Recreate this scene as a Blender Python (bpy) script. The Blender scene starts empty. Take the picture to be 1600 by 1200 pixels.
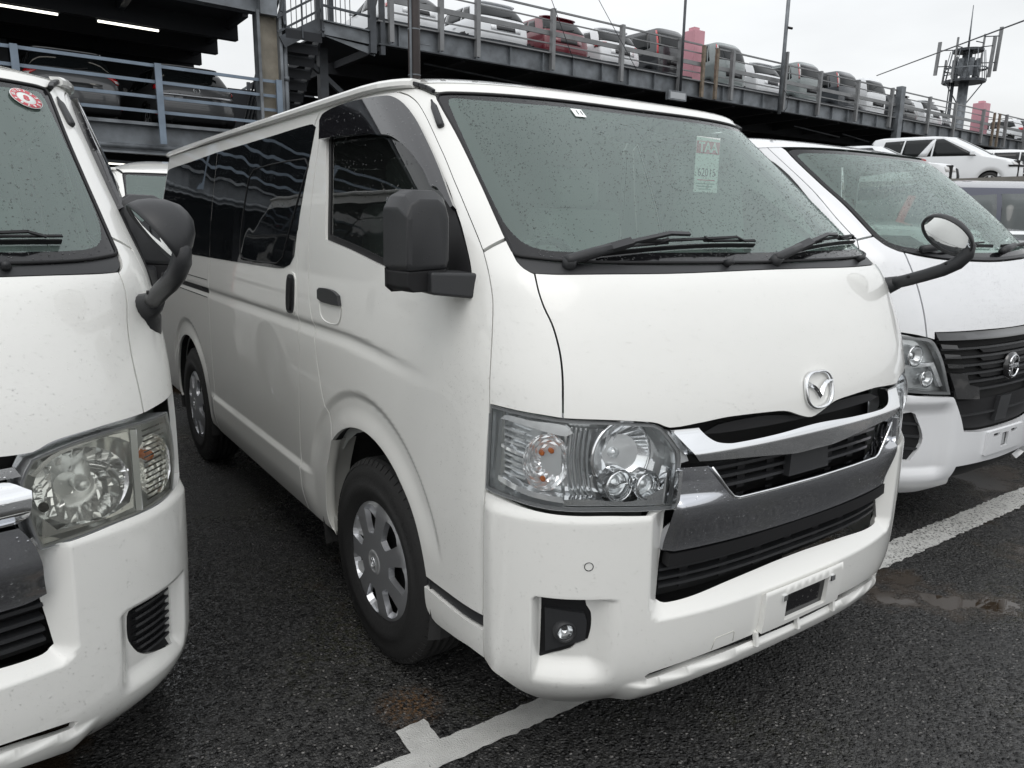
import bpy, math, random
import numpy as np
from mathutils import Vector, Matrix, geometry
random.seed(7); RNG = np.random.default_rng(7)
SC = bpy.context.scene
COL = SC.collection
PI = math.pi

# ------------------------------------------------------------------ camera
cam_d = bpy.data.cameras.new('camera')
cam = bpy.data.objects.new('camera', cam_d); COL.objects.link(cam); SC.camera = cam
cam_d.sensor_width = 36.0; cam_d.lens = 1178.7 / 1600 * 36.0
cam_d.clip_start = 0.05; cam_d.clip_end = 2000
_y, _p, _r = -2.533855, -.2121307, .015854
_cy, _sy, _cp, _sp = math.cos(_y), math.sin(_y), math.cos(_p), math.sin(_p)
_F = Vector((_sy*_cp, _cy*_cp, _sp)); _R0 = Vector((_cy, -_sy, 0)); _U0 = _R0.cross(_F)
_R = _R0*math.cos(_r) + _U0*math.sin(_r); _U = -_R0*math.sin(_r) + _U0*math.cos(_r)
cam.matrix_world = Matrix(((_R.x, _U.x, -_F.x, 1.7957), (_R.y, _U.y, -_F.y, 2.1648), (_R.z, _U.z, -_F.z, 1.452), (0, 0, 0, 1)))

# ------------------------------------------------------------------ world, sun, exposure
SC.view_settings.view_transform = 'Standard'; SC.view_settings.look = 'None'
SC.view_settings.exposure = 0.0; SC.view_settings.gamma = 1.0; SC.view_settings.use_curve_mapping = False
W = bpy.data.worlds.new('World'); SC.world = W; W.use_nodes = True
def world():
    nt = W.node_tree; N = nt.nodes; L = nt.links; N.clear()
    out = N.new('ShaderNodeOutputWorld'); bg = N.new('ShaderNodeBackground'); bg2 = N.new('ShaderNodeBackground')
    add = N.new('ShaderNodeAddShader')
    sky = N.new('ShaderNodeTexSky'); sky.sky_type = 'NISHITA'; sky.sun_disc = False
    sky.sun_elevation = math.radians(58); sky.sun_rotation = math.radians(215); sky.dust_density = 4; sky.air_density = 2
    bg.inputs['Strength'].default_value = 0.05
    hs = N.new('ShaderNodeHueSaturation'); hs.inputs['Saturation'].default_value = .25
    L.new(sky.outputs[0], hs.inputs['Color']); L.new(hs.outputs[0], bg.inputs[0])
    tc = N.new('ShaderNodeTexCoord'); sep = N.new('ShaderNodeSeparateXYZ'); L.new(tc.outputs['Generated'], sep.inputs[0])
    mr = N.new('ShaderNodeMapRange'); mr.inputs['From Min'].default_value = -.02; mr.inputs['From Max'].default_value = 1
    mr.inputs['To Min'].default_value = .72; mr.inputs['To Max'].default_value = 1.0
    L.new(sep.outputs['Z'], mr.inputs['Value'])
    mp = N.new('ShaderNodeMapping'); mp.inputs['Scale'].default_value = (1, 1, 3.2); L.new(tc.outputs['Generated'], mp.inputs[0])
    nz = N.new('ShaderNodeTexNoise'); nz.inputs['Scale'].default_value = 2.3; nz.inputs['Detail'].default_value = 5; nz.inputs['Roughness'].default_value = .5
    L.new(mp.outputs[0], nz.inputs['Vector'])
    m2 = N.new('ShaderNodeMapRange'); m2.inputs['From Min'].default_value = .3; m2.inputs['From Max'].default_value = .7
    m2.inputs['To Min'].default_value = .84; m2.inputs['To Max'].default_value = 1.10; L.new(nz.outputs[0], m2.inputs['Value'])
    mu = N.new('ShaderNodeMath'); mu.operation = 'MULTIPLY'; L.new(mr.outputs[0], mu.inputs[0]); L.new(m2.outputs[0], mu.inputs[1])
    bg2.inputs['Color'].default_value = (.955, .975, 1.0, 1); L.new(mu.outputs[0], bg2.inputs['Strength'])
    L.new(bg.outputs[0], add.inputs[0]); L.new(bg2.outputs[0], add.inputs[1]); L.new(add.outputs[0], out.inputs[0])
world()
sun_d = bpy.data.lights.new('sun', 'SUN'); sun_d.energy = 0.5; sun_d.angle = math.radians(40); sun_d.color = (1, .98, .95)
sun = bpy.data.objects.new('sun', sun_d); COL.objects.link(sun)
_el, _az = math.radians(58), math.radians(215)
sdir = Vector((math.sin(_az+PI)*math.cos(_el)*-1*-1, math.cos(_az+PI)*math.cos(_el), 0))
sdir = Vector((0.35, 0.40, 0.85)).normalized()     # towards the bright part of the cloud, above the aisle
sun.rotation_euler = sdir.to_track_quat('Z', 'Y').to_euler()
for n in W.node_tree.nodes:
    if n.type == 'TEX_SKY':
        n.sun_elevation = math.asin(sdir.z); n.sun_rotation = math.atan2(sdir.x, sdir.y)

# ------------------------------------------------------------------ object helpers
def link(name, me, mat=None, parent=None, smooth=False):
    o = bpy.data.objects.new(name, me); COL.objects.link(o)
    if mat is not None and me is not None and len(me.materials) == 0: me.materials.append(mat)
    if parent is not None: o.parent = parent
    return o
def mesh(name, V, F, smooth=False):
    me = bpy.data.meshes.new(name); me.from_pydata([tuple(v) for v in V], [], F)
    if smooth: me.polygons.foreach_set('use_smooth', [True]*len(me.polygons))
    me.update(); return me
def empty(name, loc=(0, 0, 0), rz=0):
    o = bpy.data.objects.new(name, None); COL.objects.link(o); o.location = loc; o.rotation_euler = (0, 0, rz)
    o.empty_display_size = .2; return o
def tag(o, label=None, cat=None, group=None, kind=None):
    if label: o['label'] = label
    if cat: o['category'] = cat
    if group: o['group'] = group
    if kind: o['kind'] = kind
    return o
class MB:
    """collects shapes and links them as one mesh"""
    def __init__(s): s.V = []; s.F = []; s.S = []
    def add(s, V, F, smooth=False):
        b = len(s.V); s.V += [tuple(v) for v in V]; s.F += [tuple(b+i for i in f) for f in F]; s.S += [smooth]*len(F); return s
    def box(s, x0, x1, y0, y1, z0, z1, M=None, ch=0):
        V = [(x, y, z) for x in (x0, x1) for y in (y0, y1) for z in (z0, z1)]
        F = [(0, 1, 3, 2), (4, 6, 7, 5), (0, 4, 5, 1), (2, 3, 7, 6), (0, 2, 6, 4), (1, 5, 7, 3)]
        if M is not None: V = [M @ Vector(v) for v in V]
        return s.add(V, F)
    def bar(s, p, q, w, h=None, up=(0, 0, 1)):
        p, q = Vector(p), Vector(q); h = w if h is None else h
        d = (q-p); L = d.length; d = d.normalized(); u = Vector(up)
        if abs(d.dot(u)) > .98: u = Vector((1, 0, 0))
        r = d.cross(u).normalized(); u = r.cross(d)
        V = []
        for t in (p, q):
            for a, b in ((-1, -1), (1, -1), (1, 1), (-1, 1)): V.append(t + r*(a*w/2) + u*(b*h/2))
        return s.add(V, [(0, 1, 2, 3), (7, 6, 5, 4), (0, 4, 5, 1), (1, 5, 6, 2), (2, 6, 7, 3), (3, 7, 4, 0)])
    def tube(s, pts, r, n=8, cap=True):
        pts = [Vector(p) for p in pts]; rr = r if hasattr(r, '__len__') else [r]*len(pts)
        V = []; F = []; ref = None
        for i, p in enumerate(pts):
            d = (pts[min(i+1, len(pts)-1)] - pts[max(i-1, 0)]).normalized()
            if ref is None: ref = d.orthogonal().normalized()
            ref = (ref - d*ref.dot(d)).normalized(); b = d.cross(ref)
            for k in range(n):
                a = 2*PI*k/n; V.append(p + (ref*math.cos(a) + b*math.sin(a))*rr[i])
        for i in range(len(pts)-1):
            for k in range(n): F.append((i*n+k, i*n+(k+1) % n, (i+1)*n+(k+1) % n, (i+1)*n+k))
        if cap: F += [tuple(range(n))[::-1], tuple((len(pts)-1)*n+k for k in range(n))]
        return s.add(V, F, True)
    def lathe(s, prof, n=32, M=None, smooth=True, closed=False):
        """prof: (r, h) pairs, axis = local z"""
        V = []; F = []
        for r, h in prof:
            for k in range(n):
                a = 2*PI*k/n; v = Vector((r*math.cos(a), r*math.sin(a), h)); V.append(M @ v if M is not None else v)
        m = len(prof)
        for i in range(m-1 + (1 if closed else 0)):
            j = (i+1) % m
            for k in range(n): F.append((i*n+k, i*n+(k+1) % n, j*n+(k+1) % n, j*n+k))
        return s.add(V, F, smooth)
    def prism(s, poly, z0, z1, M=None):
        n = len(poly); V = [(x, y, z0) for x, y in poly] + [(x, y, z1) for x, y in poly]
        if M is not None: V = [M @ Vector(v) for v in V]
        F = [tuple(range(n))[::-1], tuple(range(n, 2*n))] + [(i, (i+1) % n, n+(i+1) % n, n+i) for i in range(n)]
        return s.add(V, F)
    def build(s, name, mat, parent=None, bevel=0, seg=2, subdiv=0, sharp=35):
        me = bpy.data.meshes.new(name); me.from_pydata(s.V, [], s.F); me.polygons.foreach_set('use_smooth', s.S); me.update()
        o = link(name, me, mat, parent)
        if bevel:
            m = o.modifiers.new('bevel', 'BEVEL'); m.width = bevel; m.segments = seg; m.limit_method = 'ANGLE'; m.angle_limit = math.radians(30)
            me.polygons.foreach_set('use_smooth', [True]*len(me.polygons)); m.harden_normals = True
        if subdiv:
            m = o.modifiers.new('sub', 'SUBSURF'); m.levels = subdiv; m.render_levels = subdiv
        return o
def frame_mat(o, x, y, z):
    """matrix with given origin and axis columns"""
    x, y, z = Vector(x), Vector(y), Vector(z)
    return Matrix(((x.x, y.x, z.x, o[0]), (x.y, y.y, z.y, o[1]), (x.z, y.z, z.z, o[2]), (0, 0, 0, 1)))
def axis_mat(o, zdir, updir=(0, 0, 1)):
    z = Vector(zdir).normalized(); u = Vector(updir); x = u.cross(z)
    if x.length < 1e-3: x = Vector((1, 0, 0)).cross(z)
    x.normalize(); y = z.cross(x); return frame_mat(o, x, y, z)
def rbox(name, mat, parent, c, size, bev=.02, M=None, taper=None, seg=3):
    """rounded box part; taper: fn(v)->v on unit cube coords"""
    V = [Vector((x, y, z)) for x in (-.5, .5) for y in (-.5, .5) for z in (-.5, .5)]
    if taper: V = [Vector(taper(v)) for v in V]
    V = [Vector((v.x*size[0]+c[0], v.y*size[1]+c[1], v.z*size[2]+c[2])) for v in V]
    if M is not None: V = [M @ v for v in V]
    m = MB(); m.add(V, [(0, 1, 3, 2), (4, 6, 7, 5), (0, 4, 5, 1), (2, 3, 7, 6), (0, 2, 6, 4), (1, 5, 7, 3)])
    return m.build(name, mat, parent, bevel=bev, seg=seg)

# ------------------------------------------------------------------ materials
def mat(name, color=(.5, .5, .5), rough=.5, metal=0, coat=0, spec=.5, bump=None, var=None, emis=None, drops=0, coat_rough=.03, alpha=None):
    """bump: (scale, strength, detail); var: (scale, amount); drops: strength of rain-drop relief"""
    m = bpy.data.materials.new(name); m.use_nodes = True; nt = m.node_tree; N = nt.nodes; L = nt.links
    b = N['Principled BSDF']; b.inputs['Base Color'].default_value = (*color, 1)
    b.inputs['Roughness'].default_value = rough; b.inputs['Metallic'].default_value = metal
    b.inputs['Coat Weight'].default_value = coat; b.inputs['Coat Roughness'].default_value = coat_rough
    b.inputs['Specular IOR Level'].default_value = spec
    if emis: b.inputs['Emission Color'].default_value = (*emis[0], 1); b.inputs['Emission Strength'].default_value = emis[1]
    tc = N.new('ShaderNodeTexCoord')
    if var:
        nz = N.new('ShaderNodeTexNoise'); nz.inputs['Scale'].default_value = var[0]; nz.inputs['Detail'].default_value = 6; L.new(tc.outputs['Object'], nz.inputs['Vector'])
        mr = N.new('ShaderNodeMapRange'); mr.inputs['From Min'].default_value = .3; mr.inputs['From Max'].default_value = .7
        mr.inputs['To Min'].default_value = 1-var[1]; mr.inputs['To Max'].default_value = 1+var[1]; L.new(nz.outputs[0], mr.inputs['Value'])
        vm = N.new('ShaderNodeVectorMath'); vm.operation = 'SCALE'; vm.inputs[0].default_value = color; L.new(mr.outputs[0], vm.inputs['Scale']); L.new(vm.outputs[0], b.inputs['Base Color'])
        if len(var) > 2:
            m3 = N.new('ShaderNodeMapRange'); m3.inputs['From Min'].default_value = .3; m3.inputs['From Max'].default_value = .7
            m3.inputs['To Min'].default_value = rough-var[2]; m3.inputs['To Max'].default_value = rough+var[2]; L.new(nz.outputs[0], m3.inputs['Value']); L.new(m3.outputs[0], b.inputs['Roughness'])
    last = None
    if bump:
        nz = N.new('ShaderNodeTexNoise'); nz.inputs['Scale'].default_value = bump[0]; nz.inputs['Detail'].default_value = bump[2]; L.new(tc.outputs['Object'], nz.inputs['Vector'])
        bp = N.new('ShaderNodeBump'); bp.inputs['Strength'].default_value = bump[1]; bp.inputs['Distance'].default_value = .01; L.new(nz.outputs[0], bp.inputs['Height']); last = bp
    if drops:
        vo = N.new('ShaderNodeTexVoronoi'); vo.inputs['Scale'].default_value = 110; vo.inputs['Randomness'].default_value = 1; L.new(tc.outputs['Object'], vo.inputs['Vector'])
        # bead only in some cells: compare cell colour
        sp = N.new('ShaderNodeSeparateColor'); L.new(vo.outputs['Color'], sp.inputs[0])
        rr = N.new('ShaderNodeMapRange'); rr.inputs['From Min'].default_value = .3; rr.inputs['From Max'].default_value = 1; rr.inputs['To Min'].default_value = 0; rr.inputs['To Max'].default_value = .30; L.new(sp.outputs[0], rr.inputs['Value'])
        sb = N.new('ShaderNodeMath'); sb.operation = 'SUBTRACT'; L.new(rr.outputs[0], sb.inputs[0]); L.new(vo.outputs['Distance'], sb.inputs[1])
        cl = N.new('ShaderNodeMath'); cl.operation = 'MAXIMUM'; cl.inputs[1].default_value = 0; L.new(sb.outputs[0], cl.inputs[0])
        sq = N.new('ShaderNodeMath'); sq.operation = 'POWER'; sq.inputs[1].default_value = .6; L.new(cl.outputs[0], sq.inputs[0])
        bp = N.new('ShaderNodeBump'); bp.inputs['Strength'].default_value = drops; bp.inputs['Distance'].default_value = .006; L.new(sq.outputs[0], bp.inputs['Height'])
        if last: L.new(last.outputs[0], bp.inputs['Normal'])
        last = bp
    if last:
        L.new(last.outputs[0], b.inputs['Normal'])
        if coat: L.new(last.outputs[0], b.inputs['Coat Normal'])
    return m
def glass_mat(name, tint, haze=.1, hazecol=(.6, .66, .64), ior=1.5, wave=0.0, drops=.5, dscale=95, gcol=(1, 1, 1)):
    """thin tinted pane: tinted see-through + mirror by fresnel + a pale diffuse haze painted in for light scattered by rain film and grime"""
    m = bpy.data.materials.new(name); m.use_nodes = True; nt = m.node_tree; N = nt.nodes; L = nt.links; N.clear()
    out = N.new('ShaderNodeOutputMaterial'); tr = N.new('ShaderNodeBsdfTransparent'); tr.inputs[0].default_value = (*tint, 1)
    gl = N.new('ShaderNodeBsdfGlossy'); gl.inputs['Roughness'].default_value = .015; gl.inputs[0].default_value = (*gcol, 1)
    df = N.new('ShaderNodeBsdfDiffuse'); df.inputs[0].default_value = (*hazecol, 1)
    fr = N.new('ShaderNodeFresnel'); fr.inputs['IOR'].default_value = ior
    mx = N.new('ShaderNodeMixShader'); mh = N.new('ShaderNodeMixShader'); mh.inputs[0].default_value = haze
    L.new(tr.outputs[0], mh.inputs[1]); L.new(df.outputs[0], mh.inputs[2])
    L.new(fr.outputs[0], mx.inputs[0]); L.new(mh.outputs[0], mx.inputs[1]); L.new(gl.outputs[0], mx.inputs[2]); L.new(mx.outputs[0], out.inputs[0])
    tc = N.new('ShaderNodeTexCoord'); last = None
    if wave:
        nz = N.new('ShaderNodeTexNoise'); nz.inputs['Scale'].default_value = 3.5; nz.inputs['Detail'].default_value = 1; L.new(tc.outputs['Object'], nz.inputs['Vector'])
        bp = N.new('ShaderNodeBump'); bp.inputs['Strength'].default_value = wave; bp.inputs['Distance'].default_value = .02; L.new(nz.outputs[0], bp.inputs['Height']); last = bp
    if drops:
        vo = N.new('ShaderNodeTexVoronoi'); vo.inputs['Scale'].default_value = dscale; L.new(tc.outputs['Object'], vo.inputs['Vector'])
        sp = N.new('ShaderNodeSeparateColor'); L.new(vo.outputs['Color'], sp.inputs[0])
        rr = N.new('ShaderNodeMapRange'); rr.inputs['From Min'].default_value = .35; rr.inputs['From Max'].default_value = 1; rr.inputs['To Min'].default_value = 0; rr.inputs['To Max'].default_value = .33; L.new(sp.outputs[0], rr.inputs['Value'])
        sb = N.new('ShaderNodeMath'); sb.operation = 'SUBTRACT'; L.new(rr.outputs[0], sb.inputs[0]); L.new(vo.outputs['Distance'], sb.inputs[1])
        cl = N.new('ShaderNodeMath'); cl.operation = 'MAXIMUM'; cl.inputs[1].default_value = 0; L.new(sb.outputs[0], cl.inputs[0])
        bp = N.new('ShaderNodeBump'); bp.inputs['Strength'].default_value = drops; bp.inputs['Distance'].default_value = .02; L.new(cl.outputs[0], bp.inputs['Height'])
        if last: L.new(last.outputs[0], bp.inputs['Normal'])
        last = bp
    if last: L.new(last.outputs[0], gl.inputs['Normal']); L.new(last.outputs[0], fr.inputs['Normal']); L.new(last.outputs[0], df.inputs['Normal'])
    return m
M = {}
M['paint'] = mat('white_paint', (.81, .81, .78), .34, coat=1, drops=.14, spec=.4, coat_rough=.015)
M['paint2'] = mat('pearl_white_paint', (.80, .81, .82), .34, coat=1, drops=.14, spec=.4, coat_rough=.015)
M['seal'] = mat('seam_sealer', (.55, .55, .5), .6)
M['plastic'] = mat('black_plastic', (.028, .029, .031), .42, spec=.4, drops=.25, bump=(900, .05, 2))
M['plastic_dark'] = mat('matt_black_plastic', (.012, .012, .013), .6, spec=.3)
M['rubber'] = mat('rubber', (.012, .012, .013), .55, spec=.3)
M['frit'] = mat('frit_glass', (.006, .006, .007), .10, spec=.5, drops=.5)
M['chrome'] = mat('chrome', (.82, .83, .84), .06, metal=1, drops=.15)
M['darkchrome'] = mat('smoked_chrome', (.58, .59, .62), .06, metal=1, drops=.3)
M['reflector'] = mat('reflector', (.96, .97, .98), .08, metal=.6, bump=(30, .15, 0), spec=1)
M['lampbody'] = mat('lamp_housing', (.22, .225, .23), .3)
M['lampgrey'] = mat('lamp_trim', (.80, .82, .83), .14, metal=.5)
M['bowl'] = mat('bowl_mirror', (.97, .98, .99), .06, metal=.8)
M['amber'] = mat('amber_bulb', (.55, .14, .02), .25)
M['lens'] = glass_mat('clear_lens', (.98, .99, .99), haze=.01, ior=1.35, drops=0)
M['lens_old'] = glass_mat('yellowed_lens', (.95, .95, .90), haze=.05, hazecol=(.62, .61, .53), ior=1.4, drops=.1)
M['wind'] = glass_mat('windscreen_glass', (.76, .92, .85), haze=.13, hazecol=(.50, .65, .60), ior=1.74, drops=0, gcol=(.91, 1.0, .97))
M['door_glass'] = glass_mat('door_glass', (.30, .34, .32), haze=.01, ior=1.6, wave=.10, drops=.35, dscale=75)
M['privacy'] = mat('privacy_glass', (.006, .007, .008), .015, spec=.75, coat=0, bump=(3.0, .35, 1), drops=.15)
M['smoke'] = mat('smoked_visor', (.012, .012, .014), .08, spec=.5, coat=1, drops=.5)
M['tyre'] = mat('tyre_rubber', (.022, .022, .022), .62, spec=.35, bump=(120, .15, 3))
M['hubcap'] = mat('wheel_cover_silver', (.56, .57, .59), .3, metal=.8)
M['hubbright'] = mat('wheel_cover_face', (.62, .63, .64), .3, metal=.6)
M['under'] = mat('underbody', (.01, .01, .01), .8)
M['liner'] = mat('arch_liner', (.03, .03, .03), .7, bump=(20, .5, 3))
M['jamb'] = mat('door_jamb', (.5, .5, .47), .4)
M['trim'] = mat('cabin_trim_grey', (.42, .43, .42), .7)
M['dash'] = mat('dashboard_grey', (.20, .21, .21), .6)
M['headliner'] = mat('headliner', (.55, .55, .52), .9)
M['mirror'] = mat('mirror_glass', (.85, .87, .88), .02, metal=1)
M['paper'] = mat('paper_white', (.72, .76, .74), .7)
M['paper_red'] = mat('paper_red', (.55, .10, .12), .7)
M['paper_ink'] = mat('paper_ink', (.05, .07, .07), .7)
M['tail_red'] = mat('tail_lamp_red', (.45, .01, .015), .15, coat=1)
M['tail_clear'] = mat('tail_lamp_clear', (.6, .6, .6), .15, coat=1)
# ------------------------------------------------------------------ van body surface
VZ = [.18,.22,.26,.30,.34,.40,.50,.65,.85,.95,1.03,1.10,1.20,1.28,1.33,1.39,1.50,1.60,1.70,1.80,1.87]
VT = {
'yf':[.86,.90,.95,.985,1.0,1.01,1.015,1.015,1.012,1.005,.992,.972,.935,.895,.862,.775,.645,.525,.405,.285,.20],
'y0':[.45,.47,.50,.53,.55,.55,.55,.55,.55,.55,.54,.53,.49,.45,.42,.33,.19,.06,-.07,-.20,-.28],
'w':[.765,.790,.812,.828,.836,.840,.843,.847,.848,.848,.847,.845,.838,.831,.827,.821,.806,.790,.773,.756,.744],
'n':[2.7,2.7,2.8,2.8,2.8,2.8,2.8,2.8,2.8,2.8,2.8,2.8,2.85,2.9,3,3,3.1,3.2,3.3,3.35,3.4],
'yb':[-3.60,-3.62,-3.64,-3.65,-3.66,-3.67,-3.68,-3.68,-3.67,-3.66,-3.65,-3.63,-3.60,-3.57,-3.55,-3.52,-3.48,-3.44,-3.41,-3.38,-3.36],
}
def smooth_tab(vals, VZ=VZ, sig=6.):
    zz = np.linspace(VZ[0], VZ[-1], 346); v = np.interp(zz, VZ, vals)
    k = np.exp(-0.5*(np.arange(-24, 25)/sig)**2); k /= k.sum()
    vp = np.concatenate([2*v[0]-v[24:0:-1], v, 2*v[-1]-v[-2:-26:-1]])
    return zz, np.convolve(vp, k, 'valid')
def sst(a, b, x):
    t = np.clip((x-a)/(b-a), 0, 1); return t*t*(3-2*t)
class Surf:
    """body skin addressed by q (metres round the waist from the nose) and z (height)"""
    AF = 1.2
    def __init__(s, tab=VT, disp=None, ref=.55, sig=6.):
        z = tab.get('z', VZ); s.z0, s.z1 = z[0], z[-1]; s.ref = ref
        s.t = {k: smooth_tab(v, z, sig) for k, v in tab.items() if k != 'z'}; s.disp = disp
    def qend(s, z): return s.AF + s.ref - (s.f('yb', z)+.22) + .95
    def f(s, k, z): return np.interp(z, *s.t[k])
    def q2a(s, q, z):
        A = np.abs(q); D = s.f('y0', z) - s.ref
        kk = 1 - D/.6
        a1 = .6 + (A-.6)/kk          # zone .6<a<1.2
        a = np.where(A <= .6, A, np.where(a1 <= 1.2, a1, A + D))
        return np.sign(q)*a
    def a2q(s, a, z):
        D = s.f('y0', z) - s.ref
        return a if a <= .6 else (a - D*(a-.6)/.6 if a < 1.2 else a - D)
    def base(s, q, z):
        q = np.asarray(q, float); z = np.asarray(z, float)
        a = s.q2a(q, z); sg = np.where(q < 0, -1., 1.); A = np.abs(a)
        yf, y0, w, n, yb = [s.f(k, z) for k in ('yf', 'y0', 'w', 'n', 'yb')]
        th = np.clip(A/s.AF, 0, 1)*np.pi/2; sn, cs = np.sin(th), np.cos(th)
        r = (np.maximum(sn, 1e-9)**n + np.maximum(cs, 1e-9)**n)**(-1/n)
        x = w*r*sn; y = y0 + (yf-y0)*r*cs
        yr = yb + .22; L = y0 - yr; d = A - s.AF
        y = np.where(d > 0, y0-d, y); x = np.where(d > 0, w, x)
        e = np.clip((d-L)/.95, 0, 1)*np.pi/2; m = 3.2; sn, cs = np.sin(e), np.cos(e)
        r = (np.maximum(sn, 1e-9)**m + np.maximum(cs, 1e-9)**m)**(-1/m)
        back = d > L
        x = np.where(back, w*r*cs, x); y = np.where(back, yr-.22*r*sn, y)
        return np.stack([sg*x, y, z*np.ones_like(x)], -1)
    def raw(s, q, z, off=0, disp=True):
        e = 2e-3; q = np.asarray(q, float); z = np.asarray(z, float)
        du = s.base(q+e, z) - s.base(q-e, z); dz = s.base(q, z+e) - s.base(q, z-e)
        n = np.cross(du, dz); n /= np.linalg.norm(n, axis=-1, keepdims=True) + 1e-12
        p = s.base(q, z); yf, yb = s.f('yf', z), s.f('yb', z); c = np.stack([np.zeros_like(p[..., 0]), np.clip(p[..., 1], yb+.45, np.minimum(yf-.5, .3 if s.ref == .55 else 9)), p[..., 2]], -1)
        n *= np.sign(np.sum(n*(p-c), -1, keepdims=True))
        d = off(q, z) if callable(off) else off
        if s.disp and disp: d = d + s.disp(q, z, p)
        return p + n*(np.asarray(d)*np.ones_like(q))[..., None], n
    def P(s, q, z, off=0, disp=True): return s.raw(q, z, off, disp)[0]
    def N(s, q, z, off=0, disp=True):
        e = 2e-3
        a = s.P(q+e, z, off, disp) - s.P(q-e, z, off, disp); b = s.P(q, z+e, off, disp) - s.P(q, z-e, off, disp)
        n = np.cross(a, b); n /= np.linalg.norm(n, axis=-1, keepdims=True) + 1e-12
        n0 = s.raw(q, z)[1]
        return n*np.sign(np.sum(n*n0, -1, keepdims=True))
def van_disp(q, z, p):
    """creases, wheel-arch flares, bumper shelf and fog-lamp hollows pressed into the skin"""
    A = np.abs(q); y = p[..., 1]; side = sst(.95, 1.10, A)
    d = 0*z
    zc = 1.072 - .03*sst(1.0, 1.45, 1.75-y-0*.0)*0
    zc = 1.078 - .035*sst(-.2, .5, y)
    fade = 1-sst(-.15, .50, y)
    g = sst(zc+.018, zc-.008, z)*(1-sst(zc-.012, zc-.05, z)*1.0)
    g = np.where(z > zc-.008, sst(zc+.016, zc-.008, z), 1-sst(zc-.010, zc-.050, z))
    d = d - side*fade*.009*np.clip(g, 0, 1)
    for yc, r0, r1 in ((-.04, .42, .545), (-2.58, .40, .505)):
        r = np.hypot(y-yc, z-.36)
        up = (1-sst(r1-.026, r1+.004, r))*sst(.50, .66, z)
        lip = (1-sst(r0, r0+.075, r))*sst(.50, .70, z)
        d = d - side*up*.010 + side*lip*.010
    sill = (1-sst(.485, .515, z))*sst(.30, .42, z)*(1-sst(-.62, -.50, y))*sst(-2.15, -2.02, y)
    d = d + side*.012*sill
    # nose: bumper skin stands proud, with a shelf below the grille
    bm = (1-sst(.755, .792, z))
    nose = bm*(1-sst(.93, 1.02, A))
    d = d + .012*nose
    dx = np.maximum(A-.435, 0); dz = np.maximum(.535-z, 0); dist = np.hypot(dx, dz*1.0)
    t = np.clip(dist/.046, 0, 1)
    d = d - .050*(1-t)*bm*(1-.0*t)
    # protruding lip under the slot
    d = d + .016*(1-sst(.340, .352, z+.030*(A/.48)**2))*(1-sst(.47, .53, A))
    # fog hollow
    fx = sst(.785, .768, A)*(1-sst(.62, .545, A)); fz = sst(.568, .550, z)*(1-sst(.385, .335, z))
    fx = np.clip((1-sst(.768, .786, A)), 0, 1)*sst(.545, .625, A)
    fz = (1-sst(.550, .566, z))*sst(.322, .386, z)
    d = d - .042*fx*fz*(1-sst(.9, 1., A))
    return d
def left_disp(q, z, p):
    A = np.abs(q); d = van_disp(q, z, p)
    fx = np.clip((1-sst(.768, .786, A)), 0, 1)*sst(.545, .625, A)
    fz = (1-sst(.550, .566, z))*sst(.322, .386, z)
    d = d + .042*fx*fz*(1-sst(.9, 1., A))
    fx = (1-sst(.815, .845, A))*sst(.565, .605, A); fz = (1-sst(.542, .560, z))*sst(.335, .385, z)
    return d - .030*fx*fz

def area2(P):
    return sum(P[i][0]*P[(i+1) % len(P)][1]-P[(i+1) % len(P)][0]*P[i][1] for i in range(len(P)))
def smooth_poly(P, step, corner=38):
    """Catmull-Rom through soft vertices, corners kept, resampled to about step"""
    P = [np.array(p, float) for p in P]; n = len(P)
    hard = []
    for i in range(n):
        a = P[i]-P[i-1]; b = P[(i+1) % n]-P[i]
        na, nb = np.linalg.norm(a), np.linalg.norm(b)
        ang = 0 if na < 1e-9 or nb < 1e-9 else math.degrees(math.acos(np.clip(a@b/(na*nb), -1, 1)))
        hard.append(ang > corner)
    out = []
    for i in range(n):
        p1, p2 = P[i], P[(i+1) % n]; L = np.linalg.norm(p2-p1)
        if L < 1e-7: continue
        m1 = (p2-p1) if hard[i] else (P[(i+1) % n]-P[i-1])*(L/max(1e-9, np.linalg.norm(P[(i+1) % n]-P[i])+np.linalg.norm(P[i]-P[i-1])))
        m2 = (p2-p1) if hard[(i+1) % n] else (P[(i+2) % n]-p1)*(L/max(1e-9, np.linalg.norm(P[(i+2) % n]-p2)+L))
        k = max(1, int(round(L/step)))
        for j in range(k):
            t = j/k; t2, t3 = t*t, t*t*t
            out.append((2*t3-3*t2+1)*p1 + (t3-2*t2+t)*m1 + (-2*t3+3*t2)*p2 + (t3-t2)*m2)
    return np.array(out)
def inset(P, d):
    """move a counter-clockwise loop inwards by d"""
    n = len(P); a = P - np.roll(P, 1, 0); b = np.roll(P, -1, 0) - P
    na = np.stack([-a[:, 1], a[:, 0]], 1); nb = np.stack([-b[:, 1], b[:, 0]], 1)
    na /= np.linalg.norm(na, axis=1, keepdims=True)+1e-12; nb /= np.linalg.norm(nb, axis=1, keepdims=True)+1e-12
    m = na+nb; L = np.sum(m*m, 1, keepdims=True); m = np.where(L > .3, m*2/np.maximum(L, .3), m)
    return P + m*d
def inpoly(pts, P):
    x, y = pts[:, 0], pts[:, 1]; c = np.zeros(len(pts), bool); n = len(P)
    for i in range(n):
        x1, y1 = P[i]; x2, y2 = P[(i+1) % n]
        if y1 == y2: continue
        k = ((y1 > y) != (y2 > y)) & (x < (x2-x1)*(y-y1)/(y2-y1)+x1)
        c ^= k
    return c
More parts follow.
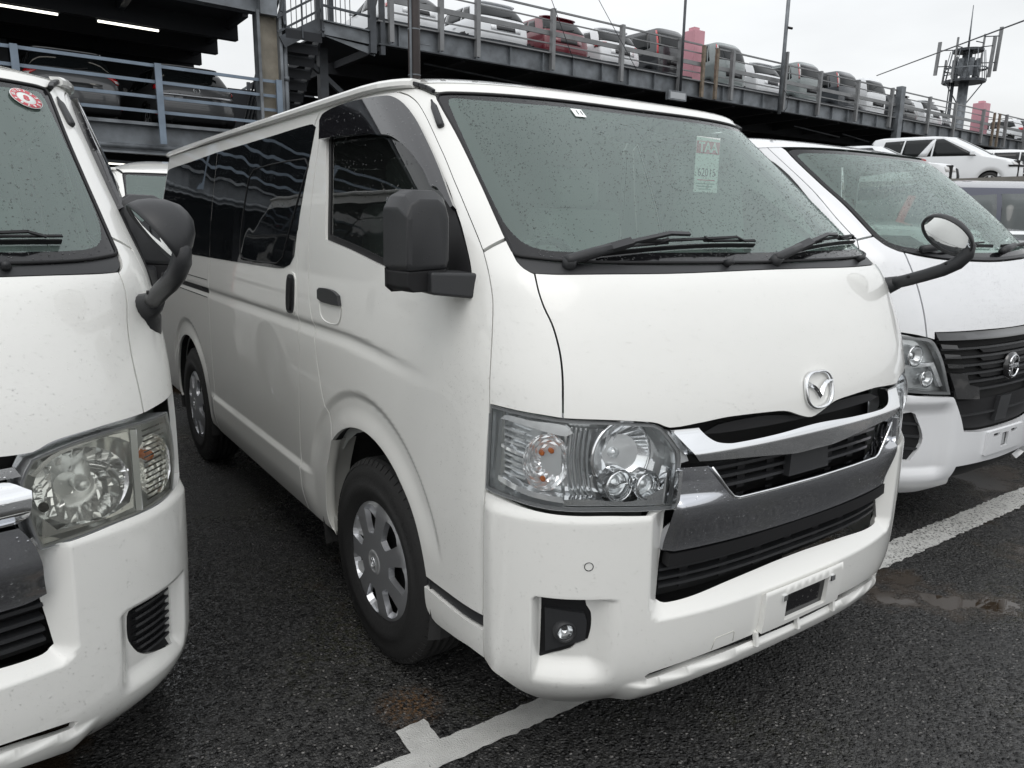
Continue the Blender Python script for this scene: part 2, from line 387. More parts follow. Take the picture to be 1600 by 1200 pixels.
def tri2d(loops, step):
    """constrained triangulation of loops[0] minus loops[1:], grid points inside"""
    P0 = loops[0]; lo, hi = P0.min(0), P0.max(0)
    gx = np.arange(math.ceil(lo[0]/step)*step, hi[0], step); gy = np.arange(math.ceil(lo[1]/step)*step, hi[1], step)
    G = np.stack(np.meshgrid(gx, gy, indexing='ij'), -1).reshape(-1, 2) if len(gx) and len(gy) else np.zeros((0, 2))
    if len(G):
        k = inpoly(G, P0)
        for h in loops[1:]: k &= ~inpoly(G, h)
        G = G[k]
    B = np.concatenate(loops)
    if len(G):
        keep = np.ones(len(G), bool)
        for i in range(0, len(G), 2000):
            d = np.min(np.linalg.norm(G[i:i+2000, None]-B[None], axis=2), 1); keep[i:i+2000] = d > step*.45
        G = G[keep]
    V = [Vector(p) for p in B] + [Vector(p) for p in G]
    E = []; o = 0
    for l in loops:
        n = len(l); E += [(o+i, o+(i+1) % n) for i in range(n)]; o += n
    r = geometry.delaunay_2d_cdt(V, E, [], 0, 1e-7)
    VV = np.array([tuple(v) for v in r[0]]); F = np.array([f for f in r[2] if len(f) == 3])
    c = VV[F].mean(1); k = inpoly(c, P0)
    for h in loops[1:]: k &= ~inpoly(c, h)
    return VV, F[k]
def panel(S, name, poly, mt, parent, holes=(), off=0, step=.022, depth=.012, gap=.0029, disp=True, bstep=None, corner=38, hgap=0):
    """a pressed panel lying on the skin S with turned-in edges"""
    L = []
    for i, P in enumerate([poly]+list(holes)):
        P = list(P)
        if area2(P) < 0: P = P[::-1]
        Q = smooth_poly(P, bstep or step, corner)
        Q = inset(Q, gap) if i == 0 else inset(Q, -hgap)
        L.append(Q)
    V, F = tri2d(L, step)
    P3, _ = S.raw(V[:, 0], V[:, 1], off, disp); N3 = S.N(V[:, 0], V[:, 1], off, disp)
    # orient
    t = F[len(F)//2]; nn = np.cross(P3[F[:, 1]]-P3[F[:, 0]], P3[F[:, 2]]-P3[F[:, 0]])
    flip = np.sum(nn*N3[F[:, 0]], 1) < 0; F = F.copy(); F[flip] = F[flip][:, ::-1]
    verts = [tuple(p) for p in P3]; faces = [tuple(int(i) for i in f) for f in F]; norms = [tuple(x) for x in N3]; nb = len(faces)
    # turned-in edge from the free border
    if depth:
        cnt = {}
        for f in faces:
            for i in range(3):
                a, b = f[i], f[(i+1) % 3]; cnt[(a, b)] = 1
        bord = [(a, b) for (a, b) in cnt if (b, a) not in cnt]
        m = {}; m2 = {}
        for a, b in bord:
            for v in (a, b):
                if v not in m: m[v] = len(verts); verts.append(tuple(P3[v])); norms.append(tuple(N3[v]))
                if v not in m2: m2[v] = len(verts); verts.append(tuple(P3[v]-N3[v]*depth)); norms.append(tuple(N3[v]))
        for a, b in bord: faces.append((m[b], m[a], m2[a], m2[b]))
    me = bpy.data.meshes.new(name); me.from_pydata(verts, [], faces)
    sm = np.ones(len(faces), bool); sm[nb:] = False; me.polygons.foreach_set('use_smooth', sm); me.update()
    NL = []
    for p in me.polygons:
        for vi in p.vertices: NL.append(norms[vi] if p.index < nb else (0, 0, 0))
    me.normals_split_custom_set(NL)
    return link(name, me, mt, parent)
def loft_strip(S, name, pts, width, thick, mt, parent, off=0, n=6, closed=False):
    """a round-edged strip following pts (q,z) on the skin"""
    q = np.array([p[0] for p in pts]); z = np.array([p[1] for p in pts]); P = S.P(q, z, off)
    m = MB(); m.tube([tuple(p) for p in P], width/2, n); return m.build(name, mt, parent)

DATA = {"main":{"hood":[[-0.0785,1.3363],[0.1486,1.3356],[0.3471,1.3337],[0.5069,1.3341],[0.6326,1.3329],[0.6919,1.3342],[0.6989,1.3143],[0.7035,1.29],[0.7009,1.2574],[0.6899,1.2221],[0.6846,1.1868],[0.6827,1.1471],[0.6859,1.1016],[0.6918,1.0511],[0.6958,1.0072],[0.583,1.0035],[0.4873,0.9945],[0.4634,0.9882],[0.4394,0.9771],[0.3608,0.981],[0.2856,0.9858],[0.1534,0.9809],[0.0942,0.9743],[0.0435,0.956],[-0.0102,0.9456]],"corner":[[0.8227,1.3788],[0.7668,1.3946],[0.7157,1.4088],[0.7192,1.3822],[0.7233,1.3591],[0.7154,1.345],[0.7028,1.3368],[0.6929,1.3327],[0.6989,1.3143],[0.7035,1.29],[0.7009,1.2574],[0.6899,1.2221],[0.6846,1.1868],[0.6827,1.1471],[0.6859,1.1016],[0.6918,1.0511],[0.6958,1.0072],[0.7507,1.0121],[0.8119,1.0153],[0.8815,1.019],[0.9548,1.0215],[0.9475,1.0707],[0.9269,1.1316],[0.9023,1.1916],[0.8835,1.2362],[0.8715,1.2658],[0.8584,1.3098],[0.8407,1.3464]],"pillar":[[0.7413,1.8303],[0.6855,1.8044],[0.6849,1.79],[0.6844,1.7497],[0.6827,1.6992],[0.6849,1.6452],[0.6897,1.5899],[0.6961,1.5321],[0.7049,1.4736],[0.7096,1.4423],[0.7145,1.4103],[0.7655,1.3961],[0.8212,1.3803],[0.8104,1.4119],[0.8044,1.4381],[0.7971,1.476],[0.79,1.5152],[0.7827,1.5625],[0.7727,1.6152],[0.7687,1.6553],[0.7648,1.6968],[0.7627,1.7299],[0.7635,1.7599],[0.7687,1.7847],[0.7889,1.8065],[0.8138,1.8166],[0.8428,1.825]],"glassout":[[0.0589,1.8122],[0.2484,1.8135],[0.4505,1.8134],[0.5786,1.8135],[0.6374,1.8133],[0.6743,1.8084],[0.6848,1.7941],[0.6844,1.7497],[0.6827,1.6992],[0.6849,1.6452],[0.6897,1.5899],[0.6961,1.5321],[0.7049,1.4736],[0.7096,1.4423],[0.7145,1.4103],[0.7192,1.3822],[0.7136,1.375],[0.6987,1.3724],[0.5638,1.3625],[0.4097,1.3595],[0.2319,1.3574],[-0.0975,1.3554]],"glassin":[[0.0796,1.7924],[0.2652,1.7924],[0.3693,1.792],[0.463,1.7916],[0.5343,1.7929],[0.6216,1.798],[0.6441,1.7938],[0.653,1.7816],[0.66,1.7299],[0.6667,1.6709],[0.6737,1.6146],[0.6811,1.5573],[0.6863,1.5059],[0.6901,1.4612],[0.6872,1.4411],[0.6815,1.4229],[0.6705,1.408],[0.655,1.3978],[0.6311,1.3908],[0.6028,1.3868],[0.4689,1.3847],[0.202,1.3837],[-0.1402,1.3825]],"cowl":[[-0.0975,1.3554],[0.2319,1.3574],[0.4097,1.3595],[0.5638,1.3625],[0.6987,1.3724],[0.7136,1.375],[0.7199,1.3815],[0.7233,1.3591],[0.7154,1.345],[0.7028,1.3368],[0.6924,1.3334],[0.6326,1.3329],[0.5069,1.3341],[0.3471,1.3337],[0.1486,1.3356],[-0.0785,1.3363]],"lamp":[[0.9581,1.0211],[0.8816,1.0182],[0.812,1.0146],[0.7508,1.0106],[0.6958,1.0065],[0.5831,1.002],[0.4866,0.993],[0.4724,0.9905],[0.4561,0.9816],[0.4414,0.9636],[0.4264,0.9421],[0.4123,0.9187],[0.4119,0.8839],[0.4168,0.8334],[0.4252,0.776],[0.5072,0.7806],[0.5836,0.7851],[0.6673,0.7855],[0.7241,0.7867],[0.7783,0.7899],[0.8725,0.7982],[0.9881,0.8059],[0.9772,0.9124]],"bumper_top":[[0.9881,0.7993],[0.8725,0.7917],[0.7782,0.7843],[0.724,0.7811],[0.6672,0.7799],[0.5834,0.7795],[0.507,0.7749],[0.4233,0.7708]],"grille_edge":[[0.4252,0.7448],[0.429,0.6604],[0.4371,0.5955],[0.4451,0.5295],[0.4335,0.5237],[0.4171,0.5211],[0.3564,0.5226],[0.2349,0.531],[0.0893,0.5362],[0.0284,0.5368]],"bump_side":[[0.9881,0.7993],[0.9915,0.6596],[1.0058,0.4236],[1.0013,0.3272]],"bump_bot":[[1.0013,0.3272],[0.9291,0.3101],[0.8798,0.2968],[0.8051,0.2613],[0.7398,0.2296],[0.6493,0.2055]],"slot":[[0.4738,0.3315],[0.4616,0.3443],[0.3416,0.365],[0.171,0.3805],[-0.0031,0.3855],[-0.0108,0.3641],[0.1651,0.3602],[0.337,0.345],[0.4635,0.3236]],"lipbot":[[0.4894,0.2351],[0.4354,0.2202],[0.2687,0.304],[-0.0452,0.3074]],"fog":[[0.7671,0.55],[0.7631,0.5531],[0.6928,0.5573],[0.6296,0.5523],[0.6258,0.5301],[0.6139,0.5126],[0.6122,0.4688],[0.6188,0.4333],[0.6536,0.4189],[0.6669,0.4056],[0.7653,0.375],[0.7698,0.3781]],"dent":[[0.7672,0.5534],[0.6582,0.5622],[0.5686,0.5499],[0.5662,0.4839],[0.6016,0.396],[0.6854,0.3604],[0.7539,0.3608],[0.7701,0.3858]],"sensor":[[0.6286,0.653]],"upper_bar":[[0.4395,0.9748],[0.3678,0.9726],[0.3518,0.9504],[0.3332,0.9361],[0.3105,0.9297],[0.287,0.9271],[0.1551,0.9281],[-0.0103,0.9333],[-0.0138,0.8678],[0.073,0.8706],[0.2445,0.8844],[0.3782,0.8953],[0.3947,0.9165],[0.4122,0.9405]],"barmid":[[0.4028,0.9269],[0.3536,0.9206],[0.2832,0.9135],[0.1539,0.9077],[-0.0115,0.903]],"mid_open":[[0.3478,0.8797],[0.2443,0.8777],[0.0728,0.868],[0.0096,0.8657],[0.0008,0.7843],[0.1548,0.7908],[0.2582,0.7894],[0.2774,0.7915],[0.301,0.8128]],"radar":[[0.0803,0.8711],[0.0098,0.8693],[0.0024,0.7975],[0.093,0.7976]],"chrome":[[0.4086,0.8787],[0.3778,0.8777],[0.3478,0.8781],[0.3009,0.8111],[0.2772,0.7889],[0.254,0.7852],[0.1545,0.7873],[-0.0122,0.7854],[-0.0285,0.6604],[0.0876,0.6617],[0.2869,0.664],[0.429,0.6604],[0.4248,0.7694],[0.4132,0.8248]],"low_open":[[0.4289,0.657],[0.2867,0.6614],[0.0873,0.6589],[-0.029,0.6565],[-0.0463,0.5401],[0.0893,0.5362],[0.2349,0.531],[0.3564,0.5226],[0.4171,0.5211],[0.4368,0.5253],[0.4452,0.5313],[0.4371,0.5955]],"gblack":[[0.4363,0.9753],[0.3608,0.981],[0.2856,0.9858],[0.1534,0.9809],[0.0942,0.9743],[0.0435,0.956],[-0.0102,0.9456]],"plateb":[[0.1455,0.4922],[-0.1553,0.4923],[-0.208,0.351],[0.1195,0.3656]],"plateo":[[0.0761,0.4666],[-0.0978,0.4607],[-0.1061,0.3798],[0.0646,0.3818]],"emb":[[-0.0275,1.0177],[0.0334,1.0251],[-0.0983,1.0229],[-0.0464,1.0753],[-0.0234,0.9594]],"fdoor":[[0.8428,1.825],[0.8138,1.8166],[0.7889,1.8065],[0.7687,1.7847],[0.7635,1.7599],[0.7627,1.7299],[0.7648,1.6968],[0.7687,1.6553],[0.7727,1.6152],[0.7827,1.5625],[0.79,1.5152],[0.7971,1.476],[0.8044,1.4381],[0.8104,1.4119],[0.8212,1.3803],[0.8407,1.3464],[0.8584,1.3098],[0.8715,1.2658],[0.8835,1.2362],[0.9023,1.1916],[0.9269,1.1316],[0.9475,1.0707],[0.9548,1.0215],[0.9772,0.9124],[0.9881,0.7993],[0.9915,0.6596],[1.0057,0.4274]],"fdoor_rear":[[1.4659,1.835],[1.5493,1.7876],[1.6966,1.678],[1.8305,1.5781],[1.9624,1.4771],[2.1099,1.3594],[2.1862,1.2503],[2.2119,1.1593],[2.1919,1.0628],[2.1904,1.0036],[2.1696,0.9143],[2.1433,0.8368],[2.1068,0.7736],[2.0646,0.6842]],"gapA":[[1.5504,1.8303],[1.6232,1.7828],[1.7458,1.7009],[1.9022,1.5996],[2.0699,1.4773],[2.1834,1.3954],[2.3169,1.2304],[2.3563,1.0855],[2.3644,0.9792],[2.3872,0.8267],[2.3985,0.6967],[2.4108,0.5495],[2.3951,0.447],[2.3857,0.3386]],"slide_rear":[[2.9001,1.8257],[3.6327,1.2537],[3.6979,1.0831],[3.7446,0.9616],[3.7635,0.7801],[3.7492,0.6082],[3.7771,0.3226]],"fwin":[[1.4923,1.8036],[1.3119,1.8134],[1.0978,1.8114],[0.9237,1.8056],[0.8679,1.7949],[0.8319,1.7716],[0.8139,1.732],[0.8112,1.6772],[0.8137,1.6123],[0.8214,1.5422],[0.8408,1.479],[0.8557,1.4359],[0.9114,1.3517],[0.9567,1.2989],[0.9841,1.2799],[1.0352,1.27],[1.1407,1.2742],[1.3315,1.2925],[1.5198,1.3155],[1.7448,1.3553],[1.9203,1.3819],[1.7484,1.5417]],"rwin":[[1.7043,1.7808],[1.7441,1.7899],[1.9898,1.7895],[2.3402,1.7859],[2.9465,1.7748],[3.5968,1.7548],[4.1788,1.7334],[4.2678,1.7208],[4.4632,1.6027],[4.649,1.4822],[4.8596,1.3195],[4.8757,1.2589],[4.7194,1.2409],[3.663,1.2459],[2.8288,1.2518],[2.6497,1.2537],[2.5478,1.2593],[2.4772,1.2753],[2.4166,1.3022],[2.3219,1.3573],[2.0956,1.501],[1.8906,1.6406]],"vent":[[2.2158,1.7042]],"strip":[[1.4,0.442],[1.2862,0.4448],[1.0049,0.4553],[1.0058,0.4236],[1.0709,0.4071],[1.2536,0.4005],[1.3948,0.4115]],"sillb":[[2.0646,0.6842],[2.0924,0.634],[2.1397,0.5352],[2.1582,0.429],[2.1559,0.3512],[2.1195,0.3116],[2.2523,0.3082],[2.3907,0.3206],[2.7144,0.3097],[3.1065,0.2898],[3.4559,0.2759],[3.7717,0.3114]],"fendb":[[1.4026,0.4122],[1.3931,0.3404],[1.3773,0.3178],[1.3457,0.3033],[1.2562,0.3136],[1.1225,0.3301],[1.0013,0.3272]],"shandle":[[2.5279,1.2286],[2.4927,1.2381],[2.4219,1.2425],[2.392,1.2231],[2.409,1.1534],[2.4434,1.1146],[2.5014,1.0968],[2.5461,1.1047]],"dhandle":[[2.1547,1.2127],[2.1268,1.2191],[2.0114,1.2171],[1.96,1.1984],[1.9479,1.1665],[2.1016,1.1649],[2.162,1.1726]],"dcup":[[2.1536,1.1974],[1.9482,1.1829],[1.959,1.1097],[2.0586,1.1048],[2.1332,1.1228]],"crease":[[4.374,1.0813],[3.5948,1.0753],[2.888,1.0821],[2.3631,1.0872],[2.1871,1.0859],[1.7917,1.0733],[1.54,1.0668],[1.3647,1.0534],[1.2432,1.0423]],"creaselow":[[4.3853,1.0507],[3.6019,1.0523],[2.8951,1.0541],[2.37,1.0555],[2.1318,1.0455],[1.6101,1.028],[1.4054,1.0256],[1.2435,1.0389]],"silcr":[[3.935,0.4941],[3.046,0.4279],[2.6584,0.498],[2.3863,0.4898],[2.2416,0.441]],"cream2":[[3.8568,0.5094],[3.6756,0.5168],[2.372,0.4885],[2.2421,0.4382]],"drip":[[4.2666,1.8218],[2.2953,1.842],[1.1772,1.8386],[0.7445,1.8294]],"blackclip":[[0.7406,1.8356],[0.7129,1.8302],[0.6831,1.8085]],"hinge":[[0.7199,1.7827],[0.708,1.7824],[0.7119,1.7091],[0.7335,1.6979],[0.7418,1.7039],[0.7312,1.7688]],"visor":[[1.5957,1.7186],[1.5268,1.7852],[1.4794,1.8045],[1.3083,1.8176],[1.0925,1.8154],[0.9217,1.8076],[0.8644,1.7989],[0.8253,1.7712],[0.8064,1.7217],[0.8056,1.6581],[0.8129,1.5855],[0.8293,1.5169],[0.8379,1.479],[0.8544,1.4741],[0.8675,1.5255],[0.8965,1.5308],[0.8915,1.578],[0.9199,1.6375],[0.9882,1.6812],[1.0904,1.6947],[1.257,1.7079],[1.4048,1.7142]]},"left":{"hood_edge":[[0.6863,1.3171],[0.6954,1.3096],[0.7119,1.2743],[0.7159,1.2309],[0.72,1.1643],[0.7192,1.0921],[0.7158,1.028],[0.7129,0.9913]],"hood_bot":[[0.7129,0.9913],[0.5766,0.9918],[0.5179,0.9859],[0.4667,0.9752],[0.4061,0.9637]],"glass_edge":[[0.5207,1.7867],[0.5655,1.7835],[0.6164,1.7752],[0.644,1.7568],[0.652,1.702],[0.6829,1.6088],[0.7018,1.4898],[0.7077,1.3852]],"glassin":[[0.516,1.7638],[0.6023,1.7672],[0.6088,1.7291],[0.6238,1.6244],[0.6414,1.507],[0.655,1.4453],[0.6538,1.4153],[0.6329,1.3893],[0.5215,1.3909],[0.4539,1.3916]],"cowl":[[0.715,1.3559],[0.7058,1.3319],[0.6863,1.3171],[0.6045,1.3143],[0.4442,1.3145]],"lamp":[[0.435,0.9644],[0.4666,0.9739],[0.5178,0.9846],[0.5764,0.9904],[0.6343,0.9917],[0.7126,0.9899],[0.7548,0.9891],[0.8273,0.9881],[0.8608,0.9177],[0.8674,0.8584],[0.847,0.8213],[0.8239,0.7819],[0.7311,0.7788],[0.6694,0.7745],[0.5675,0.7742],[0.4912,0.7694],[0.4338,0.7661],[0.4258,0.8],[0.4218,0.8223],[0.4165,0.8719],[0.4133,0.9198]],"lamp_div":[[0.6657,0.9776],[0.6644,0.9001],[0.6617,0.7802]],"bowl":[[0.4322,0.9347],[0.4642,0.9504],[0.5331,0.9589],[0.6007,0.9491],[0.6251,0.9106],[0.6233,0.8662],[0.6027,0.8273],[0.5782,0.8097],[0.505,0.7936],[0.4455,0.7817]],"signal":[[0.6813,0.9712],[0.7347,0.9672],[0.8056,0.9685],[0.8214,0.9095],[0.8101,0.7889],[0.6744,0.7808]],"bumptop":[[0.4338,0.7661],[0.5532,0.7689],[0.6688,0.77],[0.8388,0.7728]],"fog":[[0.6079,0.5265],[0.6138,0.5367],[0.6457,0.5415],[0.7018,0.5415],[0.8026,0.5259],[0.8026,0.4546],[0.7934,0.3665],[0.7388,0.3745],[0.6904,0.385],[0.6604,0.3975],[0.6366,0.4157],[0.6193,0.4405],[0.6071,0.4689]],"fogdent":[[0.5896,0.5028],[0.601,0.5461],[0.6905,0.5548],[0.8186,0.5286],[0.8368,0.3459],[0.8193,0.3228],[0.6796,0.3496],[0.5995,0.3962]],"grille_low":[[0.3772,0.6464],[0.4067,0.6509],[0.442,0.6457],[0.4504,0.6168],[0.454,0.5627],[0.447,0.5281],[0.4262,0.5083],[0.3665,0.5148]],"grille_side":[[0.4062,0.9649],[0.4127,0.9133],[0.4218,0.8223],[0.4338,0.7661],[0.4371,0.7104],[0.442,0.6457]],"chrome1":[[0.4052,0.9548],[0.4147,0.955],[0.4214,0.9242]],"chrome2":[[0.3958,0.854],[0.4097,0.8496],[0.4188,0.7884],[0.4234,0.7515]],"darkbar":[[0.3868,0.7553],[0.4233,0.7501],[0.4321,0.7124],[0.4371,0.6494],[0.3778,0.6533]],"slot":[[0.3548,0.3576],[0.4271,0.3446],[0.5116,0.3264],[0.5199,0.3112],[0.5024,0.2953],[0.3539,0.3362]],"bumpbot":[[0.8471,0.3078],[0.7088,0.244],[0.6297,0.1931],[0.4685,0.2743],[0.3543,0.291]],"pillar_out":[[0.7949,1.5119],[0.7865,1.4036],[0.786,1.3581],[0.815,1.2826]],"mirrbase":[[0.7413,1.2637],[0.8838,1.2281],[1.0009,1.1406]],"steer":[[0.5902,1.6011]],"sticker":[[0.5606,1.7456],[0.5291,1.7587],[0.5972,1.7329]]}}
def cv(S, name, src='main'):
    return [(S.a2q(a, z), z) for a, z in DATA[src][name]]
def A2(S, y, z): return 1.75 - y    # q on the flank from y
def mir(P): return [(-a, z) for a, z in P]
def sym(half):
    r = [(-a, z) for a, z in half[::-1] if abs(a) > 1e-4]
    return list(half) + r
def circ(yc, zc, r, t0, t1, n=20): return [(1.75-yc-r*math.cos(t0+(t1-t0)*i/n), zc+r*math.sin(t0+(t1-t0)*i/n)) for i in range(n+1)]
# ------------------------------------------------------------------ shared car pieces
def text_part(name, txt, size, Mx, mt, parent, ext=.0004, align='CENTER', sx=1.0, bold=0):
    cu = bpy.data.curves.new(name, 'FONT'); cu.body = txt; cu.size = size; cu.align_x = align; cu.align_y = 'CENTER'; cu.extrude = ext; cu.resolution_u = 3; cu.offset = bold
    t = bpy.data.objects.new(name, cu); COL.objects.link(t); dg = bpy.context.evaluated_depsgraph_get()
    me = bpy.data.meshes.new_from_object(t.evaluated_get(dg)); bpy.data.objects.remove(t)
    me.transform(Mx @ Matrix.Diagonal((sx, 1, 1, 1))); me.name = name; me.materials.clear()
    return link(name, me, mt, parent)
def wheel(parent, x, y, side, r=.345, w=.195, turn=0, cover='van', n=56, z=None, rim=None):
    """side +1: outer face towards +x"""
    z = r-.005 if z is None else z
    Mx = Matrix.Translation((x, y, z)) @ Matrix.Rotation(turn, 4, 'Z') @ frame_mat((0, 0, 0), (0, side, 0), (0, 0, 1), (side, 0, 0))
    # local z = outward
    h = w/2
    m = MB(); rr = rim or .205
    prof = [(rr-.012, h-.022), (rr+.004, h-.006), (rr+.012, h-.004), (rr+.03, h+.004), (rr+.055, h+.007), (rr+.057, h+.0045), (rr+.085, h+.004), (r-.035, h-.002), (r-.022, h-.009), (r-.010, h-.019)]
    # tread with grooves
    tw = h-.024
    prof += [(r-.004, tw), (r, tw-.008)]
    for gx in (.045, .015, -.015, -.045):
        prof += [(r, gx+.006), (r-.008, gx+.004), (r-.008, gx-.004), (r, gx-.006)]
    prof += [(r, -tw+.008), (r-.004, -tw), (r-.02, -h+.01), (r-.06, -h), (rr, -h+.01), (rr-.02, -h+.03)]
    m.lathe(prof, n, Mx)
    # shoulder blocks
    k = 64
    for i in range(k):
        a0 = 2*PI*i/k; a1 = a0 + 2*PI/k*.78
        V = []
        for a in (a0, a1):
            for rad, hh in ((r-.020, h-.0075), (r-.004, h-.019), (r+.0012, tw-.012), (r-.02, tw-.012)):
                V.append(Mx @ Vector((rad*math.cos(a), rad*math.sin(a), hh)))
        m.add(V, [(0, 1, 5, 4), (1, 2, 6, 5), (0, 4, 7, 3), (0, 3, 2, 1), (4, 5, 6, 7)])
    W_ = m.build('wheel', M['tyre'], parent)
    # raised sidewall lettering
    for a0 in (1.1, 4.1):
        for i, ch in enumerate('195/80R15'):
            a = a0 - i*.075; rad = rr+.075
            Mt = Mx @ Matrix.Translation((rad*math.cos(a), rad*math.sin(a), h+.0046)) @ Matrix.Rotation(a-PI/2, 4, 'Z')
            if cover == 'van' and n > 50: text_part('sidewall_letter', ch, .022, Mt, M['tyre'], W_)
    m = MB(); m.lathe([(.0, -.03), (rr-.01, -.03), (rr-.005, h-.03), (rr-.002, h-.03)], 40, Mx); m.build('rim', M['plastic_dark'], W_)
    if cover == 'van':
        # seven-window wheel cover as polar panel with sunk scoops
        N = 7; R = rr+.003
        def zz(rad): return h-.006 + .012*math.cos(min(1, rad/R)*PI/2*1.0) - .012*sst(R-.022, R, rad)
        loops = [np.array([(R*math.cos(t), R*math.sin(t)) for t in np.linspace(0, 2*PI, 90)[:-1]])]
        for i in range(N):
            c = 2*PI*(i+.25)/N + PI/2; hw = .215
            P = [(.100, c-hw*.80), (.097, c), (.100, c+hw*.80), (.13, c+hw*1.1), (.182, c+hw*1.22), (.190, c+hw*.7), (.192, c), (.190, c-hw*.7), (.182, c-hw*1.22), (.13, c-hw*1.1)]
            P = [(a*math.cos(b)*R/.208, a*math.sin(b)*R/.208) for a, b in P]
            Q = smooth_poly(P if area2(P) > 0 else P[::-1], .012, 60); loops.append(Q)
        V, F = tri2d(loops, .02)
        rad = np.hypot(V[:, 0], V[:, 1]); Z = np.array([zz(a) for a in rad]); nv = len(V)
        vv = [Mx @ Vector((V[i][0], V[i][1], Z[i])) for i in range(nv)]
        fc = [tuple(int(j) for j in f) for f in F]
        cnt = {(f[i], f[(i+1) % 3]) for f in fc for i in range(3)}; bord = [(a, b) for a, b in cnt if (b, a) not in cnt]
        me_v = list(vv); mp = {}
        me_f = [f if (vv[f[1]]-vv[f[0]]).cross(vv[f[2]]-vv[f[0]]).dot(Mx.to_3x3() @ Vector((0, 0, 1))) > 0 else f[::-1] for f in fc]; sm = [True]*len(me_f)
        for a, b in bord:
            q = []
            for v in (b, a):
                if v not in mp:
                    mp[v] = len(me_v); me_v.append(vv[v]); s_ = .94 if rad[v] < R-.003 and rad[v] > .15 else (1.03 if rad[v] < R-.003 else 1)
                    me_v.append(Mx @ Vector((V[v][0]*s_, V[v][1]*s_, Z[v]-.020)))
                q.append(mp[v])
            me_f.append((q[0], q[1], q[1]+1, q[0]+1)); sm.append(False)
        me = bpy.data.meshes.new('wheel_cover'); me.from_pydata(me_v, [], me_f); me.polygons.foreach_set('use_smooth', sm); me.update()
        wc = link('wheel_cover', me, M['hubcap'], parent)
        m = MB(); m.lathe([(0, h-.05), (rr-.02, h-.05)], 40, Mx); m.build('brake_shadow', M['plastic_dark'], wc)
        for i in range(N):
            c = 2*PI*(i+.25)/N + PI/2; m = MB(); hw = .2
            V = []
            for rad_, zz_ in ((.112, h-.052), (.128, h-.040), (.194, h-.010)):
                for b in (c-hw*.35, c+hw*1.25): V.append(Mx @ Vector((rad_*math.cos(b), rad_*math.sin(b), zz_ + (-.020 if b < c and rad_ < .18 else 0))))
            m.add(V[2:], [(0, 2, 3, 1)]); m.build('scoop', M['hubbright'], wc)
        m = MB(); m.lathe([(.046, zz(.046)-.001), (.044, zz(.04)-.002), (.041, zz(.04)+.001), (.032, zz(.03)+.003), (.030, zz(.03)+.001), (0, zz(0)+.002)], 28, Mx); m.build('centre_cap', M['hubbright'], wc)
        m = MB(); m.tube([Mx @ Vector((.013*math.cos(t), .019*math.sin(t), zz(0)+.004)) for t in np.linspace(0, 2*PI, 20)], .002, 5, False)
        m.tube([Mx @ Vector((x_, y_, zz(0)+.005)) for x_, y_ in ((-.008, .014), (0, .002), (.008, .014))], .002, 5); m.tube([Mx @ Vector((0, .002, zz(0)+.005)), Mx @ Vector((0, -.016, zz(0)+.005))], .002, 5)
        m.build('cap_badge', M['chrome'], wc)
    else:
        m = MB()
        ns = 5; 
        for i in range(ns):
            c = 2*PI*i/ns+.3
            V = [Mx @ Vector((rad_*math.cos(c+s_*aw), rad_*math.sin(c+s_*aw), hh)) for rad_, aw, hh in ((.03, .8, h-.02), (rr*.6, .22, h-.012), (rr-.004, .2, h-.008)) for s_ in (-1, 1)]
            m.add(V, [(0, 2, 3, 1), (2, 4, 5, 3)])
        m.lathe([(rr-.02, h-.03), (rr-.01, h-.006), (rr, h-.006)], n, Mx); m.lathe([(0, h-.018), (.045, h-.018), (.05, h-.03)], 16, Mx)
        m.build('wheel_spokes', M['hubbright'] if cover == 'silver' else M['hubcap'], parent)
    return W_
def oval_badge(parent, Mx, w=.062, h=.052):
    """chrome oval with a winged V inside"""
    o = None
    m = MB(); n = 48; V = []; F = []
    def ov(t, s=1):
        c, s_ = math.cos(t), math.sin(t); r = 1/((abs(c)**2.5+abs(s_)**2.5)**(1/2.5))
        return (w*r*c*s, (h*r*s_ + (.006*abs(c) if s_ > 0 else 0))*s)
    prof = [(1.0, 0), (1.0, .005), (.965, .010), (.90, .010), (.855, .004), (.85, 0)]
    for s, hh in prof:
        for k in range(n):
            x, y = ov(2*PI*k/n, s); V.append(Mx @ Vector((x, y, hh)))
    for i in range(len(prof)-1):
        for k in range(n): F.append((i*n+k, i*n+(k+1) % n, (i+1)*n+(k+1) % n, (i+1)*n+k))
    m.add(V, F, True)
    up = [(-.0555, .026), (-.040, .0245), (-.025, .019), (-.012, .009), (0, -.006)]
    dn = [(-.0565, .0145), (-.040, .0130), (-.026, .0060), (-.012, -.007), (0, -.025)]
    for sg in (-1, 1):
        V = []; F = []
        for (a, b), (c, d) in zip(up, dn):
            V += [Mx @ Vector((sg*-a, b, .004)), Mx @ Vector((sg*-(a+c)/2, (b+d)/2, .013)), Mx @ Vector((sg*-c, d, .004))]
        for i in range(4):
            for j in (0, 1):
                F.append((i*3+j, i*3+j+1, i*3+j+4, i*3+j+3))
        m.add(V, F)
    return m.build('badge', M['chrome'], parent)
def lerp2(P, Q, t): return (P[0]+(Q[0]-P[0])*t, P[1]+(Q[1]-P[1])*t)

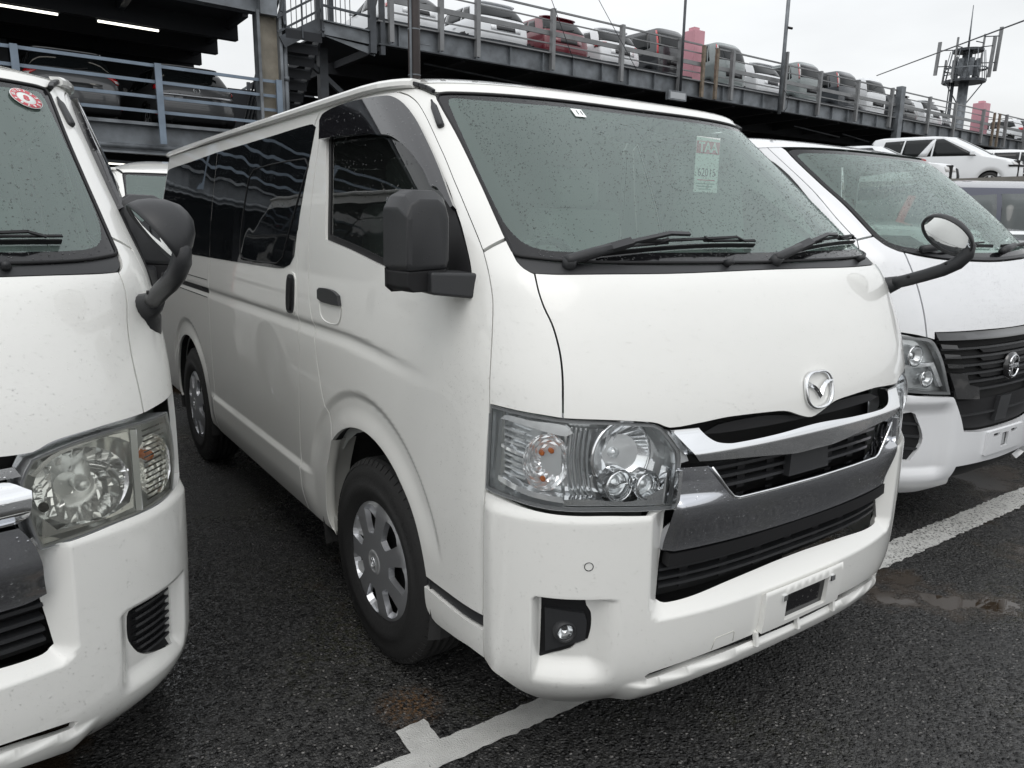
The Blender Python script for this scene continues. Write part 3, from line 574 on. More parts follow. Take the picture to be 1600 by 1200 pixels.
# ------------------------------------------------------------------ the cab-over van
def make_van(root, S, old=False, fine=(1, -1), st=.013, paint='paint', mirrors=(1, -1), tuck=0):
    """parts of a white cab-over van; old=True gives the earlier headlamp and bumper insert"""
    PT = M[paint]; st2 = .06
    def pn(name, poly, mt, par=root, sg=0, **k):
        """sg: +1/-1 one flank; 0 as given"""
        fin = sg == 0 or sg in fine
        k.setdefault('step', st if fin else st2)
        if sg == -1: poly = mir(poly); k['holes'] = [mir(h) for h in k.get('holes', ())]
        return panel(S, name, poly, M[mt] if isinstance(mt, str) else mt, par, **k)
    c = lambda n, s='main': cv(S, n, s)
    fix0 = lambda P: [(max(a, 0), z) for a, z in P]
    # ---- front
    hood = fix0(c('hood')); hood[0] = (0, 1.3363); hood[-1] = (0, .9456)
    pn('bonnet', sym(hood), PT)
    rootz = lambda q, z: S.P(np.array(q), np.array(z))
    corner = c('corner'); pillar = c('pillar')
    pillar[0] = (S.a2q(.7413, 1.8303), 1.8303)
    glass = fix0(c('glassout')); glass = [(0, 1.8122)] + glass[1:-1] + [(0, 1.3554)]
    gin = fix0(c('glassin')); gin = [(0, 1.7924)] + gin[1:-1] + [(0, 1.3825)]
    cowl = c('cowl'); cowl = [(0, 1.3554)] + cowl[1:-1] + [(0, 1.3363)]
    for sg in (1, -1):
        pn('corner_panel', corner, PT, sg=sg, corner=50)
        pn('windscreen_pillar', pillar, PT, sg=sg)
    head = [(0, 1.8135)] + [(S.a2q(a, 1.8135), 1.8145) for a in (.25, .45, .58, .637)] + [(S.a2q(.674, 1.812), 1.8125), (S.a2q(.70, 1.8300), 1.823), (S.a2q(.73, 1.835), 1.834), (S.a2q(.73, 1.85), 1.8495), (0, 1.8495)]
    pn('header_panel', sym(head), PT, depth=.02)
    ws = pn('windscreen', sym(gin), 'wind', depth=0, gap=-.002, off=-.004)
    pn('black_border', sym(glass), 'frit', par=ws, holes=[sym(gin)], off=-.004, gap=.004, depth=.01)
    pn('sensor_border', [(.15, 1.795), (-.19, 1.795), (-.17, 1.765), (-.12, 1.752), (-.07, 1.735), (.07, 1.742), (.13, 1.765)], 'frit', par=ws, off=-.0045, depth=0, step=.04, gap=0)
    # moulding around the glass
    m = MB(); P = [p for p in sym(glass)]
    ed = smooth_poly([p for p in sym(glass)], .03, 60); ed = np.array([e for e in ed]); pp = S.P(ed[:, 0], ed[:, 1], -.003)
    keep = [tuple(p) for p, e in zip(pp, ed)]; keep.append(keep[0]); m.tube(keep, .0045, 6, False); m.build('glass_moulding', M['rubber'], ws)
    def cowl_off(q, z): return -.004 - .018*(1-sst(1.336, 1.352, z))*0 + .006*sst(1.345, 1.337, z)
    cw = pn('cowl', sym(cowl), 'plastic', off=-.006, depth=.02, gap=.003)
    # ---- wipers: arms pivot on the cowl and lie across the bottom of the glass
    for q0, q1, z1 in ((.585, .01, 1.392), (-.03, -.555, 1.398)):
        P0 = Vector(S.P(np.array(q0), np.array(1.356), .012)); P1 = Vector(S.P(np.array(q0-.16), np.array(1.380), .035)); P2 = Vector(S.P(np.array(q0-.28), np.array(1.402), .034)); P3 = Vector(S.P(np.array(q0-.34), np.array(1.404), .03))
        wp = empty('wiper'); wp.parent = root
        m = MB(); nrm = Vector(S.N(np.array(q0), np.array(1.37))); 
        m.tube([P0-nrm*.03, P0+nrm*.004], [.018, .017], 12); m.tube([P0-Vector((-.012, 0, 0)), P0, P0.lerp(P1, .35), P0.lerp(P1, .65)], [.010, .0145, .014, .0125], 8); m.build('wiper_base', M['plastic'], wp)
        m = MB(); m.bar(P0.lerp(P1, .55), P1, .022, .014, nrm); m.bar(P1, P2, .011, .008, nrm); m.bar(P2, P3, .011, .007, nrm); m.build('wiper_arm', M['plastic'], wp)
        m = MB(); qs = np.linspace(q0-.08, q1, 14); t = np.linspace(0, 1, 14)
        zz = 1.372 + (z1-1.372)*t + .008*np.sin(t*PI); B = S.P(qs, zz, .006); Bt = S.P(qs, zz+.004, .018)
        for i in range(13): m.bar(tuple(B[i]), tuple(B[i+1]), .004, .012, nrm)
        m.build('wiper_blade', M['rubber'], wp)
        m = MB(); idx = [0, 3, 6, 7, 10, 13]
        T_ = [Vector(b) for b in Bt]
        m.bar(T_[2]+nrm*.012, T_[11]+nrm*.012, .008, .004, nrm)
        for i in (1, 4, 9, 12): m.bar(T_[i]-nrm*.002, T_[i+ (1 if i < 6 else -1)]+nrm*.012, .009, .004, nrm)
        m.bar(T_[0], T_[5], .007, .004, nrm); m.bar(T_[8], T_[13], .007, .004, nrm)
        m.build('wiper_linkage', M['plastic_dark'], wp)
    for qn in (.16, -.44): m = MB(); p = Vector(S.P(np.array(qn), np.array(1.345), .006)); m.tube([p-Vector((0, .02, 0)), p+Vector((0, .005, .01))], [.012, .008], 8); m.build('washer_nozzle', M['plastic'], cw)
    # ---- lower nose behind grille and lamps
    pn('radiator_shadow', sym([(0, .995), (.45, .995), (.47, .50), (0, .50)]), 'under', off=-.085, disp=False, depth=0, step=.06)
    src = 'left' if old else 'main'
    lamp = c('lamp', src)
    for sg in (1, -1):
        hl = pn('headlight', lamp, 'lampgrey', sg=sg, off=-.072, disp=False, depth=0, gap=-.006, step=.05)
        # side wall of the lamp tub
        pl = smooth_poly(lamp if area2(lamp) > 0 else lamp[::-1], .02); q = pl[:, 0]*sg; z = pl[:, 1]
        a = S.P(q, z, -.001, False); b = S.P(q, z, -.074, False); n = len(pl); m = MB()
        m.add([tuple(v) for v in a]+[tuple(v) for v in b], [(i, (i+1) % n, n+(i+1) % n, n+i) for i in range(n)]); m.build('lamp_tub', M['lampgrey'], hl)
        bez = inset(smooth_poly(lamp if area2(lamp) > 0 else lamp[::-1], .02), .008)
        pn('lamp_surround', lamp, 'lampbody', par=hl, sg=sg, holes=[[tuple(p) for p in bez]], off=-.006, disp=False, depth=.004, gap=.001, corner=60)
        def PP(q_, z_, off): return Vector(S.P(np.array(q_*sg), np.array(z_), off, False))
        def MM(q_, z_, off, fwd=.75):
            nn = Vector(S.raw(np.array(q_*sg), np.array(z_), 0, False)[1]); d = (nn*(1-fwd)+Vector((0, 1, .02))*fwd).normalized()
            return axis_mat(PP(q_, z_, off), d)
        def bowl(name, q_, z_, off, r, dep, mt, sx=1, n=28, flutes=0, fwd=.75):
            Mx = MM(q_, z_, off, fwd) @ Matrix.Diagonal((sx, 1, 1, 1)); m = MB()
            prof = [(r*1.0, 0)] + [(r*math.sqrt(t), -dep*(1-t)) for t in (.92, .82, .7, .56, .42, .3, .18, .08, .02)]
            if not flutes: m.lathe(prof, n, Mx)
            else:
                V = []; F = []
                for i, (rr, hh) in enumerate(prof):
                    for k in range(n):
                        a = 2*PI*k/n; V.append(Mx @ Vector((rr*math.cos(a), rr*math.sin(a), hh + flutes*((k+i) % 2)*.5 + flutes*(i % 2)*.4)))
                for i in range(len(prof)-1):
                    for k in range(n): F.append((i*n+k, i*n+(k+1) % n, (i+1)*n+(k+1) % n, (i+1)*n+k))
                m.add(V, F, False)
            o = m.build(name, M['bowl' if mt == 'reflector' and not flutes else mt], hl)
            return Mx
        if not old:
            # main bowl, twin projectors, indicator chamber, bright frames, ribbed divider
            pn('reflector_base', [(.435, .80), (.70, .795), (.70, .985), (.47, .975), (.43, .90)], 'reflector', par=hl, sg=sg, off=-.060, disp=False, depth=0, step=.03)
            pn('reflector_base', [(.705, .80), (.93, .815), (.92, 1.0), (.705, .985)], 'lampgrey', par=hl, sg=sg, off=-.055, disp=False, depth=0, step=.03)
            Mx = bowl('main_reflector', .545, .915, -.026, .080, .050, 'reflector', n=44)
            m = MB()
            for k in range(6):
                x_ = -.06+.12*k/5
                for y0_, y1_, d0, d1 in ((-.052, -.012, -.036, -.050), (-.008, .05, -.050, -.034)): m.add([Mx @ Vector((x_-.010, y0_, d0+.004)), Mx @ Vector((x_+.010, y0_, d0-.001)), Mx @ Vector((x_+.010, y1_, d1-.001)), Mx @ Vector((x_-.010, y1_, d1+.004))], [(0, 1, 2, 3)])
            m.build('facet', M['bowl'], hl)['kind'] = 'stuff'
            m = MB(); m.tube([Mx @ Vector((0, 0, -.052)), Mx @ Vector((0, 0, -.024))], [.014, .012], 14); m.build('bulb_shield', M['lampgrey'], hl)
            m = MB(); m.tube([Mx @ Vector((.084*math.cos(t), .084*math.sin(t), .0)) for t in np.linspace(-1.1, PI+.5, 34)], .0045, 6); m.build('bowl_rim', M['chrome'], hl)
            pn('bright_trim', [(.43, .785), (.70, .788), (.70, .812), (.63, .815), (.52, .806), (.45, .83), (.437, .88), (.425, .88)], 'chrome', par=hl, sg=sg, off=-.014, disp=False, depth=.03, step=.02)
            for (q_, z_, r_) in ((.552, .842, .033), (.482, .836, .029)):
                Mx = MM(q_, z_, -.022)
                m = MB(); m.lathe([(r_+.010, -.03), (r_+.008, .002), (r_+.004, .008), (r_+.001, .006), (r_-.003, -.010)], 30, Mx); m.build('projector_ring', M['chrome'], hl)
                m = MB(); m.lathe([(r_-.003, -.012), (r_-.008, -.014), (r_*.62, -.030)], 28, Mx); m.lathe([(r_*.62, -.028)] + [(r_*.6*math.cos(t), -.026+.016*math.sin(t)) for t in (.5, .8, 1.1, 1.35, 1.5)] + [(0, -.010)], 28, Mx); m.build('projector_lens', M['reflector'], hl)
                m = MB(); m.lathe([(r_-.002, -.004)] + [(r_*math.cos(t), -.006+.016*math.sin(t)) for t in (.5, .8, 1.1, 1.35, 1.5)] + [(0, .010)], 28, Mx); m.build('projector_glass', M['lens'], hl)
            pn('bright_trim', [(.935, .985), (.905, 1.003), (.80, .999), (.69, .993), (.665, .972), (.69, .962), (.80, .977), (.90, .986)], 'reflector', par=hl, sg=sg, off=-.014, disp=False, depth=.03, step=.02)
            pn('bright_trim', [(.945, .832), (.90, .822), (.80, .806), (.69, .797), (.70, .817), (.80, .826), (.90, .843), (.94, .850)], 'reflector', par=hl, sg=sg, off=-.014, disp=False, depth=.03, step=.02)
            pn('bright_trim', [(.94, .915), (.88, .905), (.82, .898), (.82, .910), (.88, .919), (.935, .928)], 'reflector', par=hl, sg=sg, off=-.022, disp=False, depth=.03, step=.02)
            bowl('indicator_bowl', .757, .893, -.034, .072, .030, 'reflector', sx=.80, n=24, flutes=.006, fwd=.5)
            m = MB()
            for (q_, z_) in ((.775, .912), (.740, .920)): m.lathe([(0, .012), (.0045, .009), (.0065, .003), (.0065, -.01), (.004, -.02)], 12, MM(q_, z_, -.044, .5))
            m.build('indicator_bulb', M['amber'], hl)
            m = MB(); m.lathe([(0, .003), (.006, .001), (.007, -.01)], 10, MM(.765, .850, -.032, .5)); m.build('side_marker', M['amber'], hl)
            for k in range(5):   # louvred divider
                V = []; F = []; q0_ = .618+.015*k; m = MB()
                for t in np.linspace(0, 1, 13):
                    for dq_, of_ in ((-.0045, -.036), (.0005, -.018), (.0045, -.036)): V.append(PP(q0_+dq_+.012*math.sin(t*PI)-.010*(t > .92), .978-.165*t, of_-.004*abs(k-2)))
                for i_ in range(12):
                    for j_ in (0, 1): F.append((i_*3+j_, i_*3+j_+1, i_*3+j_+4, i_*3+j_+3))
                m.add(V, F, False); m.build('divider_fin', M['lampgrey'], hl)
            for k in range(8):   # light-guide ribs at the outer end
                pn('side_rib', [(.93, .968-.016*k), (.835, .960-.016*k), (.835, .954-.016*k), (.93, .962-.016*k)], 'lampgrey', par=hl, sg=sg, off=-.03, disp=False, depth=.012, step=.05, gap=.0004)
        else:
            Mx = bowl('main_reflector', .530, .878, -.024, .088, .052, 'reflector', sx=1.08, n=44)
            m = MB()
            for k in range(-4, 5):
                x_ = k*.020; ym = math.sqrt(max(0, .083**2-x_*x_))
                for j in range(6):
                    y0_, y1_ = -ym+2*ym*j/6, -ym+2*ym*(j+1)/6-.003
                    if math.hypot(x_, (y0_+y1_)/2) < .02: continue
                    d0 = -.060*(1-(x_*x_+y0_*y0_)/.0077)-.003+.006*((k+j) % 2); d1 = -.060*(1-(x_*x_+y1_*y1_)/.0077)-.003+.003*(j % 3)
                    V = [Mx @ Vector((x_-.009, y0_, d0)), Mx @ Vector((x_+.009, y0_, d0+.004)), Mx @ Vector((x_+.009, y1_, d1)), Mx @ Vector((x_-.009, y1_, d1+.004))]
                    m.add(V, [(0, 1, 2, 3)])
            m.build('facet', M['bowl'], hl)['kind'] = 'stuff'
            m = MB(); m.lathe([(0, .004), (.013, .001), (.016, -.006), (.016, -.05)], 20, Mx); m.build('bulb_cap', M['lampgrey'], hl)
            m = MB(); m.lathe([(0, -.004), (.009, -.006), (.010, -.02)], 14, MM(.453, .848, -.02)); m.build('marker_bulb', M['plastic_dark'], hl)
            pn('bright_trim', [(.428, .93), (.47, .966), (.53, .978), (.61, .981), (.652, .978), (.652, .945), (.60, .972), (.53, .968), (.475, .952), (.44, .920)], 'chrome', par=hl, sg=sg, off=-.012, disp=False, depth=.035, step=.02)
            pn('bright_trim', [(.438, .785), (.52, .785), (.60, .787), (.650, .790), (.650, .85), (.632, .81), (.57, .797), (.47, .800), (.443, .84)], 'chrome', par=hl, sg=sg, off=-.012, disp=False, depth=.035, step=.02)
            m = MB(); m.bar(PP(.664, .978, -.012), PP(.662, .782, -.012), .014, .02, (0, 1, 0)); m.build('lamp_divider', M['lampgrey'], hl)
            bowl('indicator_bowl', .745, .87, -.018, .080, .03, 'reflector', sx=.62, n=18, flutes=.006, fwd=.4)
            m = MB(); m.lathe([(0, .014), (.010, .010), (.014, 0), (.012, -.015)], 12, MM(.745, .895, -.03, .4)); m.lathe([(0, .008), (.010, .004), (.012, -.01)], 12, MM(.715, .905, -.03, .4)); m.build('indicator_bulb', M['amber'], hl)
            m = MB()
            for k in range(14): z_ = .968-.013*k; m.bar(PP(.69, z_, -.006), PP(.80, z_-.002, -.008), .003, .003)
            m.build('lens_rib', M['lens_old'], hl)
        pn('lens', lamp, 'lens_old' if old else 'lens', par=hl, sg=sg, off=-.001, disp=False, depth=0, gap=.004, step=.03)
    # ---- bumper skin: U-shape round the grille, with slot and fog hollows
    ge = c('grille_edge'); bt = c('bumper_top'); bs = c('bump_side'); bb = c('bump_bot')
    half = [(0, .537), (.0893, .5362), (.2349, .531), (.3564, .5226), (.4171, .5215), (.4335, .5245), (.4445, .534)] + [(.4371, .5955), (.429, .6604), (.4245, .7448), (.4235, .7708)]
    half += bt[::-1][1:-1] + [(bt[0][0], bt[0][1])] + [(.9915, .66), (1.0058, .4236), (1.0013, .3272), (.9291, .3101), (.8798, .2968), (.8051, .2613), (.7398, .2296), (.6493, .2075), (.565, .207), (.49, .232), (.4354, .262), (.35, .288), (.2687, .300), (0, .305)]
    slot = sym([(0, .367), (.171, .3665), (.3416, .3585), (.4616, .3425), (.4738, .3330), (.4635, .3226), (.337, .337), (.165, .3465), (0, .348)])
    fog = c('fog', src) if not old else c('fog', 'left')
    bp = pn('front_bumper', sym(half), PT, holes=[slot, fog, mir(fog)], step=.009, depth=.02, hgap=0, corner=45)
    pn('slot_shadow', sym([(0, .40), (.49, .36), (.49, .31), (0, .35)]), 'under', par=bp, off=-.07, depth=0, step=.05)
    for q_ in (.16, -.0, -.16):
        m = MB(); m.bar(tuple(S.P(np.array(q_), np.array(.340), .004)), tuple(S.P(np.array(q_), np.array(.374), .002)), .010, .012, (0, 1, 0)); m.build('slot_bridge', PT, bp)
    br = pn('plate_bracket', [(-.165, .373), (.155, .373), (.155, .494), (-.165, .494)], PT, holes=[[(-.100, .386), (.072, .386), (.076, .466), (-.100, .466)]], off=.016, depth=.022, step=.03, gap=.001)
    pn('plate_recess', [(-.105, .380), (.078, .380), (.080, .470), (-.105, .470)], 'frit', par=br, off=.004, depth=0, step=.04)
    for q_ in (-.112, .088):
        m = MB(); p = Vector(S.P(np.array(q_), np.array(.462), .018)); m.box(p.x-.009, p.x+.009, p.y-.002, p.y+.004, p.z-.008, p.z+.008); m.build('plate_clip', M['chrome'], br)
    # tow-eye cover outline
    m = MB(); q_ = np.array([.235, .236, .24, .29, .295, .30]); z_ = np.array([.372, .398, .403, .400, .396, .367]); m.tube([tuple(p) for p in S.P(q_, z_, .0004)], .0011, 4); m.build('tow_cover_line', M['seal'], bp)
    for sg in (1, -1):
        if not old:
            fb = pn('fog_bezel', fog, 'plastic_dark', sg=sg, off=-.004, depth=0, gap=-.004)
            q_, z_ = .690*sg, .462; c0 = Vector(S.P(np.array(q_), np.array(z_), .002)); d = (Vector(S.N(np.array(.69*sg), np.array(.46), 0, False))*.5+Vector((0, 1, 0))*.5).normalized(); Mx = axis_mat(c0, d)
            m = MB(); m.lathe([(.030, .0), (.027, .018), (.022, .020), (.020, .012)], 24, Mx); m.build('fog_ring', M['plastic'], fb)
            pn('fog_visor', [(.755, .525), (.70, .522), (.63, .515), (.622, .49), (.625, .435), (.66, .425), (.75, .395)], 'plastic', par=fb, sg=sg, holes=[[(.69+.027*math.cos(t), .462+.027*math.sin(t)) for t in np.linspace(0, 2*PI, 18)[:-1]]], off=.010, depth=.016, step=.03)
            m = MB(); m.lathe([(.021, .010), (.015, .017), (.008, .0195), (0, .020)], 20, Mx); m.build('fog_lens', M['lens'], fb)
            m = MB(); m.lathe([(.020, .012), (.014, .0), (.006, -.008), (0, -.008)], 20, Mx); m.build('fog_reflector', M['reflector'], fb)
            m = MB(); c0 = Vector(S.P(np.array(.6286*sg), np.array(.653), .0006)); nn = S.N(np.array(.6286*sg), np.array(.653)); Mx = axis_mat(c0, tuple(nn))
            m.tube([Mx @ Vector((.0105*math.cos(t), .0105*math.sin(t), 0)) for t in np.linspace(0, 2*PI, 22)], .0010, 4, False); m.build('parking_sensor', M['plastic'], bp)
        else:
            fb = pn('vent_insert', fog, 'plastic_dark', sg=sg, off=-.012, depth=0, gap=-.004)
            for k in range(7):
                z_ = .400+.021*k; w0 = .632 + (.035 if k == 0 else .012 if k == 1 else 0)
                m = MB(); qs = np.linspace(w0, .786, 7)*sg; P_ = S.P(qs, z_+0*qs, -.006)
                for a_, b_ in zip(P_[:-1], P_[1:]): m.bar(tuple(a_), tuple(b_), .020, .006, (0, -.5, 1))
                m.build('vent_louvre', M['plastic'], fb)
    # ---- grille
    if not old:
        ub = fix0(c('upper_bar'))
        def off_ub(q, z): return .002 + .024*np.clip((.966-z)/.050, 0, 1) - .009*np.clip((.916-z)/.050, 0, 1)
        ubp = [(0, .9333), (.1551, .9285), (.287, .9271), (.3105, .9297), (.3332, .9361), (.3518, .9504), (.3678, .9726), (.4345, .9735), (.4122, .9405), (.3947, .9165), (.380, .896), (.2445, .8844), (.15, .874), (.105, .868), (.07, .8650), (0, .8650)]
        pn('grille_bar', sym(ubp), 'chrome', off=off_ub, depth=.03, step=.007, gap=0)
        ch = [(0, .7850), (.1545, .7865), (.254, .7865), (.2772, .7900), (.3009, .8111), (.325, .843), (.3478, .8781), (.4215, .8787), (.4235, .8248), (.4310, .7694), (.4385, .6640), (.2869, .6640), (.0876, .6617), (0, .6610)]
        def off_ch(q, z):
            A = np.abs(q); o = .022 - .030*(1-sst(.655, .785, z))*.9
            lip = 0
            scoop = sst(.28, .42, A)*sst(.79, .81, z)*(-.022 + .04*np.abs(z-.84))
            edge = -.016*sst(.415, .438, A)
            return o + lip + scoop + edge
        pn('grille_panel', sym(ch), 'darkchrome', off=off_ch, depth=.03, step=.011, gap=0, disp=False, corner=30)
        m = MB(); pth = [(x_, z_) for x_, z_ in [(.3478, .8775), (.325, .845), (.3009, .8121), (.2842, .7925), (.268, .7866), (.1545, .7865), (0, .785)]]; pth = pth + [(-a, b) for a, b in pth[::-1][1:]]
        q_ = np.array([p[0] for p in pth]); z_ = np.array([p[1] for p in pth]); m.tube([tuple(p) for p in S.P(q_, z_, .022, False)], .0042, 6); m.build('grille_lip', M['chrome'], root)
        for sg in (1, -1):
            m = MB(); q_ = np.array([.4200, .4240, .4275]); z_ = np.array([.876, .82, .780]); P_ = S.P(q_*sg, z_, .008, False)
            for a_, b_ in zip(P_[:-1], P_[1:]): m.bar(tuple(a_), tuple(b_), .012, .012, (0, 1, 0))
            m.build('grille_end', M['chrome'], root)
        for sg in (1, -1): pn('grille_corner', [(.437, .972), (.412, .94), (.395, .917), (.385, .89), (.418, .885), (.422, .915), (.436, .945)], 'lampgrey', sg=sg, off=-.012, depth=.02, step=.03, gap=0, disp=False)
        gr = pn('upper_slat', sym([(0, .957), (.06, .962), (.15, .975), (.30, .972), (.345, .955), (.345, .948), (.30, .944), (0, .940)]), 'plastic_dark', off=-.02, depth=.01, step=.04)
        for z_ in (.860, .835, .810): 
            pn('grille_slat', sym([(0, z_+.004), (.335-.7*(.88-z_), z_+.004), (.330-.7*(.88-z_), z_-.004), (0, z_-.004)]), 'plastic', off=-.012, disp=False, depth=.03, step=.06, gap=0)
        for q_ in (.12, .22, -.12, -.22):
            m = MB(); m.bar(tuple(S.P(np.array(q_), np.array(.868), -.03, False)), tuple(S.P(np.array(q_), np.array(.79), -.03, False)), .006, .03); m.build('grille_strut', M['plastic_dark'], root)
        pn('radar_cover', [(-.068, .868), (.082, .868), (.088, .797), (-.078, .797)], 'plastic', off=.004, disp=False, depth=.02, step=.05)
        pn('lower_grille_top', sym([(0, .6590), (.427, .6590), (.432, .620), (0, .618)]), 'plastic_dark', off=-.006, disp=False, depth=.03, step=.05)
        for z_ in (.606, .582, .560): pn('lower_slat', sym([(0, z_+.004), (.436, z_+.002), (.437, z_-.005), (0, z_-.004)]), 'plastic', off=-.032, disp=False, depth=.03, step=.06, gap=0)
        for q_ in np.linspace(-.36, .36, 7):
            m = MB(); m.bar(tuple(S.P(np.array(q_), np.array(.62), -.05, False)), tuple(S.P(np.array(q_), np.array(.54), -.05, False)), .006, .03); m.build('lower_strut', M['plastic_dark'], root)
        n_ = Vector(S.N(np.array(-.026), np.array(1.02))); oval_badge(root, axis_mat(Vector(S.P(np.array(-.028), np.array(1.018), .002)), n_))
    else:
        pn('grille_bar', sym([(0, .93), (.385, .93), (.425, .905), (.418, .850), (.40, .838), (0, .838)]), 'chrome', off=lambda q, z: .004+.02*np.minimum(sst(.93, .89, z), sst(.84, .87, z)), depth=.03, step=.012, gap=0)
        pn('grille_bar_top', sym([(0, .957), (.405, .957), (.415, .935), (0, .935)]), 'chrome', off=.004, depth=.03, step=.03, gap=0)
        pn('grille_panel', sym([(0, .835), (.40, .832), (.420, .79), (.43, .745), (.432, .712), (.4371, .665), (.40, .655), (0, .655)]), 'darkchrome', off=lambda q, z: .016-.02*(1-sst(.65, .75, z)), disp=False, depth=.03, step=.012, gap=0)
        for z_ in (.63, .60, .572, .548): pn('lower_slat', sym([(0, z_+.006), (.436, z_+.004), (.437, z_-.005), (0, z_-.006)]), 'plastic', off=-.032, disp=False, depth=.03, step=.06, gap=0)
        n_ = Vector(S.N(np.array(0), np.array(.9))); oval_badge(root, axis_mat(Vector(S.P(np.array(0.), np.array(.89), .03)), n_))
    # ---- flanks
    DF = c('fdoor')[:-1] + [(1.0058, .4553)]
    DR = c('fdoor_rear'); gA = c('gapA'); sR = [(A2(S, -1.95, 1.828), 1.828), (3.715, 1.60), (3.73, 1.25), (3.745, 1.08), (3.755, .96), (3.765, .78), (3.768, .60), (3.775, .315)]
    DR = [(A2(S, -.47, 1.828), 1.828)] + DR[1:]; gA = [(A2(S, -.56, 1.828), 1.828)] + gA[1:]
    # straighten traced edges on the flank
    arch = circ(-.04, .36, .42, .197, 2.284, 16)
    door = DF + [(1.2862, .4448)] + arch + DR[::-1][1:] + [(DF[0][0], 1.826)]
    door = [p for i, p in enumerate(door) if i == 0 or math.hypot(p[0]-door[i-1][0], p[1]-door[i-1][1]) > .004]
    fwin = c('fwin')
    bpil = DR + [(2.0924, .634), (2.1397, .5352), (2.1582, .429), (2.1559, .3512), (2.1195, .3116), (2.2523, .3060), (2.386, .3060)] + gA[::-1][1:]
    slide = gA[:-1] + [(2.388, .306), (2.75, .304), (3.2, .304), (3.775, .304)] + sR[::-1][1:]
    rarch = circ(-2.58, .36, .40, -.12, PI+.12, 26)
    quarter = sR[:-1] + [(3.778, .31), (3.935, .31)] + rarch + [(4.735, .33), (5.25, .345), (5.42, .40), (5.42, 1.0), (5.40, 1.60), (5.36, 1.826)]
    rw = c('rwin')
    # the traced rear window outline, split at the sliding-door seam
    rw1 = [p for p in rw if p[0] <= 3.72]; rw2 = [p for p in rw if p[0] > 3.72]
    zt = np.interp(3.72, [2.9, 4.9], [1.7795, 1.745])
    top = sorted([p for p in rw if p[1] > 1.7], key=lambda p: p[0]); 
    ztop = float(np.interp(3.72, [p[0] for p in top], [p[1] for p in top])); zbot = 1.2459
    i1 = [p for p in rw]
    front_part = [p for p in i1[12:] if p[0] < 3.72]      # bottom rear .. bottom front .. up to top front
    winA = [(3.716, zbot)] + [p for p in i1 if p[1] < 1.262 and p[0] < 3.6][0:0] + [(2.95, 1.2505), (2.65, 1.2537), (2.5478, 1.2593), (2.4772, 1.2753), (2.43, 1.31)] + [p for p in i1 if p[0] < 2.43 and 1.33 < p[1] < 1.74] + [(A2(S, -.585, 1.775), 1.775), (A2(S, -.62, 1.787), 1.787), (A2(S, -.70, 1.789), 1.789), (2.9, 1.782), (3.716, ztop)]
    winB = [(3.724, zbot), (3.724, ztop), (4.3, 1.757), (4.9, 1.742), (4.985, 1.725), (5.01, 1.65), (5.04, 1.50), (5.07, 1.33), (5.06, 1.27), (5.0, 1.247), (4.72, 1.2409)]
    for sg in (1, -1):
        d = pn('front_door', door, PT, sg=sg, holes=[fwin], corner=45, depth=.014, step=st*.8 if sg in fine else .06)
        gl = inset(smooth_poly(fwin if area2(fwin) > 0 else fwin[::-1], .03, 45), .02); gl = [(max(p[0], 1.08) if p[1] < 1.5 else p[0], p[1]) for p in gl]
        sealp = pn('window_seal', fwin, 'rubber', par=d, sg=sg, holes=[gl], off=-.010, depth=.01, gap=-.003, corner=45, step=.05)
        pn('door_window', gl, 'door_glass' if sg == 1 else 'wind', par=d, sg=sg, off=-.014, depth=0, gap=-.003, step=.05)
        m = MB(); p0, p1 = (A2(S, .10, 1.30)+.0, 1.305), (A2(S, -.33, 1.38), 1.385)
        m.bar(tuple(S.P(np.array((1.62)*sg), np.array(1.325), .002)), tuple(S.P(np.array(2.05*sg), np.array(1.385), .002)), .012, .03); 
        pn('b_pillar_panel', bpil, PT, sg=sg, corner=45)
        sd = pn('sliding_door', slide, PT, sg=sg, corner=50)
        pn('sliding_door_window', winA, 'privacy', par=sd, sg=sg, off=.002, depth=.004, gap=.001, step=.05)
        qp = pn('rear_quarter_panel', quarter, PT, sg=sg, corner=45)
        pn('rear_side_window', winB, 'privacy', par=qp, sg=sg, off=.002, depth=.004, gap=.001, step=.05)
        # opening vent frame in the sliding-door glass
        m = MB(); vf = [(2.62, 1.275), (3.12, 1.272), (3.16, 1.30), (3.10, 1.62), (3.04, 1.655), (2.40, 1.665), (2.36, 1.64), (2.56, 1.30)]
        e_ = smooth_poly([(a-.0, b) for a, b in vf[::-1]], .05, 70); m.tube([tuple(p) for p in S.P(e_[:, 0]*sg, e_[:, 1], .003)]+[tuple(S.P(np.array(e_[0, 0]*sg), np.array(e_[0, 1]), .003))], .003, 5, False); m.build('vent_frame', M['rubber'], sd)
        # sliding rail slot and seams on the quarter panel
        pn('slide_rail', [(3.775, 1.085), (5.25, 1.082), (5.25, 1.056), (3.775, 1.058)], 'plastic_dark', par=qp, sg=sg, off=.0016, depth=.003, step=.08, gap=0)
        for z_ in (1.128, 1.036):
            pn('quarter_seam', [(3.775, z_+.0018), (5.2, z_+.0018), (5.2, z_-.0018), (3.775, z_-.0018)], 'plastic_dark', par=qp, sg=sg, off=.0012, depth=0, step=.2, gap=0)
        # black step strip and fender foot
        pn('bumper_strip', [(1.0058, .4530), (1.2862, .4440), (1.380, .4410), (1.3948, .4115), (1.2, .4120), (1.0058, .4200)], 'plastic', sg=sg, off=-.008, depth=.02, gap=.001, step=.03)
        pn('fender_foot', [(1.0058, .4175), (1.2, .4095), (1.3948, .4090), (1.3931, .3404), (1.3773, .3178), (1.3457, .3053), (1.2562, .3136), (1.1225, .3280), (1.0030, .3272)], PT, sg=sg, depth=.02)
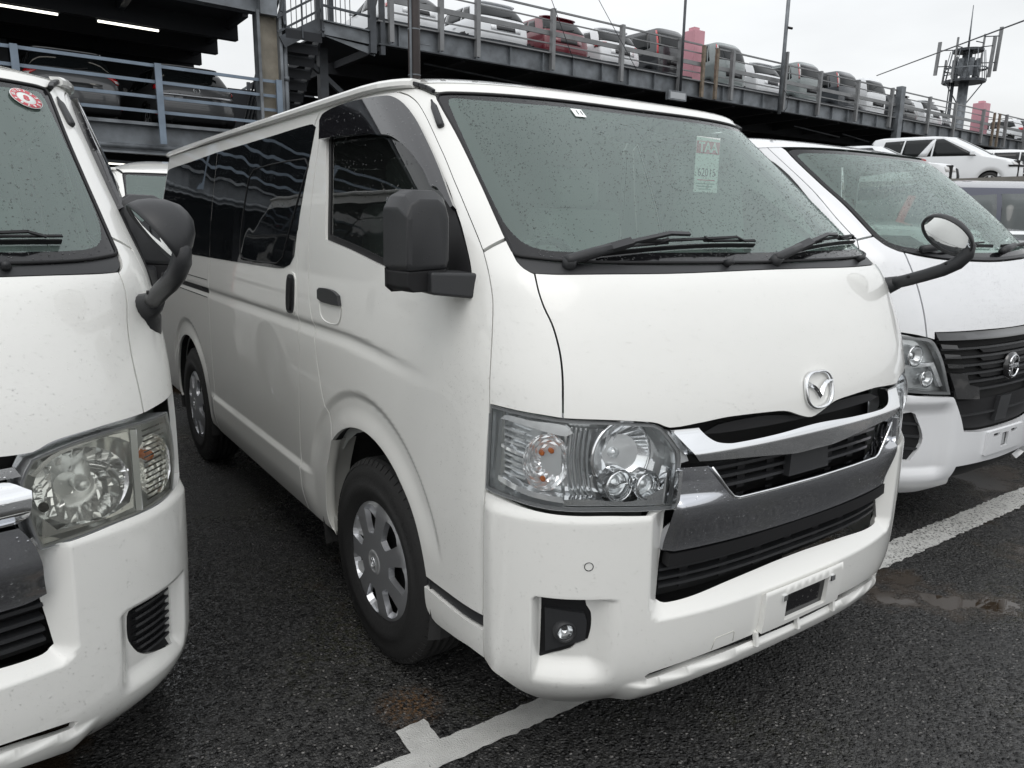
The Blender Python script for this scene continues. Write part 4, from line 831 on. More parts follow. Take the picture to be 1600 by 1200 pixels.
        pn('sill', [(2.14, .3), (3.93, .3), (3.93, .262), (2.14, .262)], 'plastic_dark', sg=sg, off=-.012, disp=False, depth=.05, step=.08)
        # fuel/flank handles
        hd = empty('door_handle'); hd.parent = root
        ho = [(2.155, 1.208), (2.135, 1.2185), (2.02, 1.2185), (1.965, 1.205), (1.948, 1.168), (2.10, 1.166), (2.150, 1.175)]
        o = pn('handle_lever', ho, 'plastic', par=hd, sg=sg, off=.012, depth=.016, step=.02)
        m = MB(); 
        cup = smooth_poly([(2.150, 1.166), (1.952, 1.166), (1.958, 1.13), (1.985, 1.108), (2.09, 1.106), (2.135, 1.125)][::-1], .012, 60); cc = cup.mean(0)
        rings = [(1.04, .0006), (.97, -.003), (.82, -.010), (.5, -.014), (0.02, -.015)]
        V = []; F = []; n = len(cup)
        for s_, o_ in rings:
            P_ = cc + (cup-cc)*s_; V += [tuple(p) for p in S.P(P_[:, 0]*sg, P_[:, 1], o_+.002)]
        for i in range(len(rings)-1):
            for k in range(n): F.append((i*n+k, i*n+(k+1) % n, (i+1)*n+(k+1) % n, (i+1)*n+k))
        m.add(V, F, True); m.build('handle_cup', PT, hd)
        so = [(2.53, 1.215), (2.50, 1.238), (2.43, 1.243), (2.395, 1.222), (2.41, 1.15), (2.445, 1.113), (2.50, 1.098), (2.545, 1.108)]
        so = [(2.455+.048*math.cos(t)*(1/((abs(math.cos(t))**4+abs(math.sin(t))**4)**.25)), 1.168+.074*math.sin(t)*(1/((abs(math.cos(t))**4+abs(math.sin(t))**4)**.25))) for t in np.linspace(0, 2*PI, 24)[:-1]]
        sh = empty('sliding_door_handle'); sh.parent = root
        pn('handle_surround', [(2.463+(a-2.455)*1.32, 1.168+(b-1.168)*1.12) for a, b in so], PT, par=sh, sg=sg, off=.003, depth=.004, step=.02, gap=0)
        pn('handle_recess', so, 'plastic', par=sh, sg=sg, off=.005, depth=.004, step=.02, gap=0)
        pn('handle_grip', [(2.455+(a-2.455)*.42-.006, 1.168+(b-1.168)*.86) for a, b in so], 'plastic_dark', par=sh, sg=sg, off=.014, depth=.010, step=.02, gap=0)
        # rear end half
        rg = pn('tailgate_half', [(5.425, .42), (6.149, .42), (6.149, 1.826), (5.365, 1.826)], PT, sg=sg, step=.06)
        pn('rear_window', [(5.52, 1.22), (6.149, 1.22), (6.149, 1.74), (5.48, 1.74)], 'privacy', par=rg, sg=sg, off=.003, depth=.004, step=.08)
        pn('tail_lamp', [(5.28, .86), (5.43, .86), (5.42, 1.20), (5.27, 1.20)], 'tail_red', par=rg, sg=sg, off=.012, depth=.02, step=.05)
        pn('rear_bumper', [(5.26, .33), (6.149, .33), (6.149, .56), (5.26, .56)], PT, par=rg, sg=sg, off=.03, depth=.05, step=.06)
        # rain channel rail, with its black front clip
        ya = [-.1, -.3, -.6, -1.0, -1.8, -2.6, -3.15, -3.28]; 
        q_ = np.array([S.a2q(a, 1.838) for a in (.742, .78, .84, .92, 1.01, 1.1)] + [A2(S, y_, 1.84) for y_ in ya[1:]]); z_ = np.array([1.8365, 1.839, 1.841, 1.843, 1.844, 1.845, 1.845, 1.845, 1.844, 1.842, 1.838, 1.832, 1.828]); P_ = S.P(q_*sg, z_, .010, False)
        m = MB(); 
        nn_ = len(P_); V = []; F = []; pr = [(-.022, .012), (.004, .014), (.012, .006), (.012, -.006), (.004, -.012), (-.014, -.012)]
        for p_ in P_:
            for dx_, dz_ in pr: V.append((p_[0]+sg*dx_, p_[1], p_[2]+dz_))
        k6 = len(pr); F = [(i*k6+j, i*k6+(j+1) % k6, (i+1)*k6+(j+1) % k6, (i+1)*k6+j) for i in range(nn_-1) for j in range(k6)] + [tuple(range(k6)), tuple((nn_-1)*k6+j for j in range(k6))]
        m.add(V, F, False); m.build('rain_gutter', PT, root)
        m = MB(); q2 = np.array([S.a2q(a, z) for a, z in ((.685, 1.812), (.700, 1.824), (.722, 1.832), (.744, 1.838))]); P2 = list(S.P(q2*sg, np.array([1.810, 1.823, 1.832, 1.839]), .008, False))
        for a_, b_ in zip(P2[:-1], P2[1:]): m.bar(tuple(a_), tuple(b_), .014, .012)
        m.build('gutter_clip', M['plastic'], root, bevel=.003)
        # closing strip between flank tops and roof
        pn('cant_rail', [(S.a2q(.74, 1.83), 1.828), (A2(S, -3.30, 1.83), 1.828), (A2(S, -3.30, 1.85), 1.849), (S.a2q(.735, 1.85), 1.849)], PT, sg=sg, off=-.006, disp=False, depth=0, step=.05, gap=0)
        # inner lining and wheel wells
        lin = [(.95, 1.22), (6.14, 1.22), (6.14, .30), (4.73, .30)] + circ(-2.58, .36, .395, -.15, PI+.15, 16)[::-1] + [(3.9, .30), (2.17, .30)] + circ(-.04, .36, .40, -.15, PI+.15, 16)[::-1] + [(1.36, .30), (.95, .30)]
        pn('door_lining', lin, 'trim', sg=sg, off=-.05, disp=False, depth=0, step=.12, bstep=.08)
        for yc, R_ in ((-.04, .425), (-2.58, .405)):
            m = MB(); n = 18; V = []; F = []
            for i in range(n+1):
                t = -.30+(PI+.6)*i/n
                for x_, rr_ in ((.835, R_), (.80, R_+.012), (.50, R_+.012)): V.append((sg*x_, yc+rr_*math.cos(t), .36+rr_*math.sin(t)))
            for i in range(n):
                for j in (0, 1): F.append((i*3+j, i*3+j+1, i*3+j+4, i*3+j+3))
            b_ = len(V); V += [(sg*.52, yc+R_*1.05*math.cos(-.30+(PI+.6)*i/n), .36+R_*1.05*math.sin(-.30+(PI+.6)*i/n)) for i in range(n+1)]
            F.append(tuple(b_+i for i in range(n+1))); m.add(V, F); m.build('wheel_well', M['liner'], root)
        # flange seen inside the front arch
        fl = smooth_poly([(2.060, .685), (2.0924, .634), (2.1397, .5352), (2.1582, .429), (2.1559, .3512), (2.12, .305), (2.11, .30), (2.05, .68)], .02, 60); fl = fl[(fl[:, 0] > 2.055)][:26]
        rows = [(-.001, 0), (-.012, -.012), (-.028, -.014), (-.034, -.004), (-.09, -.002)]; V = []; F = []
        for o_, dq in rows: V += [tuple(p) for p in S.P((fl[:, 0]+dq)*sg, fl[:, 1], o_)]
        nn_ = len(fl)
        for i in range(len(rows)-1):
            for k in range(nn_-1): F.append((i*nn_+k, i*nn_+k+1, (i+1)*nn_+k+1, (i+1)*nn_+k))
        m = MB(); m.add(V, F, True); m.build('arch_flange', M['jamb'], root)
        wheel(root, .735*sg, 0, sg, turn=.03); wheel(root, .735*sg, -2.57, sg)
        # door-top shade visor (smoked), stuck to the window frame
        vis = c('visor')
        if sg in fine:
            def off_v(q, z): return .010 + .022*sst(0, .10, np.minimum(np.abs(1.8-z), 1))*1
            pn('rain_visor', vis, 'smoke', sg=sg, off=lambda q, z: .020, depth=.020, gap=.001, corner=50)
        # hinge cover on the pillar
        if sg in fine:
            hp = Vector(S.P(np.array(S.a2q(.711, 1.77)*sg), np.array(1.778), .004)); hq = Vector(S.P(np.array(S.a2q(.724, 1.705)*sg), np.array(1.708), .004))
            m = MB(); m.tube([hp+(hp-hq)*.12, hp, hp.lerp(hq, .2), hp.lerp(hq, .8), hq, hq+(hq-hp)*.06], [.003, .004, .010, .011, .011, .007], 10); m.build('antenna_stub', M['plastic'], root)
        # ---- door mirror on its black sail
        if sg not in mirrors: continue
        sail = c('fwin'); sl = [(1.0352, 1.272), (.9841, 1.2815), (.9567, 1.3009), (.9114, 1.3537), (.875, 1.41), (.858, 1.455), (1.0, 1.46), (1.07, 1.40), (1.08, 1.276)]
        sl = [(.9841, 1.2825), (.9567, 1.3009), (.9114, 1.3537), (.8640, 1.43), (.8480, 1.475), (.8350, 1.52), (.88, 1.50), (1.09, 1.42), (1.10, 1.275), (1.0352, 1.272)]
        dm = pn('door_mirror', [(S.a2q(a, z), z) for a, z in sl], 'plastic_dark', sg=sg, off=.003, depth=.02, step=.03, corner=50)
        b0 = Vector((.80, .555, 1.290)); m = MB()
        V = [(x_*sg, y_, z_) for x_, y_, z_ in ((.795, .53, 1.266), (.795, .605, 1.262), (.795, .60, 1.326), (.795, .53, 1.330), (.930, .52, 1.280), (.930, .595, 1.278), (.930, .59, 1.332), (.930, .52, 1.336))]
        V = [(x_ - sg*tuck*(abs(x_) > .9), y_-.01-tuck*1.2*(abs(x_) > .9), z_) for x_, y_, z_ in V]
        m.add(V, [(0, 1, 2, 3), (7, 6, 5, 4), (0, 4, 5, 1), (1, 5, 6, 2), (2, 6, 7, 3), (3, 7, 4, 0)]); m.build('mirror_arm', M['plastic'], dm, bevel=.008, seg=3)
        def housing(v):
            x, y, z = v; 
            return v
        m = MB()
        # faceted housing: outline polygon in xz swept in y with chamfered front
        out = [(.865, 1.335), (.982, 1.330), (.992, 1.345), (.990, 1.478), (.972, 1.508), (.945, 1.522), (.890, 1.522), (.866, 1.505), (.857, 1.475), (.857, 1.36)]
        rings = [(1.0, .450, 0, 0), (1.02, .470, 0, 0), (1.0, .525, 0, 0), (.86, .560, .004, -.010), (.70, .566, .006, -.014)]
        cx_, cz_ = .925, 1.422; V = []; F = []; n = len(out)
        for s_, y_, dx_, dz_ in rings:
            for x_, z_ in out: V.append((sg*(cx_-tuck+(x_-cx_)*s_+dx_), y_-tuck*1.2, cz_+(z_-cz_)*s_+dz_))
        for i in range(len(rings)-1):
            for k in range(n): F.append((i*n+k, i*n+(k+1) % n, (i+1)*n+(k+1) % n, (i+1)*n+k))
        F.append(tuple((len(rings)-1)*n+k for k in range(n))); m.add(V, F); m.build('mirror_housing', M['plastic'], dm, bevel=.006, seg=3)
        m = MB(); out2 = [(.880, 1.285), (.975, 1.283), (.989, 1.295), (.989, 1.333), (.870, 1.338)]
        V = []; F = []; n = len(out2)
        for s_, y_ in ((1, .46), (1, .53), (.9, .560)):
            for x_, z_ in out2: V.append((sg*(cx_-tuck+(x_-cx_)*s_), y_-tuck*1.2, z_))
        for i in range(2):
            for k in range(n): F.append((i*n+k, i*n+(k+1) % n, (i+1)*n+(k+1) % n, (i+1)*n+k))
        F += [tuple(range(n)), tuple(2*n+k for k in range(n))]; m.add(V, F); m.build('mirror_foot', M['plastic_dark'], dm, bevel=.005)
        m = MB(); m.box(min((.87-tuck)*sg, (.98-tuck)*sg), max((.87-tuck)*sg, (.98-tuck)*sg), .446-tuck*1.2, .449-tuck*1.2, 1.35, 1.505); m.build('mirror_glass', M['mirror'], dm)
    # ---- roof
    ring_y = []
    qs = np.concatenate([np.linspace(-6.15, -5.2, 12), np.linspace(-5.15, -1.6, 26), np.linspace(-1.5, 1.5, 61), np.linspace(1.6, 5.15, 26), np.linspace(5.2, 6.15, 12)])
    B = S.P(qs, 1.845+0*qs, .004, False); n = len(qs); V = []; F = []
    sv = [1, .992, .975, .95, .91, .86, .80, .72, .62, .5, .35, .2, .05]
    for s_ in sv:
        C0 = np.stack([0*B[:, 0], np.clip(B[:, 1], -2.9, -1.25), B[:, 2]], 1); P_ = C0 + (B-C0)*s_
        P_[:, 2] = 1.845 + .142*(1-s_**2.6)
        V += [tuple(p) for p in P_]
    for i in range(len(sv)-1):
        for k in range(n-1): F.append((i*n+k, i*n+k+1, (i+1)*n+k+1, (i+1)*n+k))
    me = mesh('roof', V, F, True); link('roof', me, PT, root)
    m = MB()
    V = []; F = []
    for s_ in (1, .9, .6, .05):
        C0 = np.stack([0*B[:, 0], np.clip(B[:, 1], -2.9, -1.25), B[:, 2]], 1); P_ = C0 + (B-C0)*s_*.985; P_[:, 2] = 1.82 + .12*(1-s_**2.6); V += [tuple(p) for p in P_]
    for i in range(3):
        for k in range(n-1): F.append((i*n+k, i*n+k+1, (i+1)*n+k+1, (i+1)*n+k))
    me = mesh('headliner', V, F, True); link('headliner', me, M['headliner'], root)
    # ---- floor and cabin
    m = MB(); m.box(-.74, .74, -3.5, -.45, .26, .34); m.box(-.50, .50, -.45, .62, .20, .34); m.build('floor_pan', M['under'], root)
    m = MB(); m.box(-.50, .50, -.5, .5, .34, .70); m.build('engine_cover', M['trim'], root)
    dsh = pn('dashboard', sym([(0, 1.335), (.55, 1.335), (.80, 1.30), (.80, .9), (0, .9)]), 'dash', off=-.42, disp=False, depth=0, step=.08)
    m = MB(); V = []; qs = np.linspace(-.8, .8, 25); a_ = S.P(qs, 1.36+0*qs, -.03, False); b_ = S.P(qs, 1.33+0*qs, -.42, False)
    a_[:, 2] = 1.34; m.add([tuple(p) for p in a_]+[tuple(p) for p in b_], [(i, i+1, 25+i+1, 25+i) for i in range(24)], True); m.build('dash_top', M['dash'], root)
    m = MB(); m.tube([(.36+.17*math.cos(t), .18+.17*math.sin(t)*.55, 1.26+.17*math.sin(t)*.80) for t in np.linspace(0, 2*PI, 28)], .014, 6, False); m.tube([(.36, .20, 1.27), (.36, .42, 1.12)], .03, 8); m.bar((.21, .18, 1.26), (.51, .18, 1.26), .05, .02); m.build('steering_wheel', M['plastic'], root)
    for x_ in (.38, -.38):
        m = MB(); m.box(x_-.25, x_+.25, -.45, .05, .80, .92); m.build('seat', M['trim'], root, bevel=.04)
        rbox('seat_back', M['trim'], root, (x_, -.50, 1.20), (.48, .14, .62), .05); rbox('headrest', M['trim'], root, (x_, -.52, 1.60), (.26, .10, .17), .04)
    m = MB(); m.box(-.02, .16, .31, .33, 1.70, 1.76); m.build('room_mirror', M['plastic_dark'], root, bevel=.01)
    m = MB(); m.box(-.10, .10, .16, .26, 1.74, 1.765); m.build('camera_pod', M['plastic_dark'], root, bevel=.008)

def stalk_mirror(parent, S, sg=-1, deep=False):
    """round convex mirror on a curved stalk at the passenger-side front corner"""
    sm = empty('stalk_mirror'); sm.parent = parent
    f = lambda x, y, z: Vector((x*-sg*1.0 if sg == 1 else x, y, z))
    P0 = Vector((-.775, .715, 1.245)); m = MB()
    m.tube([Vector((-.800, .60, 1.12)), Vector((-.785, .66, 1.175)), Vector((-.770, .70, 1.22)), P0, Vector((-.79, .745, 1.258)), Vector((-.792, .77, 1.268))], [.010, .038, .046, .038, .028, .022], 14); m.build('stalk_base', M['plastic'], sm)
    m = MB(); m.tube([Vector((-.788, .75, 1.262)), Vector((-.787, .80, 1.277)), Vector((-.788, .86, 1.298)), Vector((-.795, .91, 1.318)), Vector((-.803, .95, 1.342)), Vector((-.810, .972, 1.370)), Vector((-.812, .975, 1.395)), Vector((-.806, .960, 1.41))], [.021, .021, .021, .0215, .022, .0225, .021, .017], 14); m.build('stalk', M['plastic'], sm)
    m = MB()
    for p in ((-.766, .815, 1.289), (-.780, .925, 1.338)): m.tube([Vector(p)+Vector((-.02, 0, 0)), Vector(p)+Vector((.0015, 0, .002))], .005, 8)
    m.build('screw_hole', M['plastic_dark'], sm)
    d = Vector((.067, -.107, .095)).normalized(); nn = Vector((.80, .04, -.60)); nn = (nn-d*nn.dot(d)).normalized(); Mx = frame_mat((-.776, .922, 1.434), d, nn.cross(d), nn)
    Mx = Mx @ Matrix.Diagonal((.088, .062, .062, 1))
    kd = 1.5 if deep else .85; m = MB(); m.lathe([(.0, -.85*kd), (.3, -.80*kd), (.6, -.62*kd), (.82, -.38*kd), (.96, -.14*kd), (1.0, .05), (1.0, .22), (.95, .24), (.90, .16)], 36, Mx); m.build('mirror_shell', M['plastic'], sm)
    m = MB(); m.lathe([(0, .24), (.35, .235), (.65, .21), (.91, .15)], 36, Mx); m.build('mirror_glass', M['mirror'], sm)
    return sm
# ------------------------------------------------------------------ rain beads standing on the paint and glass
def drop_mat(ior=1.36, tint=1.0, name='rain_bead'):
    m = bpy.data.materials.new(name); m.use_nodes = True; nt = m.node_tree; N = nt.nodes; L = nt.links; N.clear()
    out = N.new('ShaderNodeOutputMaterial'); tr = N.new('ShaderNodeBsdfTransparent'); tr.inputs[0].default_value = (tint, tint, tint, 1)
    gl = N.new('ShaderNodeBsdfGlossy'); gl.inputs['Roughness'].default_value = .08
    fr = N.new('ShaderNodeFresnel'); fr.inputs['IOR'].default_value = ior; mx = N.new('ShaderNodeMixShader')
    L.new(fr.outputs[0], mx.inputs[0]); L.new(tr.outputs[0], mx.inputs[1]); L.new(gl.outputs[0], mx.inputs[2]); L.new(mx.outputs[0], out.inputs[0]); return m
M['bead'] = drop_mat(); M['bead_glass'] = drop_mat(1.6, .74, 'rain_bead_glass')
def beads(S, root, n, qr, zr, rr, reject=None, off=0, flat=.40, seed=1, name='rain_beads'):
    g = np.random.default_rng(seed)
    q = g.uniform(*qr, n); z = g.uniform(*zr, n)
    keep = np.ones(n, bool)
    cl = np.sin(q*9+z*5)+np.sin(z*13-q*4)+g.normal(0, 1.2, n); keep &= cl > -1.1
    if reject is not None: keep &= ~reject(q, z)
    q, z = q[keep], z[keep]; n = len(q)
    r = rr[0] + (rr[1]-rr[0])*g.random(n)**2.6
    P, _ = S.raw(q, z, off); Nn = S.N(q, z, off)
    T = np.cross(Nn, [0, 0, 1.0]); T /= np.linalg.norm(T, axis=1, keepdims=True); B = np.cross(Nn, T)
    k = 6; V = []; ring = []
    st = 1 + .5*g.random(n)
    for s_, h_ in ((1.0, 0), (.72, .62)):
        for i in range(k):
            a = 2*PI*i/k; ring.append(P + (T*(math.cos(a)*s_*r)[:, None] if False else T*(r*s_*math.cos(a))[:, None]) + B*(r*s_*math.sin(a)*st)[:, None] + Nn*(r*h_*flat)[:, None])
    ring.append(P + Nn*(r*flat*.95)[:, None])
    V = np.stack(ring, 1).reshape(-1, 3); F = []
    base = []
    for i in range(k):
        j = (i+1) % k; base.append((i, j, k+j, k+i)); base.append((k+i, k+j, 2*k, 2*k))
    quads = np.array([b for b in base[0::2]]); tris = np.array([b[:3] for b in base[1::2]])
    a0, b0, c0 = V[0], V[1], V[k]
    if np.dot(np.cross(b0-a0, c0-a0), Nn[0]+0*a0) < 0 if n else False: quads = quads[:, ::-1]; tris = tris[:, ::-1]
    o = (np.arange(n)*(2*k+1))[:, None, None]
    F = [tuple(f) for f in (quads[None]+o).reshape(-1, 4).tolist()] + [tuple(f) for f in (tris[None]+o).reshape(-1, 3).tolist()]
    me = bpy.data.meshes.new(name); me.from_pydata(V.tolist(), [], F); me.polygons.foreach_set('use_smooth', [True]*len(F)); me.update()
    o = link(name, me, M['bead_glass' if name != 'rain_beads' else 'bead'], root); o['kind'] = 'stuff'; return o
def van_beads(S, root, seed, qmin=-.95, qmax=4.9, n=1.0):
    def rej(q, z):
        A = np.abs(q)
        b = (A < .46) & (z < .985) & (z > .50)
        b |= (A > .42) & (A < 1.0) & (z > .775) & (z < 1.02)
        b |= (A < .14) & (z > .955) & (z < 1.08)
        b |= (A > .60) & (A < .79) & (z > .36) & (z < .57)
        b |= (A > 1.0) & (z > 1.24); b |= (z > 1.325) & (A < 1.0)
        for yc in (-.04, -2.58): b |= np.hypot(1.75-A-yc, z-.36) < .43
        b |= (z < .34) & (A < .5)
        b |= (A < .2) & (z < .51)
        return b
    beads(S, root, int(15000*n), (qmin, 1.3 if qmax > 0 else qmax), (.28, 1.335), (.0006, .0019), rej, seed=seed)
    beads(S, root, int(9000*n), (1.3, qmax), (.33, 1.24), (.0006, .0017), rej, seed=seed+1) if qmax > 1.3 else None
    beads(S, root, int(12000*n), (-.66, .66), (1.36, 1.81), (.0007, .0024), None, off=-.0035, flat=.6, seed=seed+2, name='windscreen_beads')

# ------------------------------------------------------------------ other vehicles, lighter models on the same kind of skin
def patch(S, name, mt, par, fn, nu=8, nv=5, off=.004, edge=True):
    V = []; F = []
    for j in range(nv+1):
        for i in range(nu+1):
            u, v = i/nu*2-1, j/nv; q, z, sx = fn(u, v); p = S.P(np.array(float(q)), np.array(float(z)), off); V.append((p[0]*sx, p[1], p[2]))
    for j in range(nv):
        for i in range(nu): a = j*(nu+1)+i; F.append((a, a+1, a+nu+2, a+nu+1))
    o = link(name, mesh(name, V, F, True), mt, par)
    if edge:
        s_ = o.modifiers.new('thick', 'SOLIDIFY'); s_.thickness = abs(off)*.8+.002; s_.offset = 0
    return o
def sidep(S, yz, sx):
    """yz: bottom-rear, bottom-front, top-front, top-rear as (y, z)"""
    def fn(u, v):
        t = (u+1)/2; a = lerp2(yz[0], yz[1], t); b = lerp2(yz[3], yz[2], t); y, z = lerp2(a, b, v)
        return S.AF+S.ref-y, z, sx
    return fn
def rearp(S, c0, c1, z0, z1, c0t=None, c1t=None):
    """patch on the tail between widths c0..c1 (0 = centre line, signed)"""
    def fn(u, v):
        t = (u+1)/2; a = c0+(c1-c0)*t; b = (c0 if c0t is None else c0t)+((c1 if c1t is None else c1t)-(c0 if c0t is None else c0t))*t
        c = a+(b-a)*v; z = z0+(z1-z0)*v
        return float(S.qend(z))-abs(c)*1.0, z, (1 if c >= 0 else -1)
    return fn
def frontp(S, q0, q1, z0, z1, q0t=None, q1t=None):
    def fn(u, v):
        t = (u+1)/2; a = q0+(q1-q0)*t; b = (q0 if q0t is None else q0t)+((q1 if q1t is None else q1t)-(q0 if q0t is None else q0t))*t
        q = a+(b-a)*v; return abs(q), z0+(z1-z0)*v, (1 if q >= 0 else -1)
    return fn
KIND = {}
def prof(z, yf, y0, w, n, yb): return dict(z=z, yf=yf, y0=y0, w=w, n=n, yb=yb)
#                 z                                              nose                                  corner start                              half width                                exponent            tail
KIND['suv'] = dict(t=prof([.22, .34, .60, .85, .97, 1.03, 1.09, 1.20, 1.35, 1.50, 1.58], [2.20, 2.28, 2.30, 2.26, 2.12, 1.55, 1.02, .86, .60, .34, .18],
    [1.6, 1.7, 1.7, 1.7, 1.6, 1.1, .55, .35, .10, -.15, -.3], [.84, .90, .92, .92, .91, .90, .88, .84, .775, .71, .66], [2.8]*11, [-2.18, -2.28, -2.32, -2.28, -2.24, -2.22, -2.19, -2.13, -2.02, -1.88, -1.75]),
    crown=.10, roof=(-.9, -1.2), wheels=(1.42, -1.27, .36), rw=(1.12, 1.46), belt=1.08)
KIND['hatch'] = dict(t=prof([.18, .28, .52, .75, .86, .92, .98, 1.08, 1.22, 1.36, 1.43], [2.05, 2.14, 2.16, 2.10, 1.95, 1.45, 1.00, .82, .52, .24, .08],
    [1.5, 1.6, 1.6, 1.6, 1.5, 1.0, .5, .3, .0, -.2, -.35], [.80, .86, .885, .88, .87, .86, .85, .81, .745, .68, .63], [2.8]*11, [-1.95, -2.05, -2.10, -2.06, -2.03, -2.0, -1.96, -1.88, -1.72, -1.50, -1.36]),
    crown=.08, roof=(-.7, -.9), wheels=(1.30, -1.25, .32), rw=(1.0, 1.32), belt=.96)
KIND['box'] = dict(t=prof([.22, .34, .68, 1.02, 1.14, 1.21, 1.28, 1.43, 1.66, 1.87, 1.98], [1.78, 1.84, 1.85, 1.80, 1.70, 1.40, 1.15, 1.05, .88, .70, .62],
    [1.3, 1.4, 1.4, 1.4, 1.3, 1.0, .75, .6, .45, .3, .2], [.74, .80, .82, .82, .82, .815, .81, .79, .75, .68, .60], [2.5]*11, [-1.72, -1.80, -1.84, -1.83, -1.83, -1.82, -1.81, -1.78, -1.70, -1.58, -1.46]),
    crown=.10, roof=(-.9, -.9), wheels=(1.25, -1.22, .32), rw=(1.30, 1.84), belt=1.24)
KIND['minivan'] = dict(t=prof([.20, .32, .60, .88, 1.02, 1.10, 1.16, 1.30, 1.50, 1.70, 1.80], [2.36, 2.45, 2.48, 2.45, 2.30, 1.95, 1.68, 1.45, 1.08, .70, .50],
    [1.9, 1.95, 1.95, 1.95, 1.8, 1.4, 1.1, .9, .55, .2, .0], [.86, .91, .925, .925, .92, .915, .91, .89, .85, .80, .76], [3.0]*11, [-2.30, -2.40, -2.45, -2.44, -2.42, -2.40, -2.38, -2.34, -2.27, -2.17, -2.10]),
    crown=.12, roof=(-.8, -1.4), wheels=(1.55, -1.45, .35), rw=(1.22, 1.66), belt=1.15)
GL_DARK = mat('dark_window', (.010, .012, .013), .06, spec=.35)
GL_GREY = mat('grey_window', (.045, .055, .055), .05, spec=.7)
PAINTS = {}
def cpaint(c, name):
    if name not in PAINTS: PAINTS[name] = mat(name, c, .3, coat=1, spec=.4)
    return PAINTS[name]
def make_car(root, kind, paint, detail=1, lamps='wide', clad=True, win=None, badge=True, rails=False, spoiler=True, red_hoop=False):
    K = KIND[kind]; S = Surf(K['t'], None, ref=K['t']['y0'][2], sig=3.); win = win or GL_DARK
    z0, z1 = S.z0, S.z1; yb = K['t']['yb']; bz = K['belt']
    nz = 30; zs = np.concatenate([np.linspace(z0, bz-.14, 9), np.linspace(bz-.12, bz+.04, 10), np.linspace(bz+.07, z1, 9)])
    V = []; F = []; nq = 60
    us = np.concatenate([np.linspace(0, .42, 26), np.linspace(.45, .80, 12), np.linspace(.82, 1, 22)]); nq = len(us)
    for sx in (1, -1):
        b = len(V)
        for z in zs:
            P_ = S.P(us*float(S.qend(z)), z+0*us); V += [(p[0]*sx, p[1], p[2]) for p in P_]
        for i in range(len(zs)-1):
            for k in range(nq-1):
                f = (b+i*nq+k, b+i*nq+k+1, b+(i+1)*nq+k+1, b+(i+1)*nq+k)
                yc = V[f[0]][1]; zc = V[f[0]][2]; skip = False
                for wy in K['wheels'][:2]:
                    if abs(V[f[0]][0]) > .7*S.f('w', .6) and math.hypot(yc-wy, zc-K['wheels'][2]) < K['wheels'][2]*.98: skip = True
                if not skip: F.append(f if sx > 0 else f[::-1])
    # roof
    qs = np.linspace(0, float(S.qend(z1)), 60); B0 = S.P(qs, z1+0*qs); B = np.concatenate([B0[::-1]*[-1, 1, 1], B0[1:]]); nB = len(B); b = len(V); sv = [1, .97, .9, .8, .65, .45, .2, .02]
    lo, hi = K['roof'][1], K['roof'][0]
    if lo > hi: lo, hi = hi, lo
    for s_ in sv:
        C0 = np.stack([0*B[:, 0], np.clip(B[:, 1], lo, hi), B[:, 2]], 1); P_ = C0+(B-C0)*s_; P_[:, 2] = z1+K['crown']*(1-s_**2.0); V += [tuple(p) for p in P_]
    for i in range(len(sv)-1):
        for k in range(nB-1): F.append((b+i*nB+k, b+i*nB+k+1, b+(i+1)*nB+k+1, b+(i+1)*nB+k))
    link('body_shell', mesh('body_shell', V, F, True), paint, root)
    m = MB(); w_ = S.f('w', .5); m.box(-w_*.9, w_*.9, yb[2]+.15, K['t']['yf'][2]-.15, .18, bz-.15); m.build('underbody', M['under'], root)
    r_ = K['wheels'][2]
    for wy in K['wheels'][:2]:
        for sg in (1, -1): wheel(root, (w_-.11)*sg, wy, sg, r=r_*.93, w=.20, cover='silver' if detail else 'dark', n=28, z=r_*.93, rim=r_*.62)
    # glass
    wt = z1-.03; a = K['rw']; wb = K['t']
    ws0 = float(np.interp(bz+.04, wb['z'], wb['yf'])); ws1 = float(np.interp(wt, wb['z'], wb['yf']))
    patch(S, 'windscreen', win if win is not GL_DARK else GL_GREY, root, frontp(S, -.60, .60, bz+.05, wt, -.62, .62), 14, 8)
    patch(S, 'rear_window', win, root, rearp(S, -.78, .78, a[0], a[1], -.74, .74), 14, 6)
    yr_ = float(S.f('yb', 1.2)); 
    for sx in (1, -1):
        f0 = ws0-.50; f1 = ws1-.42; rb = float(S.f('yb', a[0]))+.55; rt = float(S.f('yb', a[1]))+.50
        ym = -.18
        patch(S, 'front_window', win, root, sidep(S, [(ym, bz+.035), (f0, bz+.02), (f1-.05, wt-.02), (ym+.05, wt-.02)], sx), 6, 4)
        patch(S, 'rear_door_window', win, root, sidep(S, [(ym-.95, bz+.04), (ym-.05, bz+.035), (ym, wt-.02), (ym-.85, wt-.03)], sx), 6, 4)
        if kind in ('suv', 'minivan', 'box', 'tall', 'lowvan') and rb < ym-1.05: patch(S, 'quarter_window', win, root, sidep(S, [(rb, bz+.08), (ym-1.0, bz+.045), (ym-.90, wt-.035), (rt+.02, wt-.06)], sx), 5, 4)
        ya, yz_ = (rb-.3, ws0-.2)
        m = MB(); mx_ = S.f('w', bz+.08)+.04; m.box(sx*mx_-.09*(sx < 0)-.02, sx*mx_+.09*(sx > 0)+.02, f0-.22, f0-.08, bz+.04, bz+.17); m.build('door_mirror', paint, root, bevel=.03)
        m = MB(); q_ = [S.AF+S.ref-y_ for y_ in (ym-.75, ym-.60)]; p_ = S.P(np.array(q_), np.array([bz-.14]*2), .012); m.bar((p_[0][0]*sx, p_[0][1], p_[0][2]), (p_[1][0]*sx, p_[1][1], p_[1][2]), .02, .03); m.build('door_handle', paint, root)
